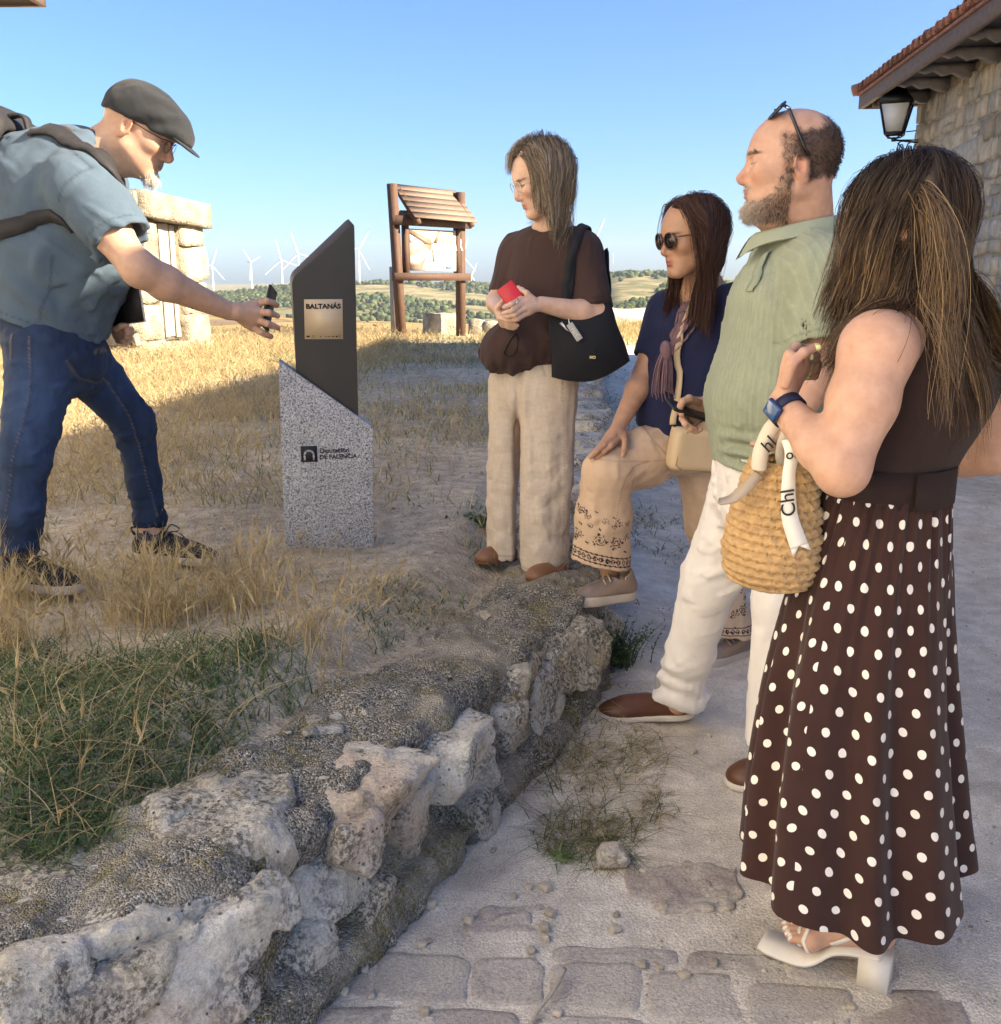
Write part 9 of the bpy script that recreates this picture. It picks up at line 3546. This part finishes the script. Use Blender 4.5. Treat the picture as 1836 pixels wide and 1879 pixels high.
	lift = 1.05 + .10 * np.sin(np.pi * tS)[None, :, None] * (.4 + .6 * g.random((n, 1, 1)))
	ctl = hd.T(cc + dirn * A([.098, .077, .087]) * lift)
	ctl[..., 2] -= (.010 * np.sin(np.pi * tS))[None]
	tone = g.random(n)
	c = lerp(A([.030, .020, .015]), A([.24, .15, .08]), (tone ** 1.6)[:, None])
	cols = lerp(root_c * 1.2, c[:, None, :], sstep(t, .15, .75))
	hair_obj("hair", ctl, root, cols, .0006, .0005, centre=hd.c)
	# tails falling from the clip
	n = 150
	rt = clip + g.normal(size=(n, 3)) * .008
	d0 = back[None] * .5 - hd.R[:, 2] * .5 + hd.R[:, 1] * .3 + g.normal(size=(n, 3)) * .12
	X, cl = grow_hair(hs, rt, d0, g.uniform(.25, .45, n), K, 1.0, .86, .012 + .03 * g.random(n), .009, 16, nclump=34, seed=57, relax=.3)
	tone = .6 * g.random(cl.max() + 1)[cl] + .4 * g.random(n)
	c = lerp(A([.06, .036, .022]), bl_c, (tone ** 2.4)[:, None])
	hair_obj("hair", X, root, np.repeat(c[:, None], K, 1), .0006, .0003, centre=hd.c)
	MB().tube([clip + A([-.012, -.004, .010]), clip + A([.012, -.006, -.010])], .0025, 6).mk("hair_clip", simple("clip_red", (.12, .03, .02), .3, 0, 3, 3, 0), root)
	hm = SDF().add(hd.e((-.018, 0, .040), (.100, .082, .087)), 0).add(hd.e((-.060, 0, -.04), (.052, .070, .10)), .04)
	hm.sub(hd.e((.115, 0, -.01), (.100, .10, .15)), .02)
	hm.disp = lambda p, d: .005 * fbm(p * A([1, 1, .3]), 60, 2)
	V, Q = surf(hm, .006)
	mk("hair_mass", V, Q, simple("hair_under_brown", (.045, .029, .020), .55, .2, 40, 200, .3), root)
	# ------------------------------------------------------------ straw basket on her arm
	bk = empty("straw_basket", P(1415, 960, 1.86), "chunky knitted straw basket bag with ribbon-wrapped handles on the arm of the woman in dots", "basket")
	nA, nZ = 300, 165
	b0, b1 = P(1408, 1072, 1.86), P(1432, 842, 1.86)
	ax = b1 - b0
	a = np.linspace(0, 2 * math.pi, nA, endpoint=False)
	side = nrm(A([1, .25, 0]))
	dep = A([-side[1], side[0], 0])
	V = []
	rows, cols_ = 15, 22
	for j in range(nZ):
		t = j / (nZ - 1)
		bul = np.interp(t, [0, .04, .12, .3, .6, .85, 1], [.55, .80, .95, 1.0, .90, .70, .58])
		rx, ry = .080 * bul, .105 * bul
		s_ = t * rows
		row = np.floor(s_)
		fr = s_ - row
		u_ = a / (2 * math.pi) * cols_ + .35 * (row % 2) + .18 * np.sin(row * 1.7)
		fc = u_ - np.floor(u_)
		# each stitch: a slanted twisted loop
		sl = np.abs(fc - .5) * 2
		prof = np.clip(1 - ((fr - .5 - .34 * (sl - .5)) / .50) ** 2, 0, 1) ** .6
		gap = np.clip(1 - (np.abs(fc - .5) / .06) ** 2, 0, 1) * np.clip(1 - ((fr - .15) / .3) ** 2, 0, 1)
		tw = .0016 * np.sin((fr * 2.2 + sl * 2.6) * 2 * math.pi)
		d = .0085 * prof - .010 * gap + tw * prof
		wob = .002 * np.sin(a * 5 + row * 2.1)
		c = b0 + ax * (t if t > .04 else t)
		x = (rx + d + wob) * np.cos(a)
		y = (ry + d + wob) * np.sin(a)
		V.append(c + x[:, None] * side + y[:, None] * dep)
	V.append(np.tile(b0 + A([0, 0, .004]), (1, 1)))
	V = np.concatenate(V)
	idx = np.arange(nZ * nA).reshape(nZ, nA)
	nx = np.roll(idx, -1, 1)
	F = np.stack([idx[:-1], nx[:-1], nx[1:], idx[1:]], -1).reshape(-1, 4)
	F = [list(f) for f in F] + [[int(nx[0, i]), int(idx[0, i]), nZ * nA] for i in range(nA)]
	col = np.tile(A([.50, .325, .16]), (len(V), 1)) * (1 + .12 * fbm(V, 40, 3))[:, None]
	k = 0
	dd = []
	o = mk("basket_body", V, F, simple("straw", None, .75, .18, 60, 260, .45, .002, sc=None), bk, col=col)
	ho = MB()
	mh = simple("ribbon_cream", (.62, .545, .44), .6, .08, 12, 200, .2, .001)
	for pts in ([P(1392, 862, 1.80), P(1398, 820, 1.80), P(1420, 780, 1.80), P(1452, 757, 1.80), P(1480, 764, 1.80), P(1496, 800, 1.78), P(1500, 850, 1.80)],
				[P(1442, 870, 1.90), P(1436, 830, 1.90), P(1448, 796, 1.88), P(1474, 772, 1.87), P(1498, 776, 1.86), P(1510, 820, 1.87), P(1505, 860, 1.90)]):
		p_ = spline(pts, 70)
		r_ = .0135 + .0016 * np.abs(np.sin(np.linspace(0, 16, 70)))
		Vt, Ft_ = tube_geo(p_, r_, 12)
		mk("handle", Vt, Ft_, mh, bk)
	# loose ribbon tail with printed letters
	rp = spline([P(1446, 806, 1.765), P(1452, 832, 1.752), P(1447, 870, 1.752), P(1446, 915, 1.748), P(1450, 955, 1.745), P(1466, 1002, 1.745)], 40)
	ns = np.tile(nrm(A([-.05, -1, .05])), (40, 1))
	wv = np.interp(np.linspace(0, 1, 40), [0, .2, .35, .6, 1], [.012, .012, .011, .013, .0165])
	V, F = ribbon(rp, ns, wv, .0009)
	rb = mk("ribbon", V, F, simple("ribbon_white", (.76, .73, .68), .6, .05, 12, 200, .1), bk)
	# notch at the ribbon end
	e = rp[-1]
	dn = nrm(rp[-1] - rp[-4])
	ac = nrm(np.cross(dn, ns[0]))
	for sg in (-1, 1):
		MB().prism([e - dn * .001, e + ac * sg * .0165 - dn * .001, e + ac * sg * .0165 + dn * .016, ], A([0, .0016, 0])).mk("ribbon_end", simple("ribbon_white", (.76, .73, .68), .6, .05, 12, 200, .1), rb)
	up = -nrm(rp[-5] - rp[18])
	text_on("Ch", .036, P(1449, 948, 1.742), up, np.cross(A([0, -1., 0]), up), M_INK, "lettering", rb, 'LEFT', .0002, .0002)
	text_on("l", .036, P(1446, 905, 1.744), up, np.cross(A([0, -1., 0]), up), M_INK, "lettering", rb, 'LEFT', .0002, .0002)
	u2 = nrm(P(1450, 826, 1.75) - P(1444, 846, 1.75))
	text_on("oé", .026, P(1441, 835, 1.748), A([1, 0, .05]), A([-.05, 0, 1]), M_INK, "lettering", rb, 'LEFT', .0002, .0002)
	text_on("hl", .034, P(1402, 825, 1.782), nrm(P(1425, 800, 1.78) - P(1400, 828, 1.78)), nrm(A([-.7, 0, .7])), M_INK, "lettering", rb, 'LEFT', .0002, .0002)
	# small strap tongue sticking out at the left
	V, F = ribbon(spline([P(1392, 868, 1.80), P(1372, 892, 1.79), P(1345, 914, 1.785), P(1322, 920, 1.785), P(1318, 918, 1.785)], 16), np.tile(A([.5, -.3, .8]), (16, 1)), .010, .0016)
	mk("strap_tongue", V, F, simple("tongue_leather", (.42, .34, .26), .6, .08, 12, 200, .2), bk)

build_woman_dots()
